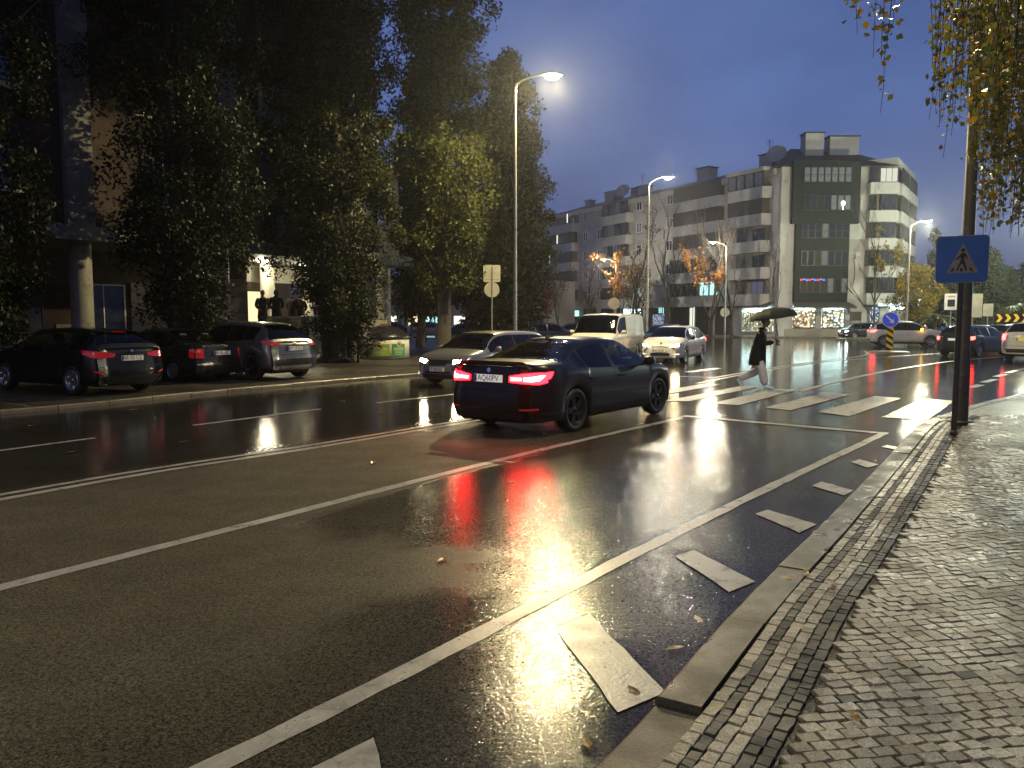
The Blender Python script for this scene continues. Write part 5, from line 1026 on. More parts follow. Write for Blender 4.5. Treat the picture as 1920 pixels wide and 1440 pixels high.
# chimneys, dishes, aerials
def chim(fr, a0, a1, n0, n1, z0, z1):
    mb = MB(); fr.box(mb, a0, a1, n0, n1, z0, z1); o = bpart('chimney', mb, M['facade']); mb = MB(); fr.box(mb, a0-0.12, a1+0.12, n0-0.12, n1+0.12, z1, z1+0.12); c = mb.build('chimney_cap', M['brown']); c.parent = o; return o
chim(FF, 1.9, 3.7, -4.4, -3.0, 17.0, 20.2); chim(FF, 4.4, 7.3, -4.6, -3.2, 16.9, 19.9); chim(FL, 3.6, 5.4, -4.2, -2.8, 17, 18.7); chim(FL, 13.0, 14.8, -4.4, -3, 17, 18.9); chim(FL, 30, 32.0, -4.2, -2.6, 16.5, 18.6); chim(FL, 24.5, 26, -4.6, -3.4, 17, 18.6); chim(FL, 37.5, 38.6, -5, -4, 17, 18.5); chim(FL, 27.2, 28.2, -5.2, -4, 17, 18.7)
def dish(fr, a, n, z, r):
    mb = MB(); c = Vector(fr.p(a, n, z)); mb.tube([tuple(c), tuple(c+Vector((0,0,1.0)))], 0.05, 6); ax = Vector((-0.45,-0.8,0.45)).normalized(); u = ax.cross(Vector((0,0,1))).normalized(); v = u.cross(ax); cc = c + Vector((0,0,1.1)); vs = []
    for j, (f, h) in enumerate(((1,0.22),(0.7,0.10),(0.35,0.03))):
        for q in range(18): t = 2*math.pi*q/18; vs.append(cc + (u*math.cos(t)+v*math.sin(t))*r*f + ax*h*r)
    mb.add(vs, [(j*18+q, j*18+(q+1) % 18, (j+1)*18+(q+1) % 18, (j+1)*18+q) for j in range(2) for q in range(18)] + [tuple(range(36,54))], 0, True); mb.tube([tuple(cc), tuple(cc+ax*r*0.9)], 0.03, 5); bpart('satellite_dish', mb, M['signback'])
dish(FL, 28.6, -3, 17.3, 0.95); dish(FF, -0.6, -4.0, 17.2, 1.0)
for fr, a, n, z in ((FL, 25.2, -3.5, 18.6), (FL, 4.6, -3.4, 18.7), (FL, 15, -3, 17.6)):
    mb = MB(); c = Vector(fr.p(a, n, z)); mb.tube([tuple(c), tuple(c+Vector((0,0,1.6)))], 0.03, 5)
    for q in (1.0, 1.3, 1.55): mb.tube([tuple(c+Vector((-0.4,0,q))), tuple(c+Vector((0.4,0,q)))], 0.02, 4)
    bpart('aerial', mb, M['darksteel'])
# ground floor: shops
def shopfront(fr, a0, a1, z0, z1, mat, name='shop_window', n=0.03, frame='darkframe', strip=True, cols=1):
    mb = MB(); fr.box(mb, a0, a1, -0.02, n, z0, z1); o = bpart('window_display', mb, M[mat] if isinstance(mat, str) else mat)
    w = a1-a0; window_o = window(fr, blk, (a0+a1)/2, n+0.14, z0, w, z1-z0, cols, frame, 'glass_clear', name); window_o.matrix_parent_inverse = Matrix.Translation(-Vector(blk.location))
    if strip: mb = MB(); fr.box(mb, a0+0.1, a1-0.1, n+0.02, n+0.10, z1-0.16, z1-0.06); bpart('strip_light', mb, M['strip_cool'])
shopfront(FF, 0.05, 2.2, 0.95, 2.95, 'xmas'); shopfront(FF, 2.85, 5.0, 0.95, 2.95, 'xmas2')
mb = MB(); FF.box(mb, -0.7, 5.6, 0.004, 0.06, 0.13, 0.85); bpart('plinth', mb, M['facade2'])
mb = MB(); mb.add([FF.p(-0.1,0.36,3.42), FF.p(5.3,0.36,3.42), FF.p(5.6,1.5,2.98), FF.p(-0.4,1.5,2.98), FF.p(5.6,1.5,2.80), FF.p(-0.4,1.5,2.80), FF.p(-0.1,0.36,3.36), FF.p(5.3,0.36,3.36)], [(0,3,2,1), (3,5,4,2), (6,7,2,3)]); bpart('awning', mb, M['awning'])
shopfront(FL, 0.4, 4.4, 0.5, 2.75, 'xmas3', cols=3, frame='white'); mb = MB(); mb.add([FL.p(0.1,0.05,3.5), FL.p(5.6,0.05,3.5), FL.p(5.8,1.6,2.9), FL.p(-0.1,1.6,2.9)], [(0,1,2,3)]); bpart('awning', mb, M['awning'])
mb = MB()
for a0, a1 in ((6.2,8.4), (9.3,11.3), (12.0,15.6), (16.4,19.5), (20.5,24.0), (25,29), (30,33), (34,37.5), (38.2,42)): FL.box(mb, a0, a1, 0.004, 0.02, 0.14, 3.2)
bpart('shop_recess_shade', mb, M['interior_dim'])  # flat dark panels on the wall, shade of the shop recesses as colour
shopfront(FL, 11.6, 12.3, 0.4, 3.1, 'lit_white', strip=False, n=0.03)
shopfront(FL, 16.6, 18.6, 0.6, 2.4, 'bluelights', strip=False); shopfront(FL, 16.7, 17.6, 2.45, 3.2, 'lit_cool', strip=False)
shopfront(FL, 21.0, 23.6, 0.3, 2.3, 'lit_cool', strip=False, cols=2); mb = MB(); FL.box(mb, 20.8, 23.9, 0.05, 0.25, 2.35, 3.05); bpart('shop_sign', mb, M['sign_white'])
mb = MB(); FL.box(mb, 37.0, 41.5, 0.05, 0.25, 2.2, 3.1); bpart('shop_sign', mb, M['sign_red']); mb = MB(); FL.box(mb, 37.4, 39.8, 0.26, 0.28, 2.45, 2.85); bpart('sign_lettering', mb, M['lit_white'])
mb = MB(); FL.box(mb, 34.0, 36.2, 0.05, 0.25, 2.2, 3.0); bpart('shop_sign', mb, M['lit_cool']); shopfront(FL, 37.2, 41.2, 0.3, 2.1, 'lit_white', strip=False, cols=4); 
# right side: blue shop, lit kiosk sign
shopfront(FF, 7.6, 8.4, 0.5, 3.0, 'bluelights', strip=False); mb = MB(); FF.box(mb, 6.9, 9.3, 0.05, 0.4, 3.0, 3.5); bpart('shop_sign', mb, M['darkframe'])
shopfront(FR2, 0.8, 3.4, 0.4, 2.6, 'lit_warm', strip=False); mb = MB(); FR2.box(mb, 0.3, 4.0, 0.3, 1.1, 2.75, 3.05); bpart('canopy', mb, M['sign_white'])
# free-standing lit panel right of the block
kio = empty('lit_sign_totem', (36.9, 71.3, 0.13), R(-20), 'brightly lit white canopy sign on a dark totem right of the apartment block', 'sign'); mb = MB(); mb.box(-0.6,0.6,-0.15,0.15,2.7,3.5); mb.build('sign_panel', M['sign_white'], kio); mb = MB(); mb.box(-0.5,0.5,-0.12,0.12,0,2.69); mb.build('pillar', M['black'], kio)
mb = MB(); mb.box(-3.0,-0.62,-0.12,0.12,2.85,3.15); mb.build('canopy_strip', EMIT('strip_panel', (0.7,0.95,1.0), 1.2), kio)
# notice board and poster by the pillars
nb = empty('notice_board', (32.7, 73.9, 0.13), 0, 'small dark framed board on two legs beside the bright shop windows', 'notice board'); mb = MB(); mb.box(-0.55,0.55,-0.03,0.03,1.5,2.35); mb.build('panel', M['darksteel'], nb)
for s in (-0.45, 0.45): mb = MB(); mb.box(s-0.03,s+0.03,-0.02,0.02,0,1.5); mb.build('leg', M['darksteel'], nb)
# ------------------------------------------------------------------ left apartment building over the arcade
FB = Frame((-14.6,23.5), (math.sin(R(36)), math.cos(R(36))))
lb = empty('arcade_building', (-14.6, 23.5, 0.0), 0, 'dark brick apartment building on round columns with a lit arcade behind the poplars', 'building')
def lpart(name, mb, mats, parent=lb):
    o = mb.build(name, mats, None); o.parent = parent; o.matrix_parent_inverse = Matrix.Translation(-Vector(lb.location)); return o
def lwin(*a, **k):
    o = window(FB, lb, *a, **k); o.matrix_parent_inverse = Matrix.Translation(-Vector(lb.location)); return o
M['brick'] = PBR('red_brown_render', (0.052, 0.032, 0.026), 0.8, var=0.25, vscale=1.5, dirt=((0.05,0.03,0.025), 1.3, 0.55)); M['concrete'] = PBR('concrete', (0.20, 0.19, 0.175), 0.7, var=0.2, vscale=1.5, bump=0.5, bscale=25, dirt=((0.10,0.09,0.08), 2.0, 0.55)); M['beige'] = PBR('beige_stone', (0.26, 0.215, 0.145), 0.6, var=0.15); M['colpaint'] = PBR('column_paint', (0.34, 0.32, 0.26), 0.5, var=0.2, dirt=((0.20,0.18,0.14), 3, 0.55)); M['whitecol'] = PBR('white_column', (0.66, 0.63, 0.52), 0.6)
mb = MB(); FB.box(mb, -16, 12.75, -12, 0, 4.65, 22.6); lpart('wall', mb, M['brick'])
mb = MB(); FB.box(mb, 12.76, 16.3, -12, -0.4, 4.65, 8.6); lpart('wall', mb, M['facade2'])
mb = MB(); FB.box(mb, -16.2, 16.5, -12, 0.35, 4.2, 4.65); lpart('slab', mb, M['concrete'])
for a in (-4.0, 1.55, 6.9, 12.2): mb = MB(); FB.box(mb, a-0.42, a+0.42, 0.004, 0.22, 4.66, 22.6); lpart('pilaster', mb, M['concrete'])
for a in (-4.0, 1.9, 7.0, 12.6, 15.6):
    mb = MB(); c = FB.p(a, -0.75, 0.0); mb.cyl(c[0], c[1], 0.0, 4.2, 0.34, n=24); lpart('column', mb, M['colpaint'])
for k in range(6):
    z = 4.65 + 3.0*k
    for a in (-0.9, 4.4, -6.5): 
        lwin(a, 0.02, z+1.0, 1.5, 1.5, 2, 'darkframe', 'winglass'); mb = MB(); FB.box(mb, a-0.95, a+0.95, 0.004, 0.16, z+0.80, z+0.96); lpart('sill', mb, M['whitecol'])
    lwin(9.0, 0.02, z+0.15, 1.25, 1.3, 2, 'darkframe', 'winglass'); mb = MB(); FB.box(mb, 8.35, 9.62, 0.004, 0.07, z+1.5, z+3.05); lpart('spandrel_panel', mb, M['whitecol' if k == 1 else 'concrete'])
lwin(15.2, -0.37, 6.0, 0.7, 1.0, 1, 'darkframe', 'lit_dim')
lwin(3.6, 0.03, 12.6, 0.5, 1.2, 1, 'darkframe', EMIT('stair_light', (0.85,1.0,0.95), 1.6)); lwin(6.1, 0.03, 10.9, 0.5, 0.8, 1, 'darkframe', bpy.data.materials['stair_light'])
# ground floor: wall set back, stone panels one by one, shop window, door
mb = MB(); FB.box(mb, -16, 8.5, -12, -3.2, 0, 4.2); lpart('ground_wall', mb, M['brick'])
x = -6.0
while x < 8.4:
    w = 0.9
    if not (2.9 < x + w/2 < 4.6):
        for z0, z1 in ((0.12, 0.95), (0.97, 1.55) if x > 2 else (0.97, 1.2)):
            mb = MB(); FB.box(mb, x+0.008, x+w-0.008, -3.2, -3.13, z0, z1); lpart('stone_panel', mb, M['beige'])
        if x >= 4.6 or x < -3.5:
            for z0, z1 in ((1.57,2.3), (2.32,3.1)):
                mb = MB(); FB.box(mb, x+0.008, x+w-0.008, -3.2, -3.13, z0, z1); lpart('stone_panel', mb, M['beige'])
    x += w
o = lwin(-0.6, -3.1, 1.25, 4.6, 1.75, 2, 'darkframe', 'winglass', name='shop_window')
o = lwin(3.75, -3.1, 0.1, 1.6, 2.9, 2, 'white', 'winglass', name='door')
mb = MB(); FB.box(mb, 7.2, 8.5, -1.6, -1.2, 0.1, 4.2); lpart('ground_wall', mb, M['brick']); mb = MB(); FB.box(mb, 7.25, 8.45, -1.19, -1.13, 0.1, 2.0); lpart('stone_panel', mb, M['beige']); mb = MB(); FB.box(mb, 7.25, 8.45, -1.19, -1.13, 2.02, 3.3); lpart('stone_panel', mb, M['beige'])
mb = MB(); FB.box(mb, 6.35, 6.62, -0.95, -0.70, 3.05, 3.5); lpart('wall_light', mb, M['lit_white'])
# raised arcade terrace, its low wall and lit columns
mb = MB(); FB.box(mb, 8.5, 16.3, -12, -0.3, 0.0, 1.15); lpart('terrace', mb, M['concrete'])
x = 8.5
for w in (1.15, 1.15, 1.15, 1.15, 1.15, 1.0):
    mb = MB(); FB.box(mb, x+0.006, x+w-0.006, -0.29, -0.05, 0.0, 1.0); lpart('wall_panel', mb, M['beige']); mb = MB(); FB.box(mb, x+0.006, x+w-0.006, -0.29, -0.05, 1.02, 1.74); lpart('wall_panel', mb, M['beige']); x += w
mb = MB(); FB.box(mb, 8.5, 15.3, -0.34, 0.0, 1.75, 1.85); lpart('wall_cap', mb, M['concrete'])
for a, n in ((9.55,-4.2), (10.75,-3.0), (11.9,-4.4), (13.2,-3.2), (9.2,-7.5), (11.2,-7.6)):
    mb = MB(); c = FB.p(a, n, 0); mb.cyl(c[0], c[1], 1.15, 4.2, 0.27, n=20); lpart('column', mb, M['whitecol'])
mb = MB(); FB.box(mb, 8.5, 16.3, -12, -8.6, 1.15, 4.2); lpart('back_wall', mb, M['beige'])
for a in (9.0, 10.6, 12.4, 14.2): lwin(a, -8.5, 1.3, 1.2, 1.9, 1, 'darkframe', 'lit_warm', name='lit_window')
mb = MB(); FB.box(mb, 8.5, 16.3, -5.4, -5.0, 3.45, 4.19); lpart('ceiling_beam', mb, M['whitecol'])
for a, n in ((10.0,-2.2), (12.3,-2.4), (10.4,-6.4)):
    mb = MB(); c = FB.p(a, n, 4.16); mb.lathe([(0.001,-0.03),(0.20,-0.03),(0.24,0.03)], 16, loc=c); lpart('ceiling_light', mb, EMIT('arcade_light', (1.0,0.88,0.58), 6.0))
    l = bpy.data.lights.new('arcade_light', 'POINT'); l.energy = 110; l.color = (1.0, 0.90, 0.62); l.shadow_soft_size = 0.12; o = bpy.data.objects.new('arcade_light', l); COL.objects.link(o); o.location = (c[0], c[1], 3.95)
# utility cabinet in front of the low wall
cb = empty('utility_cabinet', FB.p(10.35, 0.5, 0.07), FB.rz, 'pale utility cabinet with a yellow sticker against the terrace wall', 'cabinet'); mb = MB(); mb.bbox(-0.42,0.42,-0.2,0.25,0.0,1.80,0.02); mb.build('cabinet_body', PBR('cabinet_grey', (0.36,0.36,0.28), 0.5), cb); mb = MB(); mb.box(-0.36,0.36,-0.212,-0.203,0.12,1.55); mb.build('door', bpy.data.materials['cabinet_grey'], cb); mb = MB(); mb.box(-0.10,0.14,-0.212,-0.203,1.58,1.66); mb.build('sticker', PBR('sticker_yellow', (0.6,0.6,0.03), 0.5), cb)
# far low arcade of shops behind the park
fa = empty('far_shop_row', (-18, 99, 0.1), 0, 'low dim row of shops with scattered lit windows behind the park trees', 'building'); mb = MB(); mb.box(-40, 26, 0, 8, 0, 6.5); mb.build('wall', M['facade2'], fa)
for x, w, m in ((-2,1.6,'lit_warm'), (1.2,2.2,'lit_white'), (4.8,1.2,'lit_warm'), (7.0,2.5,'lit_cool'), (10.6,1.4,'lit_white'), (-6,1.8,'lit_warm'), (13.0,1.0,'lit_warm'), (16,1.6,'lit_white'), (19,1.2,'lit_warm')):
    mb = MB(); mb.box(x, x+w, -0.03, 0.03, 0.5, 2.1); mb.build('shop_window', M[m], fa)
# ------------------------------------------------------------------ trees
def leaf_mesh(name, P, size, mat, squash=0.62, hang=0.0, seed=0):
    g = np.random.default_rng(seed); n = len(P); s = size*g.uniform(0.45, 1.5, n)
    a = g.normal(size=(n,3)); a[:,2] -= hang; a /= np.linalg.norm(a, axis=1)[:,None]
    b = g.normal(size=(n,3)); b -= (b*a).sum(1)[:,None]*a; b /= np.linalg.norm(b, axis=1)[:,None]
    c = np.cross(a, b)
    v = np.empty((n,4,3)); h = (s/2)[:,None]
    v[:,0] = P - a*h; v[:,1] = P + b*h*squash - a*h*0.1 + c*h*0.18; v[:,2] = P + a*h; v[:,3] = P - b*h*squash - a*h*0.1 + c*h*0.18
    me = bpy.data.meshes.new(name); me.vertices.add(n*4); me.vertices.foreach_set('co', v.reshape(-1).astype(np.float32))
    me.loops.add(n*4); me.loops.foreach_set('vertex_index', np.arange(n*4, dtype=np.int32)); me.polygons.add(n); me.polygons.foreach_set('loop_start', np.arange(0, n*4, 4, dtype=np.int32))
    me.materials.append(mat); me.update(calc_edges=True); me.validate(); return me
def clumps(centres, radii, per, seed):
    g = np.random.default_rng(seed); out = []
    for c, r, k in zip(centres, radii, per):
        q = g.normal(size=(k,3))*np.array([r, r, r*1.05])*0.55; q *= np.minimum(1.0, 1.15*r/np.maximum(1e-6, np.linalg.norm(q, axis=1)))[:,None]*g.uniform(0.75, 1.0, k)[:,None]; out.append(q + np.array(c))
    return np.concatenate(out)
def tree(name, base, H, prof, label, mat, nclump=220, per=150, leaf=0.16, trunk_r=0.28, clump_r=0.55, seed=1, group=None, trunks=1, z0=0.07, limb=26, bark='bark', cat='tree', surf=0.5, lean=(0,0), gaps=0.0):
    g = random.Random(seed); root = empty(name, (base[0], base[1], z0), 0, label, cat, group); rad = curve(prof); C = []
    zlo, zhi = prof[0][0], prof[-1][0]
    while len(C) < nclump:
        z = g.uniform(zlo, zhi); r = rad(z)
        if g.random() > r/ max(p[1] for p in prof) + 0.1: continue
        a = g.uniform(0, 2*math.pi); f = (surf + (1-surf)*g.random())*r*(0.82 + 0.22*math.sin(3*a + seed) *math.sin(z*0.9 + seed)) ; f *= g.uniform(0.55, 1.08)
        if gaps and math.sin(a*2.3+z*1.3+seed)*math.sin(z*0.8-seed) > 1-gaps: continue
        C.append((f*math.cos(a) + lean[0]*z/H, f*math.sin(a) + lean[1]*z/H, z))
    P = clumps(C, [clump_r*g.uniform(0.6, 1.35) for _ in C], [max(4, int(per*g.uniform(0.5, 1.5))) for _ in C], seed)
    P = P[P[:,2] > 0.3]
    cr = link('crown', leaf_mesh('crown', P, leaf, M[mat], seed=seed), root)
    mb = MB(); top = zhi*0.93
    for t in range(trunks):
        off = 0 if trunks == 1 else 0.28*trunk_r/0.28; a = 2.1*t + seed; ox, oy = off*math.cos(a), off*math.sin(a)
        pts = [(ox*1.3 + (lean[0]*z/H), oy*1.3 + (lean[1]*z/H) + 0.0, z) for z in (-0.1,)] + [(ox*(1+0.25*z/H*trunks)+0.08*math.sin(z*1.1+t+seed)+lean[0]*z/H, oy*(1+0.25*z/H*trunks)+0.08*math.cos(z*0.9+t)+lean[1]*z/H, z) for z in np.linspace(0.25, top, 9)]
        rr = [trunk_r*1.5] + [trunk_r*(1-0.9*i/8) + 0.02 for i in range(9)]
        mb.tube(pts, rr, 10)
    tr = mb.build('trunk', M[bark], root)
    for c in g.sample(C, min(limb, len(C))):
        z1 = c[2]; zs_ = max(0.8, z1 - 0.55*math.hypot(c[0], c[1]) - g.uniform(0.6, 1.6)); s = Vector((lean[0]*zs_/H, lean[1]*zs_/H, zs_)); e2 = Vector(c); m = s.lerp(e2, 0.5) + Vector((g.uniform(-.15,.15), g.uniform(-.15,.15), -0.15))
        mb = MB(); mb.tube([s, m, e2], [trunk_r*0.28, trunk_r*0.17, 0.012], 5); mb.build('limb', M[bark], tr)
    return root
def bare_tree(name, base, H, spread, label, seed, z0=0.12, mat=None, leaf_zone=None, leaf_mat='orange', nleaf=500, leaf=0.3, r0=0.16, group=None, fork=0.35, cat='tree', rnd=False):
    g = random.Random(seed); root = empty(name, (base[0], base[1], z0), 0, label, cat, group); mb = MB(); lb_ = MB(); tips = []
    def grow(p, d, L, r, lvl):
        n = 4; pts = [p]; q = p
        for i in range(n):
            d = (d + Vector((g.uniform(-.16,.16), g.uniform(-.16,.16), g.uniform(-0.02,.14)))).normalized(); q = q + d*L/n; pts.append(q)
        (mb if lvl == 0 else lb_).tube(pts, [r*(1-0.45*i/n) for i in range(n+1)], 8 if lvl == 0 else (5 if lvl < 3 else 3), caps=lvl == 0)
        if lvl >= 2: tips.extend(pts[1:])
        if lvl < 4:
            for k in range(g.choice((2,3,3)) if lvl else 5):
                i = g.randint(2, n) if lvl else g.randint(max(1, int(n*fork)), n); a = g.uniform(0, 2*math.pi); t = g.uniform(0.35, 0.8)*spread
                nd = (d + Vector((math.cos(a)*t, math.sin(a)*t, g.uniform(0.0,.35)))).normalized(); grow(pts[i], nd, L*g.uniform(0.48, 0.72), max(0.012, r*0.5), lvl+1)
    grow(Vector((0,0,-0.1)), Vector((0,0,1)), H*0.52, r0, 0)
    tr = mb.build('trunk', M['bark'], root); lb_.build('branch', M['twig'], tr)
    if leaf_zone is not None:
        cands = [t for t in tips if leaf_zone(t)] or tips[-20:]
        gg = np.random.default_rng(seed); P = np.array([g.choice(cands)[:] for _ in range(nleaf)]) + gg.normal(size=(nleaf,3))*0.16
        link('crown', leaf_mesh('crown', P, leaf, M[leaf_mat], seed=seed), root)
    return root
M['ivy_lit'] = LEAF('poplar_leaves_lit', [(0.026, 0.036, 0.007), (0.05, 0.056, 0.010), (0.066, 0.068, 0.014)])  # lighter copy of the poplar leaves, lamplight put into the colour
PG = 'ivy-green columnar trees along the parked cars'
tree('poplar_tree', (-13.3, 19.6), 19, [(0.9,0.8),(2.2,1.7),(6,2.1),(12,2.2),(19,1.4)], 'columnar tree at the left picture edge beside the black parked car', 'ivy', 260, 240, 0.115, 0.24, seed=3, group=PG)
tree('poplar_tree', (-10.05, 23.9), 21, [(1.3,0.7),(2.6,1.7),(5,2.5),(10,2.9),(16,2.8),(21,1.8)], 'columnar tree standing behind the old saloon and the crossover', 'ivy', 430, 250, 0.118, 0.22, seed=8, group=PG, trunks=3, gaps=0.12)
tree('poplar_tree', (-6.75, 30.0), 23, [(0.6,0.7),(2.0,1.8),(4.5,2.8),(9,3.4),(14,3.4),(19,3.1),(23,2.0)], 'broad columnar tree with a thick trunk left of the round container', 'ivy', 560, 250, 0.122, 0.34, seed=5, group=PG, trunks=3, gaps=0.10)
tree('poplar_tree', (-3.0, 34.3), 24, [(3.0,1.6),(6,2.8),(10,3.1),(15,2.9),(20,2.5),(24,1.4)], 'tall tree whose lamp-lit side faces the slender street lamp', 'ivy_lit', 480, 220, 0.138, 0.30, seed=12, group=PG, gaps=0.2)
tree('conical_tree', (-0.25, 44.5), 16.2, [(1.2,2.1),(4,3.05),(7,3.15),(10,2.8),(13,2.1),(15.2,1.2),(16.4,0.4)], 'dark conical tree just behind the slender street lamp', 'darkleaf', 520, 170, 0.18, 0.3, seed=21)
tree('dark_tree', (-5.4, 46), 14, [(1.8,1.5),(4,3.0),(8,3.2),(11,2.4),(14,0.8)], 'dark bushy tree behind the unlit lamp post', 'darkleaf', 320, 140, 0.18, 0.25, seed=24, gaps=0.2)
tree('dark_tree', (-1.9, 53), 10.5, [(1.4,1.8),(4,2.9),(7,2.6),(10.5,0.8)], 'dark bushy tree filling the gap behind the two sign backs', 'darkleaf', 220, 120, 0.22, 0.25, seed=29)
# creeper low on the trunks
for nm, b, s, lb2 in (('ivy_bush', (-5.9, 29.6), 31, 'ivy growing up the foot of the thick trunk beside the container'), ('ivy_bush', (-9.3, 23.6), 33, 'ivy hanging round the multi-stem trunk behind the old saloon')):
    g = np.random.default_rng(s); C = [(g.normal()*0.35, g.normal()*0.3, z) for z in np.linspace(0.4, 3.2, 40)]
    r_ = empty(nm, (b[0], b[1], 0.07), 0, lb2, 'ivy'); link('foliage', leaf_mesh('foliage', clumps(C, [0.35]*40, [60]*40, s), 0.12, M['ivy'], seed=s), r_)
    mb = MB(); mb.tube([(0,0,-0.05),(0.05,0,1.5),(0.0,0.05,3.0)], [0.05,0.04,0.02], 6); mb.build('stem', M['bark'], r_)
# trees in front of the block
SG = 'street trees in front of the apartment block'
bare_tree('street_tree', (18.3, 71.2), 10.5, 0.9, 'nearly bare street tree with orange leaves under the right lamp', 41, leaf_zone=lambda t: t.x < 0.4 and 4.8 < t.z < 8.6, nleaf=620, leaf=0.30, group=SG, r0=0.19)
bare_tree('street_tree', (12.3, 87.5), 9.5, 0.9, 'street tree with orange and olive leaves under the left lamp', 43, leaf_zone=lambda t: t.z > 3.2, nleaf=700, leaf=0.36, leaf_mat='orange', group=SG)
tree('street_tree', (14.2, 88.5), 8, [(2.2,1.0),(4,2.2),(6.5,1.9),(8,0.6)], 'olive-yellow leafed tree just right of the left sidewalk lamp', 'yellowleaf', 70, 22, 0.26, 0.14, seed=45, group=SG, z0=0.12)
bare_tree('street_tree', (20.6, 72.6), 12.0, 0.8, 'tall bare tree in front of the brown shutters of the block', 47, group=SG, r0=0.17)
bare_tree('street_tree', (16.4, 80.0), 13.5, 0.85, 'bare spreading tree right of the tall lamp post', 49, group=SG, r0=0.17)
bare_tree('street_tree', (12.4, 79.0), 11.0, 0.85, 'bare reddish tree left of the tall lamp post', 51, group=SG, leaf_zone=lambda t: True, leaf_mat='redleaf', nleaf=420, leaf=0.22)
bare_tree('street_tree', (34.0, 72.8), 12.5, 0.75, 'tall thin tree with a cluster of yellow leaves right of the shop windows', 53, group=SG, leaf_zone=lambda t: t.x > 0.3 and 5.0 < t.z < 10.5, leaf_mat='yellowleaf', nleaf=520, leaf=0.28, r0=0.13)
bare_tree('street_tree', (25.2, 73.4), 9.0, 0.5, 'slim bare tree beside the left edge of the green corner', 55, group=SG, r0=0.09)
bare_tree('street_tree', (8.6, 83.0), 8.0, 0.9, 'bare dark tree above the red shop sign', 57, group=SG, leaf_zone=lambda t: True, leaf_mat='redleaf', nleaf=260, leaf=0.24)
bare_tree('street_tree', (5.6, 92), 10, 0.9, 'bare tree by the far end of the apartment block', 59, group=SG, leaf_zone=lambda t: t.z > 3, leaf_mat='darkleaf', nleaf=500, leaf=0.25)
# park with autumn trees
KG = 'small trees of the park'
tree('red_tree', (2.0, 62), 5.9, [(1.6,0.9),(3.0,1.75),(4.6,1.4),(5.9,0.4)], 'small red-leafed tree right of the slender lamp post', 'redleaf', 80, 60, 0.17, 0.09, seed=61, group=KG)
tree('orange_tree', (-0.6, 60), 4.3, [(1.6,0.8),(2.6,1.4),(3.6,1.2),(4.3,0.4)], 'small golden tree behind the two sign backs', 'orange', 46, 30, 0.16, 0.08, seed=63, group=KG)
for i, (px, Y, H, ln) in enumerate([(742,60,5.6,0), (772,66,5.2,0), (800,58,5.8,1), (818,72,6.5,0), (760,75,6.5,0), (700,62,5.2,1), (724,70,6.0,1)]):
    x = (px-960)/FPX*Y
    bare_tree('park_tree', (x, Y), H, 0.9, ['thin dark park tree nearest the far shop lights', 'thin park tree between the container and the unlit lamp', 'thin park tree with a bright patch of orange leaves', 'taller thin tree at the back of the park beside the lamp', 'bare thin tree at the back of the park over the container', 'thin park tree with orange leaves behind the arcade columns', 'thin park tree with sparse orange leaves just over the container lid'][i], 70+i, group=KG, r0=0.07 + 0.02*(i % 2), z0=0.07, leaf_zone=(lambda t: t.z > 2.2) if ln else None, nleaf=170, leaf=0.2)
# right background
RG = 'trees beyond the roundabout'
tree('round_tree', (36.1, 69.5), 6.1, [(1.7,1.3),(3.2,2.7),(4.6,2.4),(6.1,0.8)], 'yellow-green round tree on the roundabout lawn', 'yellowleaf', 120, 70, 0.22, 0.13, seed=81, group=RG, z0=0.2)
tree('green_tree', (49.5, 82), 9.0, [(1.5,2.0),(4,4.2),(7,3.4),(9,1.0)], 'green spreading tree right of the crossing sign', 'greenleaf', 200, 90, 0.26, 0.2, seed=83, group=RG)
tree('green_tree', (57, 90), 7.5, [(1.2,2.2),(3.5,4.2),(5.8,3.2),(7.5,1.0)], 'dull green tree behind the chevron board', 'greenleaf', 160, 80, 0.28, 0.2, seed=85, group=RG)
tree('cypress_tree', (58.5, 108), 14.0, [(0.5,1.4),(4,2.1),(8,1.7),(12,1.0),(14,0.3)], 'black narrow cypress on the skyline left of the crossing sign', 'darkleaf', 150, 120, 0.25, 0.2, seed=87, group=RG)
tree('dark_tree', (55.5, 112), 10.5, [(1,2),(4,3.4),(8,2.6),(10.5,0.8)], 'dark tree on the skyline beside the cypress', 'darkleaf', 120, 90, 0.3, 0.2, seed=89, group=RG)
tree('dark_tree', (78, 118), 10, [(1,3),(4,5.5),(8,4),(10,1.0)], 'broad dark tree on the skyline at the right edge', 'darkleaf', 150, 90, 0.36, 0.25, seed=91, group=RG)
tree('dark_tree', (67, 122), 8.5, [(1,3),(4,5),(7,4),(8.5,1.0)], 'low dark tree on the skyline between cypress and right edge', 'darkleaf', 150, 90, 0.36, 0.25, seed=93, group=RG)
g = np.random.default_rng(5); C = [(x + g.normal(), 128 + g.normal()*3, abs(g.normal())*2.6 + 1.2) for x in np.linspace(30, 110, 260)]
wood = link('distant_wood', leaf_mesh('distant_wood', clumps(C, [1.4]*260, [70]*260, 6), 0.5, M['darkleaf'], seed=6)); setp(wood, kind='stuff')
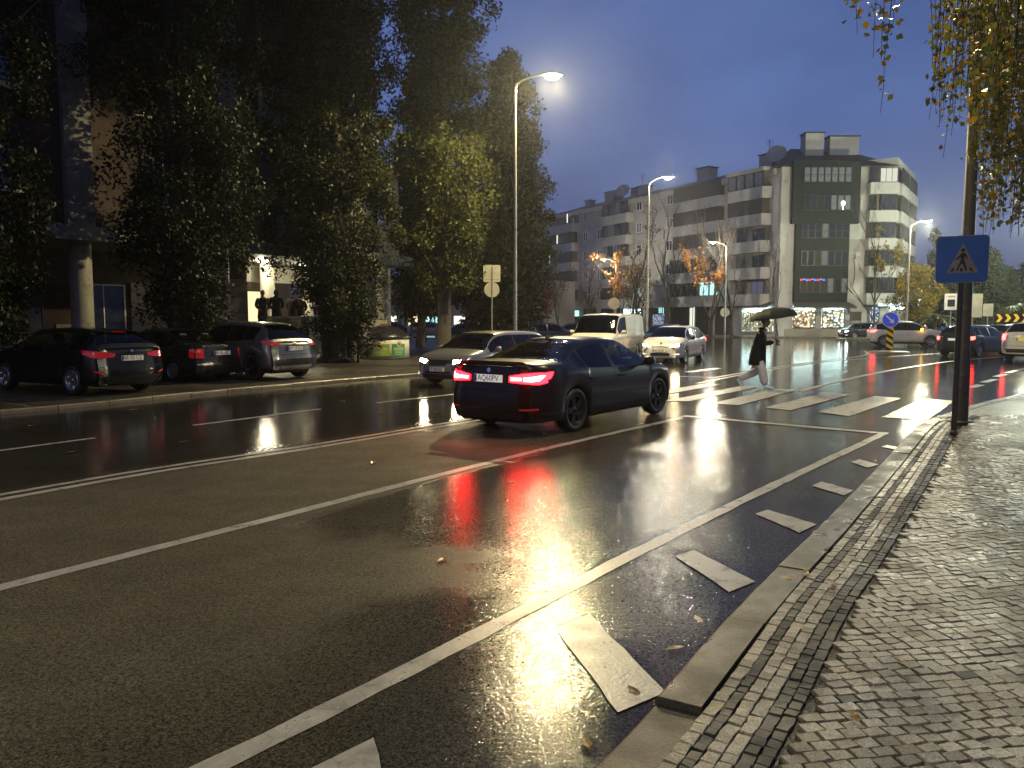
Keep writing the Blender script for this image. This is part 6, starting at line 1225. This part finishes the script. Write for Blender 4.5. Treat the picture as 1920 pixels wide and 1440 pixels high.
# palm-like plants on the roundabout
def palm(name, x, y, h, L, n, label, seed):
    g = random.Random(seed); r_ = empty(name, (x, y, 0.2), 0, label, 'palm', 'palms on the roundabout'); mb = MB(); mb.tube([(0,0,-0.1),(0.03,0,h*0.5),(0,0,h)], [0.16,0.13,0.12], 8); mb.build('trunk', M['bark'], r_)
    for i in range(n):
        a = 2*math.pi*i/n + g.uniform(-.2,.2); up = g.uniform(0.25, 1.0); d = Vector((math.cos(a), math.sin(a), 0)); sd = Vector((-d.y, d.x, 0)); mb = MB(); prev = None
        for k in range(9):
            t = k/8; c = Vector((0,0,h)) + d*(L*t) + Vector((0,0,L*(up*t - 0.95*t*t))); 
            if prev is not None:
                for s in (1, -1):
                    w = 0.42*L*math.sin(math.pi*(0.12 + 0.86*t)); mb.add([prev, c, c + sd*s*w*0.5 + d*0.12*L + Vector((0,0,-0.22*w))], [(0,1,2)])
            prev = c
        mb.build('frond', M['greenleaf'], r_)
palm('palm', 36.0, 66.0, 1.7, 1.9, 13, 'low palm under the yellow-green round tree', 3); palm('palm', 42.4, 64.5, 2.4, 2.2, 14, 'palm right of the crossing sign post', 5); palm('palm', 50.2, 66, 1.6, 1.8, 12, 'palm behind the chevron board', 9)
# weeping birch overhanging from the right
br = empty('weeping_birch', (9.6, 10.2, 0.1), 0, 'weeping birch with yellow-green strands hanging in from the upper right', 'tree')
mb = MB(); mb.tube([(0,0,-0.1),(0.05,0,2),(0.0,0.1,5),(-0.2,0.1,8),(-0.3,0.2,10.5)], [0.26,0.2,0.16,0.11,0.05], 10); tr = mb.build('trunk', PBR('birch_bark', (0.4,0.38,0.34), 0.6, dirt=((0.05,0.045,0.04), 4, 0.55)), br)
g = random.Random(17); st = []; tw = MB(); LP = []; bmb = MB()
specs = []
for _ in range(150):
    Y = g.uniform(6.6, 11.5); px = 1740 + (1990-1740)*g.random()**0.75
    lo = 130 + 270*g.random()**0.5 if px > 1830 else (90 + 200*g.random() if px > 1770 else 60 + 190*g.random())
    if px > 1845: lo = g.uniform(220, 455)
    specs.append((px, Y, lo))
specs += [(1632, 6.9, 222), (1640, 7.0, 120), (1622, 7.1, 118), (1655, 7.4, 60), (1612, 7.2, 60), (1752, 8.5, 240), (1760, 8.2, 300), (1780, 8.0, 215)]
for px, Y, lo in specs:
    b = AT(px, lo, Y); top = Vector((b.x + g.uniform(-.1,.25), Y + g.uniform(-.2,.2), max(b.z + 1.5, 6.2 + g.uniform(-.3, .9)))); L = top.z - b.z; sway = g.uniform(-.12,.12); n = max(8, int(L/0.22)); pts = []
    for i in range(n+1):
        t = i/n; pts.append(Vector((top.x + (b.x-top.x)*t + sway*math.sin(t*3.1)*0.5 + g.uniform(-.012,.012), top.y + g.uniform(-.012,.012), top.z - L*t)))
    tw.tube([p - Vector((9.6,10.2,0.1)) for p in pts], [0.006*(1-0.75*i/n)+0.0012 for i in range(n+1)], 3, caps=False)
    dens = 30 if px > 1830 else (34 if px < 1700 else 18)
    for _ in range(int(L*dens)):
        t = g.random()**0.8; q = pts[min(n, int(t*n))]; LP.append((q.x + g.gauss(0,.05) - 9.6, q.y + g.gauss(0,.05) - 10.2, q.z + g.uniform(-.1,.1) - 0.1))
    bb = Vector((9.6-0.2, 10.25, 7.0 + g.uniform(0,2))) if g.random() < 0.22 or px < 1700 else None
    if bb is not None:
        s = bb - Vector((9.6,10.2,0.1)); e2 = top - Vector((9.6,10.2,0.1)); m = s.lerp(e2, 0.5) + Vector((0,0,0.7)); bmb.tube([s, m, e2], [0.05, 0.03, 0.008], 5)
bmb.build('branch', M['twig'], tr); tw.build('hanging_twig', M['twig'], tr)
link('crown', leaf_mesh('crown', np.array(LP), 0.062, M['birch'], squash=0.75, hang=0.5, seed=4), br)

# the row of birches on the near pavement, beside and behind the viewer
for i, (x, y, H) in enumerate([(12.5, 3.0, 11), (7.5, -4.0, 10.5), (17.5, 9.5, 11.5), (3.0, -11.0, 11), (22.5, 17.5, 11)]):
    tree('birch_tree', (x, y), H, [(2.6,1.6),(4.5,3.0),(7,3.3),(9.5,2.2),(H,0.5)], 'birch of the row on the near pavement outside the picture', 'greenleaf', 170, 60, 0.16, 0.2, seed=120+i, group='birch row on the near pavement', z0=0.1)
# ------------------------------------------------------------------ people
def skin(name, joints, edges, radii, mat, parent=None, sub=2, root=0, loc=None, smooth=True):
    me = bpy.data.meshes.new(name); me.from_pydata([tuple(j) for j in joints], edges, []); o = bpy.data.objects.new(name, me); COL.objects.link(o)
    md = o.modifiers.new('skin', 'SKIN'); md.use_smooth_shade = smooth; md.branch_smoothing = 0.6
    sv = me.skin_vertices[0].data
    for i, r in enumerate(radii): sv[i].radius = (r, r) if not hasattr(r, '__len__') else r; sv[i].use_root = (i == root)
    s = o.modifiers.new('sub', 'SUBSURF'); s.levels = sub; s.render_levels = sub
    dg = bpy.context.evaluated_depsgraph_get(); dg.update(); nm = bpy.data.meshes.new_from_object(o.evaluated_get(dg)); nm.name = name
    bpy.data.objects.remove(o); nm.materials.clear(); nm.materials.append(mat)
    for p in nm.polygons: p.use_smooth = True
    return link(name, nm, parent, loc)
def chain(*lists):
    V = []; E2 = []; Rr = []
    for pts, rad, at in lists:
        prev = at
        for p, r in zip(pts, rad):
            V.append(p); Rr.append(r)
            if prev is not None: E2.append((prev, len(V)-1))
            prev = len(V)-1
    return V, E2, Rr
M['skin'] = PBR('skin', (0.42,0.25,0.18), 0.5); M['coat'] = PBR('dark_coat', (0.006,0.006,0.006), 0.8, spec=0.2, bump=0.4, bscale=30); M['jeans'] = PBR('pale_trousers', (0.58,0.55,0.63), 0.8, var=0.15, bump=0.4, bscale=40); M['shoe'] = PBR('pale_blue_shoe', (0.52,0.66,0.80), 0.5); M['sole'] = PBR('white_sole', (0.75,0.75,0.75), 0.5); M['hair'] = PBR('grey_hair', (0.16,0.14,0.13), 0.8); M['darkhair'] = PBR('dark_hair', (0.012,0.010,0.009), 0.7); M['bag'] = PBR('tan_bag', (0.50,0.33,0.12), 0.6); M['umb'] = PBR('umbrella_cloth', (0.017,0.020,0.014), 0.7, var=0.15, spec=0.25); M['darkcloth'] = PBR('dark_cloth', (0.012,0.010,0.011), 0.8); M['maroon'] = PBR('maroon_cloth', (0.028,0.012,0.012), 0.8); M['palecloth'] = PBR('pale_cloth', (0.42,0.38,0.30), 0.8)
def hand(parent, wrist, dirv, palm_n, curl, mat, s=1.0):
    d = Vector(dirv).normalized(); n = Vector(palm_n); n = (n - d*n.dot(d)).normalized(); u = d.cross(n); w = Vector(wrist)
    V, E2, Rr = chain(([w, w + d*0.045*s, w + d*0.085*s], [0.026*s, (0.040*s), 0.036*s], None))
    for k, (off, ln) in enumerate(((-0.030,0.068),(-0.010,0.078),(0.011,0.073),(0.030,0.058))):
        b = w + d*0.085*s + u*off*s; p1 = b + (d*0.55 + n*0.35*curl)*ln*0.6*s; p2 = p1 + (d*(0.5-curl*0.6) + n*0.8*curl)*ln*0.5*s; p3 = p2 + (d*(0.2-curl*0.9) + n*0.5*curl)*ln*0.35*s
        i0 = len(V); V += [b, p1, p2, p3]; Rr += [0.0105*s, 0.0095*s, 0.0088*s, 0.0075*s]; E2 += [(2, i0), (i0, i0+1), (i0+1, i0+2), (i0+2, i0+3)]
    b = w + d*0.03*s - u*0.03*s; i0 = len(V); V += [b, b - u*0.028*s + d*0.03*s + n*0.012*s, b - u*0.026*s + d*0.058*s + n*0.03*s*curl]; Rr += [0.014*s, 0.011*s, 0.009*s]; E2 += [(1, i0), (i0, i0+1), (i0+1, i0+2)]
    return V, E2, Rr
def head(parent, c, fwd, mats, s=1.0, bald=False, hat=None):
    # head as a shaped lattice: skull, brow, nose, chin, ears
    f = Vector(fwd).normalized(); up = Vector((0,0,1)); up = (up - f*up.dot(f)).normalized(); r = f.cross(up)
    bm = bmesh.new(); bmesh.ops.create_icosphere(bm, subdivisions=4, radius=1.0)
    for v in bm.verts:
        x, y, z = v.co; X = x*0.098; Y = y*0.076; Z = z*0.118
        if x > 0 and z < 0.1: X *= 0.96; Y *= (1 - 0.22*max(0, -z)); 
        if x > 0.55: X = min(X, 0.086 + 0.004*z)
        nose = math.exp(-((y/0.16)**2 + ((z+0.16)/0.24)**2)) if x > 0.4 else 0; X += 0.030*nose
        eye = sum(math.exp(-(((y-e)/0.16)**2 + ((z-0.06)/0.10)**2)) for e in (0.40,-0.40)) if x > 0.3 else 0; X -= 0.013*eye
        brow = math.exp(-(((z-0.22)/0.10)**2)) if x > 0.5 else 0; X += 0.005*brow
        mouth = math.exp(-((y/0.30)**2 + ((z+0.52)/0.05)**2)) if x > 0.4 else 0; X -= 0.006*mouth
        chin = math.exp(-((y/0.35)**2 + ((z+0.86)/0.2)**2)) if x > 0.1 else 0; X += 0.020*chin
        if x < 0 and z < -0.3: X *= 0.75
        ear = sum(math.exp(-(((x+0.05)/0.15)**2 + ((z+0.03)/0.26)**2)) for e in (1,)) if abs(y) > 0.9 else 0; Y += math.copysign(0.016*ear, y)
        p = Vector(c) + (f*X + r*(-Y) + up*Z)*s; v.co = p
    me = bpy.data.meshes.new('head'); bm.to_mesh(me); bm.free(); me.materials.append(mats[0])
    for p in me.polygons: p.use_smooth = True
    return me, f, r, up
def join_mesh(o, me):
    bm = bmesh.new(); bm.from_mesh(o.data); bm.from_mesh(me)
    for f in bm.faces: f.smooth = True
    bm.to_mesh(o.data); bm.free()
def hair(parent, c, f, r, up, mat, s=1.0, crown=0.25, long=0.0, name='hair'):
    bm = bmesh.new(); bmesh.ops.create_icosphere(bm, subdivisions=3, radius=1.0); kill = []
    for v in bm.verts:
        x, y, z = v.co
        if (x > 0.25 and z < 0.62) or z < -0.45 - long*0.6 or (x > 0.0 and z < 0.2): kill.append(v)
        k = 1.07 + 0.03*math.sin(x*9+y*7+z*11); v.co = Vector(c) + (f*(x*0.098-0.004)*k + r*(-y*0.079)*k + up*(z*0.118+0.004)*k*(1 + (long*0.5 if z < 0 else 0)))*s
    bmesh.ops.delete(bm, geom=kill, context='VERTS'); me = bpy.data.meshes.new(name); bm.to_mesh(me); bm.free(); me.materials.append(mat)
    for p in me.polygons: p.use_smooth = True
    return link(name, me, parent)
def person(loc, az, label, H=1.74, gait='walk', coat='coat', legs='jeans', shoe='shoe', hairm='hair', longcoat=True, arm_up=False, group=None, z=0.0, bag=False, look=0.0, stride=1.0, hood=False):
    root = empty('person', (loc[0], loc[1], z), az_rot(az), label, 'person', group); s = H/1.74
    S = lambda *p: Vector(p)*s
    hip = S(0,0,0.90) if gait != 'walk' else S(0,0,0.875); lean = 0.06 if gait == 'walk' else 0.02
    chest = hip + S(lean, 0, 0.36); neck = hip + S(lean*1.9, 0, 0.56); headc = neck + S(0.055, 0, 0.165)
    if gait == 'walk':
        RL = [hip + S(0,-0.09,-0.04), hip + S(0.14,-0.10,-0.42), S(0.20,-0.10,0.09)]; LLg = [hip + S(0,0.09,-0.04), hip + S(0.03,0.09,-0.43), S(-0.44,0.09,0.24)]
    else:
        RL = [hip + S(0,-0.09,-0.04), hip + S(0.02,-0.10,-0.44), S(-0.02,-0.11,0.09)]; LLg = [hip + S(0,0.09,-0.04), hip + S(0.03,0.10,-0.44), S(0.03,0.11,0.09)]
    shR, shL = neck + S(-0.01,-0.19,-0.06), neck + S(-0.01,0.19,-0.06)
    if arm_up:   # right hand in front holding an umbrella handle, left arm hanging with a bag
        RA = [shR, shR + S(0.05,-0.06,-0.28), neck + S(0.28,-0.06,-0.30)]; LA = [shL, shL + S(-0.10,0.04,-0.28), shL + S(-0.12,0.05,-0.53)]
    else:
        RA = [shR, shR + S(-0.02,-0.07,-0.28), shR + S(0.16,0.02,-0.42)]; LA = [shL, shL + S(-0.02,0.07,-0.28), shL + S(0.14,-0.02,-0.44)]
    # body: one continuous surface with hands; head joined on
    V, E2, Rr = chain(([hip, hip+S(lean*0.5,0,0.18), chest, neck, neck+S(0.03,0,0.07)], [0.13*s,0.115*s,0.125*s,0.06*s,0.052*s], None),
        ([RL[0],RL[1],RL[2]], [0.085*s,0.058*s,0.04*s], 0), ([LLg[0],LLg[1],LLg[2]], [0.085*s,0.058*s,0.04*s], 0),
        ([RA[0],RA[1],RA[2]], [0.055*s,0.043*s,0.030*s], 2), ([LA[0],LA[1],LA[2]], [0.055*s,0.043*s,0.030*s], 2))
    body = skin('body', V, E2, Rr, M['skin'], root, 1)
    for A, sgn in ((RA, -1), (LA, 1)):
        dv = (A[2]-A[1]).normalized(); dv = (dv*0.5 + S(0.5,0,0.1)) if (arm_up and sgn < 0) else dv
        hv, he, hr = hand(None, A[2] + (A[2]-A[1]).normalized()*0.01, dv, (0.2, -sgn*0.9, 0.2), 0.9 if arm_up and sgn < 0 else 0.55, M['skin'], s)
        ho = skin('hand', hv, he, hr, M['skin'], None, 1); hm = ho.data; join_mesh(body, hm); bpy.data.objects.remove(ho)
    fw = Vector((1, look, -0.12)); hm, f, r, up = head(None, headc, fw, [M['skin']], s); join_mesh(body, hm)
    hair(root, headc, f, r, up, M[hairm], s, long=0.5 if hood else 0.0, name='hair')
    # trousers, coat, shoes
    V, E2, Rr = chain(([hip+S(0,0,0.02), hip+S(0,0,0.10)], [0.155*s,0.15*s], None), ([RL[0],RL[1],(RL[1]+RL[2])/2,RL[2]+S(0,0,-0.01)], [0.125*s,0.108*s,0.102*s,0.096*s], 0), ([LLg[0],LLg[1],(LLg[1]+LLg[2])/2,LLg[2]+S(0,0,-0.01)], [0.125*s,0.108*s,0.102*s,0.096*s], 0)); skin('trousers', V, E2, Rr, M[legs], root, 1)
    hem = 0.29 if longcoat else 0.02
    V, E2, Rr = chain(([hip+S(-0.005,0,-hem-0.012), hip+S(-0.005,0,-hem), hip+S(0,0,-hem*0.3), hip+S(lean*0.5,0,0.18), chest, neck+S(-0.02,0,0.0), neck+S(0.0,0,0.045)], [(0.228*s,0.225*s),(0.230*s,0.228*s),(0.216*s,0.21*s),(0.20*s,0.19*s),(0.212*s,0.18*s),(0.12*s,0.115*s),(0.078*s,0.078*s)], None),
        ([RA[0],RA[1],RA[2]-(RA[2]-RA[1]).normalized()*0.03], [0.088*s,0.072*s,0.055*s], 4), ([LA[0],LA[1],LA[2]-(LA[2]-LA[1]).normalized()*0.03], [0.088*s,0.072*s,0.055*s], 4)); skin('coat', V, E2, Rr, M[coat], root, 2)
    for L_, sl in ((RL, 0.0), (LLg, 0.95 if gait == 'walk' else 0.0)):
        a = L_[2]; ca, sa = math.cos(sl), math.sin(sl)
        def T(x, zz): return Vector((a.x + x*ca + (zz)*sa*0.9, a.y, a.z - x*sa + zz*ca))
        V, E2, Rr = chain(([T(-0.07,-0.02), T(0.04,-0.03), T(0.15,-0.045), T(0.23,-0.055)], [(0.056*s,0.056*s),(0.06*s,0.06*s),(0.054*s,0.044*s),(0.042*s,0.032*s)], None), ([T(-0.015,0.04)], [0.048*s], 0)); so = skin('shoe', V, E2, Rr, M[shoe], root, 1)
    if hood: V, E2, Rr = chain(([neck+S(-0.03,0,0.02), headc+S(-0.03,0,0.0), headc+S(-0.01,0,0.06)], [0.10*s,0.115*s,0.09*s], None)); skin('hood', V, E2, Rr, M[coat], root, 1)
    return root, RA[2], LA[2], headc
def umbrella(world, tilt, rad, label, grip_len=0.62, mat='umb'):
    r_ = empty('umbrella', world, 0, label, 'umbrella'); r_.rotation_euler = tilt
    ng, nr = 8, 7; vs = []; depth = 0.46*rad; fs = []
    for i in range(nr+1):
        t = i/nr
        for k in range(ng*4):
            a = 2*math.pi*k/(ng*4); q = (k % 4)/4; sag = math.sin(math.pi*q); rr = rad*math.sin(t*math.pi*0.5*0.98)*(1 - 0.055*sag*t); z = grip_len + depth*(math.cos(t*math.pi*0.5) ) - 0.02*sag*t*rad
            vs.append((rr*math.cos(a), rr*math.sin(a), z))
    n = ng*4; fs = [(i*n+k, (i+1)*n+k, (i+1)*n+(k+1) % n, i*n+(k+1) % n) for i in range(nr) for k in range(n)]
    mb = MB(); mb.add(vs, fs, 0, False); mb.build('canopy', M[mat], r_)
    for k in range(ng):
        a = 2*math.pi*k/ng; mb = MB(); pts = [(rad*math.sin(t*math.pi*0.49)*math.cos(a)*0.995, rad*math.sin(t*math.pi*0.49)*math.sin(a)*0.995, grip_len + depth*math.cos(t*math.pi*0.5) - 0.012) for t in np.linspace(0.05, 1.0, 6)]; mb.tube(pts, 0.004, 4); mb.build('rib', M['steel'], r_)
    mb = MB(); mb.tube([(0,0,-0.05),(0,0,grip_len+depth+0.08)], 0.008, 6); mb.build('shaft', M['darksteel'], r_)
    mb = MB(); mb.tube([(0,0,0.06),(0,0,-0.06),(0.02,0,-0.10),(0.06,0,-0.115),(0.085,0,-0.09)], 0.014, 8); mb.build('handle', M['plastic'], r_); return r_
pl = Vector((6.02, 18.95))
pr, hr_, hl_, hc_ = person(pl, 118, 'man in a long dark coat crossing on the zebra stripes under an umbrella', 1.78, 'walk', arm_up=True, z=0.008)
bpy.context.view_layer.update(); mw = pr.matrix_world
gp = mw @ (hr_ + Vector((0.035, 0.0, 0.03)))
umbrella(gp, (R(-4), R(-7), R(20)), 0.56, 'dark green umbrella held by the man on the crossing', 0.545)
bw = mw @ (hl_ + Vector((-0.06, 0.02, -0.10)))
bg_ = empty('shopping_bag', bw, az_rot(118), 'tan paper shopping bag carried by the man on the crossing', 'bag'); mb = MB(); mb.add([(-0.11,-0.05,-0.30),(0.11,-0.05,-0.30),(0.11,0.05,-0.30),(-0.11,0.05,-0.30),(-0.10,-0.02,0.0),(0.10,-0.02,0.0),(0.10,0.02,0.0),(-0.10,0.02,0.0)], [(0,3,2,1),(0,1,5,4),(1,2,6,5),(2,3,7,6),(3,0,4,7)]); mb.build('bag_body', M['bag'], bg_); mb = MB(); mb.tube([(-0.05,0,-0.01),(-0.03,0,0.09),(0.03,0,0.09),(0.05,0,-0.01)], 0.005, 5); mb.build('handle', M['bag'], bg_)
# people on the terrace
PGp = 'people standing on the arcade terrace'
for (a, n, az, H, ct, hd, lb2, hm) in ((9.02,-0.95,150,1.74,'darkcloth',False,'person at the left end of the terrace wall half hidden by the passage corner','darkhair'), (9.62,-0.85,340,1.80,'darkcloth',True,'person in a dark hooded coat alone in front of the lit column','darkhair'), (10.45,-0.9,20,1.74,'maroon',False,'left of two people in maroon coats huddled at the terrace wall','darkhair'), (10.82,-0.85,350,1.64,'maroon',False,'right of two people in maroon coats huddled at the terrace wall','darkhair'), (11.25,-1.3,200,1.66,'palecloth',False,'person in pale clothes beside the tree trunk on the terrace','darkhair')):
    c = FB.p(a, n, 1.15); person(c, az, lb2, H, 'stand', coat=ct, legs='darkcloth', shoe='darkcloth', hairm=hm, z=1.15, hood=hd, group=PGp)
c = FB.p(0.35, -2.2, 0.07); person(c, 60, 'dark figure in front of the dark shop window on the left', 1.76, 'stand', coat='darkcloth', legs='darkcloth', shoe='darkcloth', hairm='darkhair', z=0.45)
mb = MB(); q = FB.p(0.35,-2.2,0); st_ = empty('step_block', (q[0], q[1], 0.07), FB.rz, 'low stone step below the dark shop window', 'step'); mb.bbox(-1.2,1.2,-0.6,0.6,0,0.38,0.03); mb.build('slab', M['beige'], st_)
p2, a_, b_, h2 = person((2.05, 58.5), 90, 'distant dark figure under an umbrella left of the red shop sign', 1.76, 'stand', coat='darkcloth', legs='darkcloth', shoe='darkcloth', hairm='darkhair', arm_up=True, z=0.07)
bpy.context.view_layer.update(); umbrella(p2.matrix_world @ (a_ + Vector((0.035,0,0.03))), (0, 0, 0), 0.62, 'dark umbrella held by the distant figure', 0.52, 'darkcloth')
person((-9.6, 64.0), 200, 'distant dark figure standing among the thin park trees', 1.75, 'stand', coat='darkcloth', legs='darkcloth', shoe='darkcloth', hairm='darkhair', z=0.07)
# ------------------------------------------------------------------ fallen leaves
lm = []
for k in range(6):
    mb = MB(); g = random.Random(90+k); n = 8; vs = [(0,0,0.006)]
    for i in range(n): t = 2*math.pi*i/n; rr = 0.045*(1 + 0.28*math.cos(2*t))*g.uniform(0.8,1.15); vs.append((rr*math.cos(t)*1.15, rr*math.sin(t)*0.8, 0.004 + g.uniform(0,0.012)))
    vs.append((-0.085,0.0,0.005)); mb.add(vs, [(0, 1+i, 1+(i+1) % n) for i in range(n)] + [(5, 9, 4)]); lm.append(mb.mesh('leaf_blade', M['fallen']))
LG = 'fallen leaves on the wet asphalt and paving'
spots = [(58,800,0),(118,802,0),(135,850,0),(345,830,0),(700,869,0),(830,1052,0),(820,774,0),(712,775,0),(1268,1220,0),(1310,1165,0),(1318,1235,0),(1190,1300,0),(1235,1320,0),(1530,1000,0),(1100,1398,0),(500,745,0),(640,752,0),(1352,1275,0.05),(1510,1080,0.12),(1790,1000,0.12),(1480,1090,0.12),(565,760,0),(960,905,0),(1560,1100,0.12),(1700,1250,0.12),(1600,1350,0.12),(250,770,0),(196,762,0.08),(310,757,0.08),(430,700,0.08),(395,717,0.08),(610,700,0.08),(660,690,0.08)]
ll = ['yellow-brown fallen leaf lying on the wet road or pavement', ]
for i, (x, y, z) in enumerate(spots):
    p = G(x, y, z); sc_ = (1.0 if y > 900 else 1.6) * random.uniform(0.55, 0.9)
    if i == 17: sc_ = 1.2
    o = link('fallen_leaf', lm[i % 6], None, (p.x, p.y, z + (0.008 if z == 0 else 0.014)), (random.uniform(-.15,.15), random.uniform(-.15,.15), random.uniform(0, 6.28))); o.scale = (sc_,)*3
    setp(o, ll[0], 'leaf', LG)

# ------------------------------------------------------------------ wet evening air
hm_, hn = new_mat('haze'); ht = NT(hn)
hv = ht.n('ShaderNodeVolumePrincipled', {'Color': (0.90, 0.93, 1.0, 1), 'Density': 0.00055, 'Anisotropy': 0.8}); hn.links.new(hv.outputs[0], ht.n('ShaderNodeOutputMaterial').inputs['Volume'])
mb = MB(); mb.box(-152, 152, -62, 187, -1.1, 30); setp(mb.build('haze', hm_), kind='stuff')
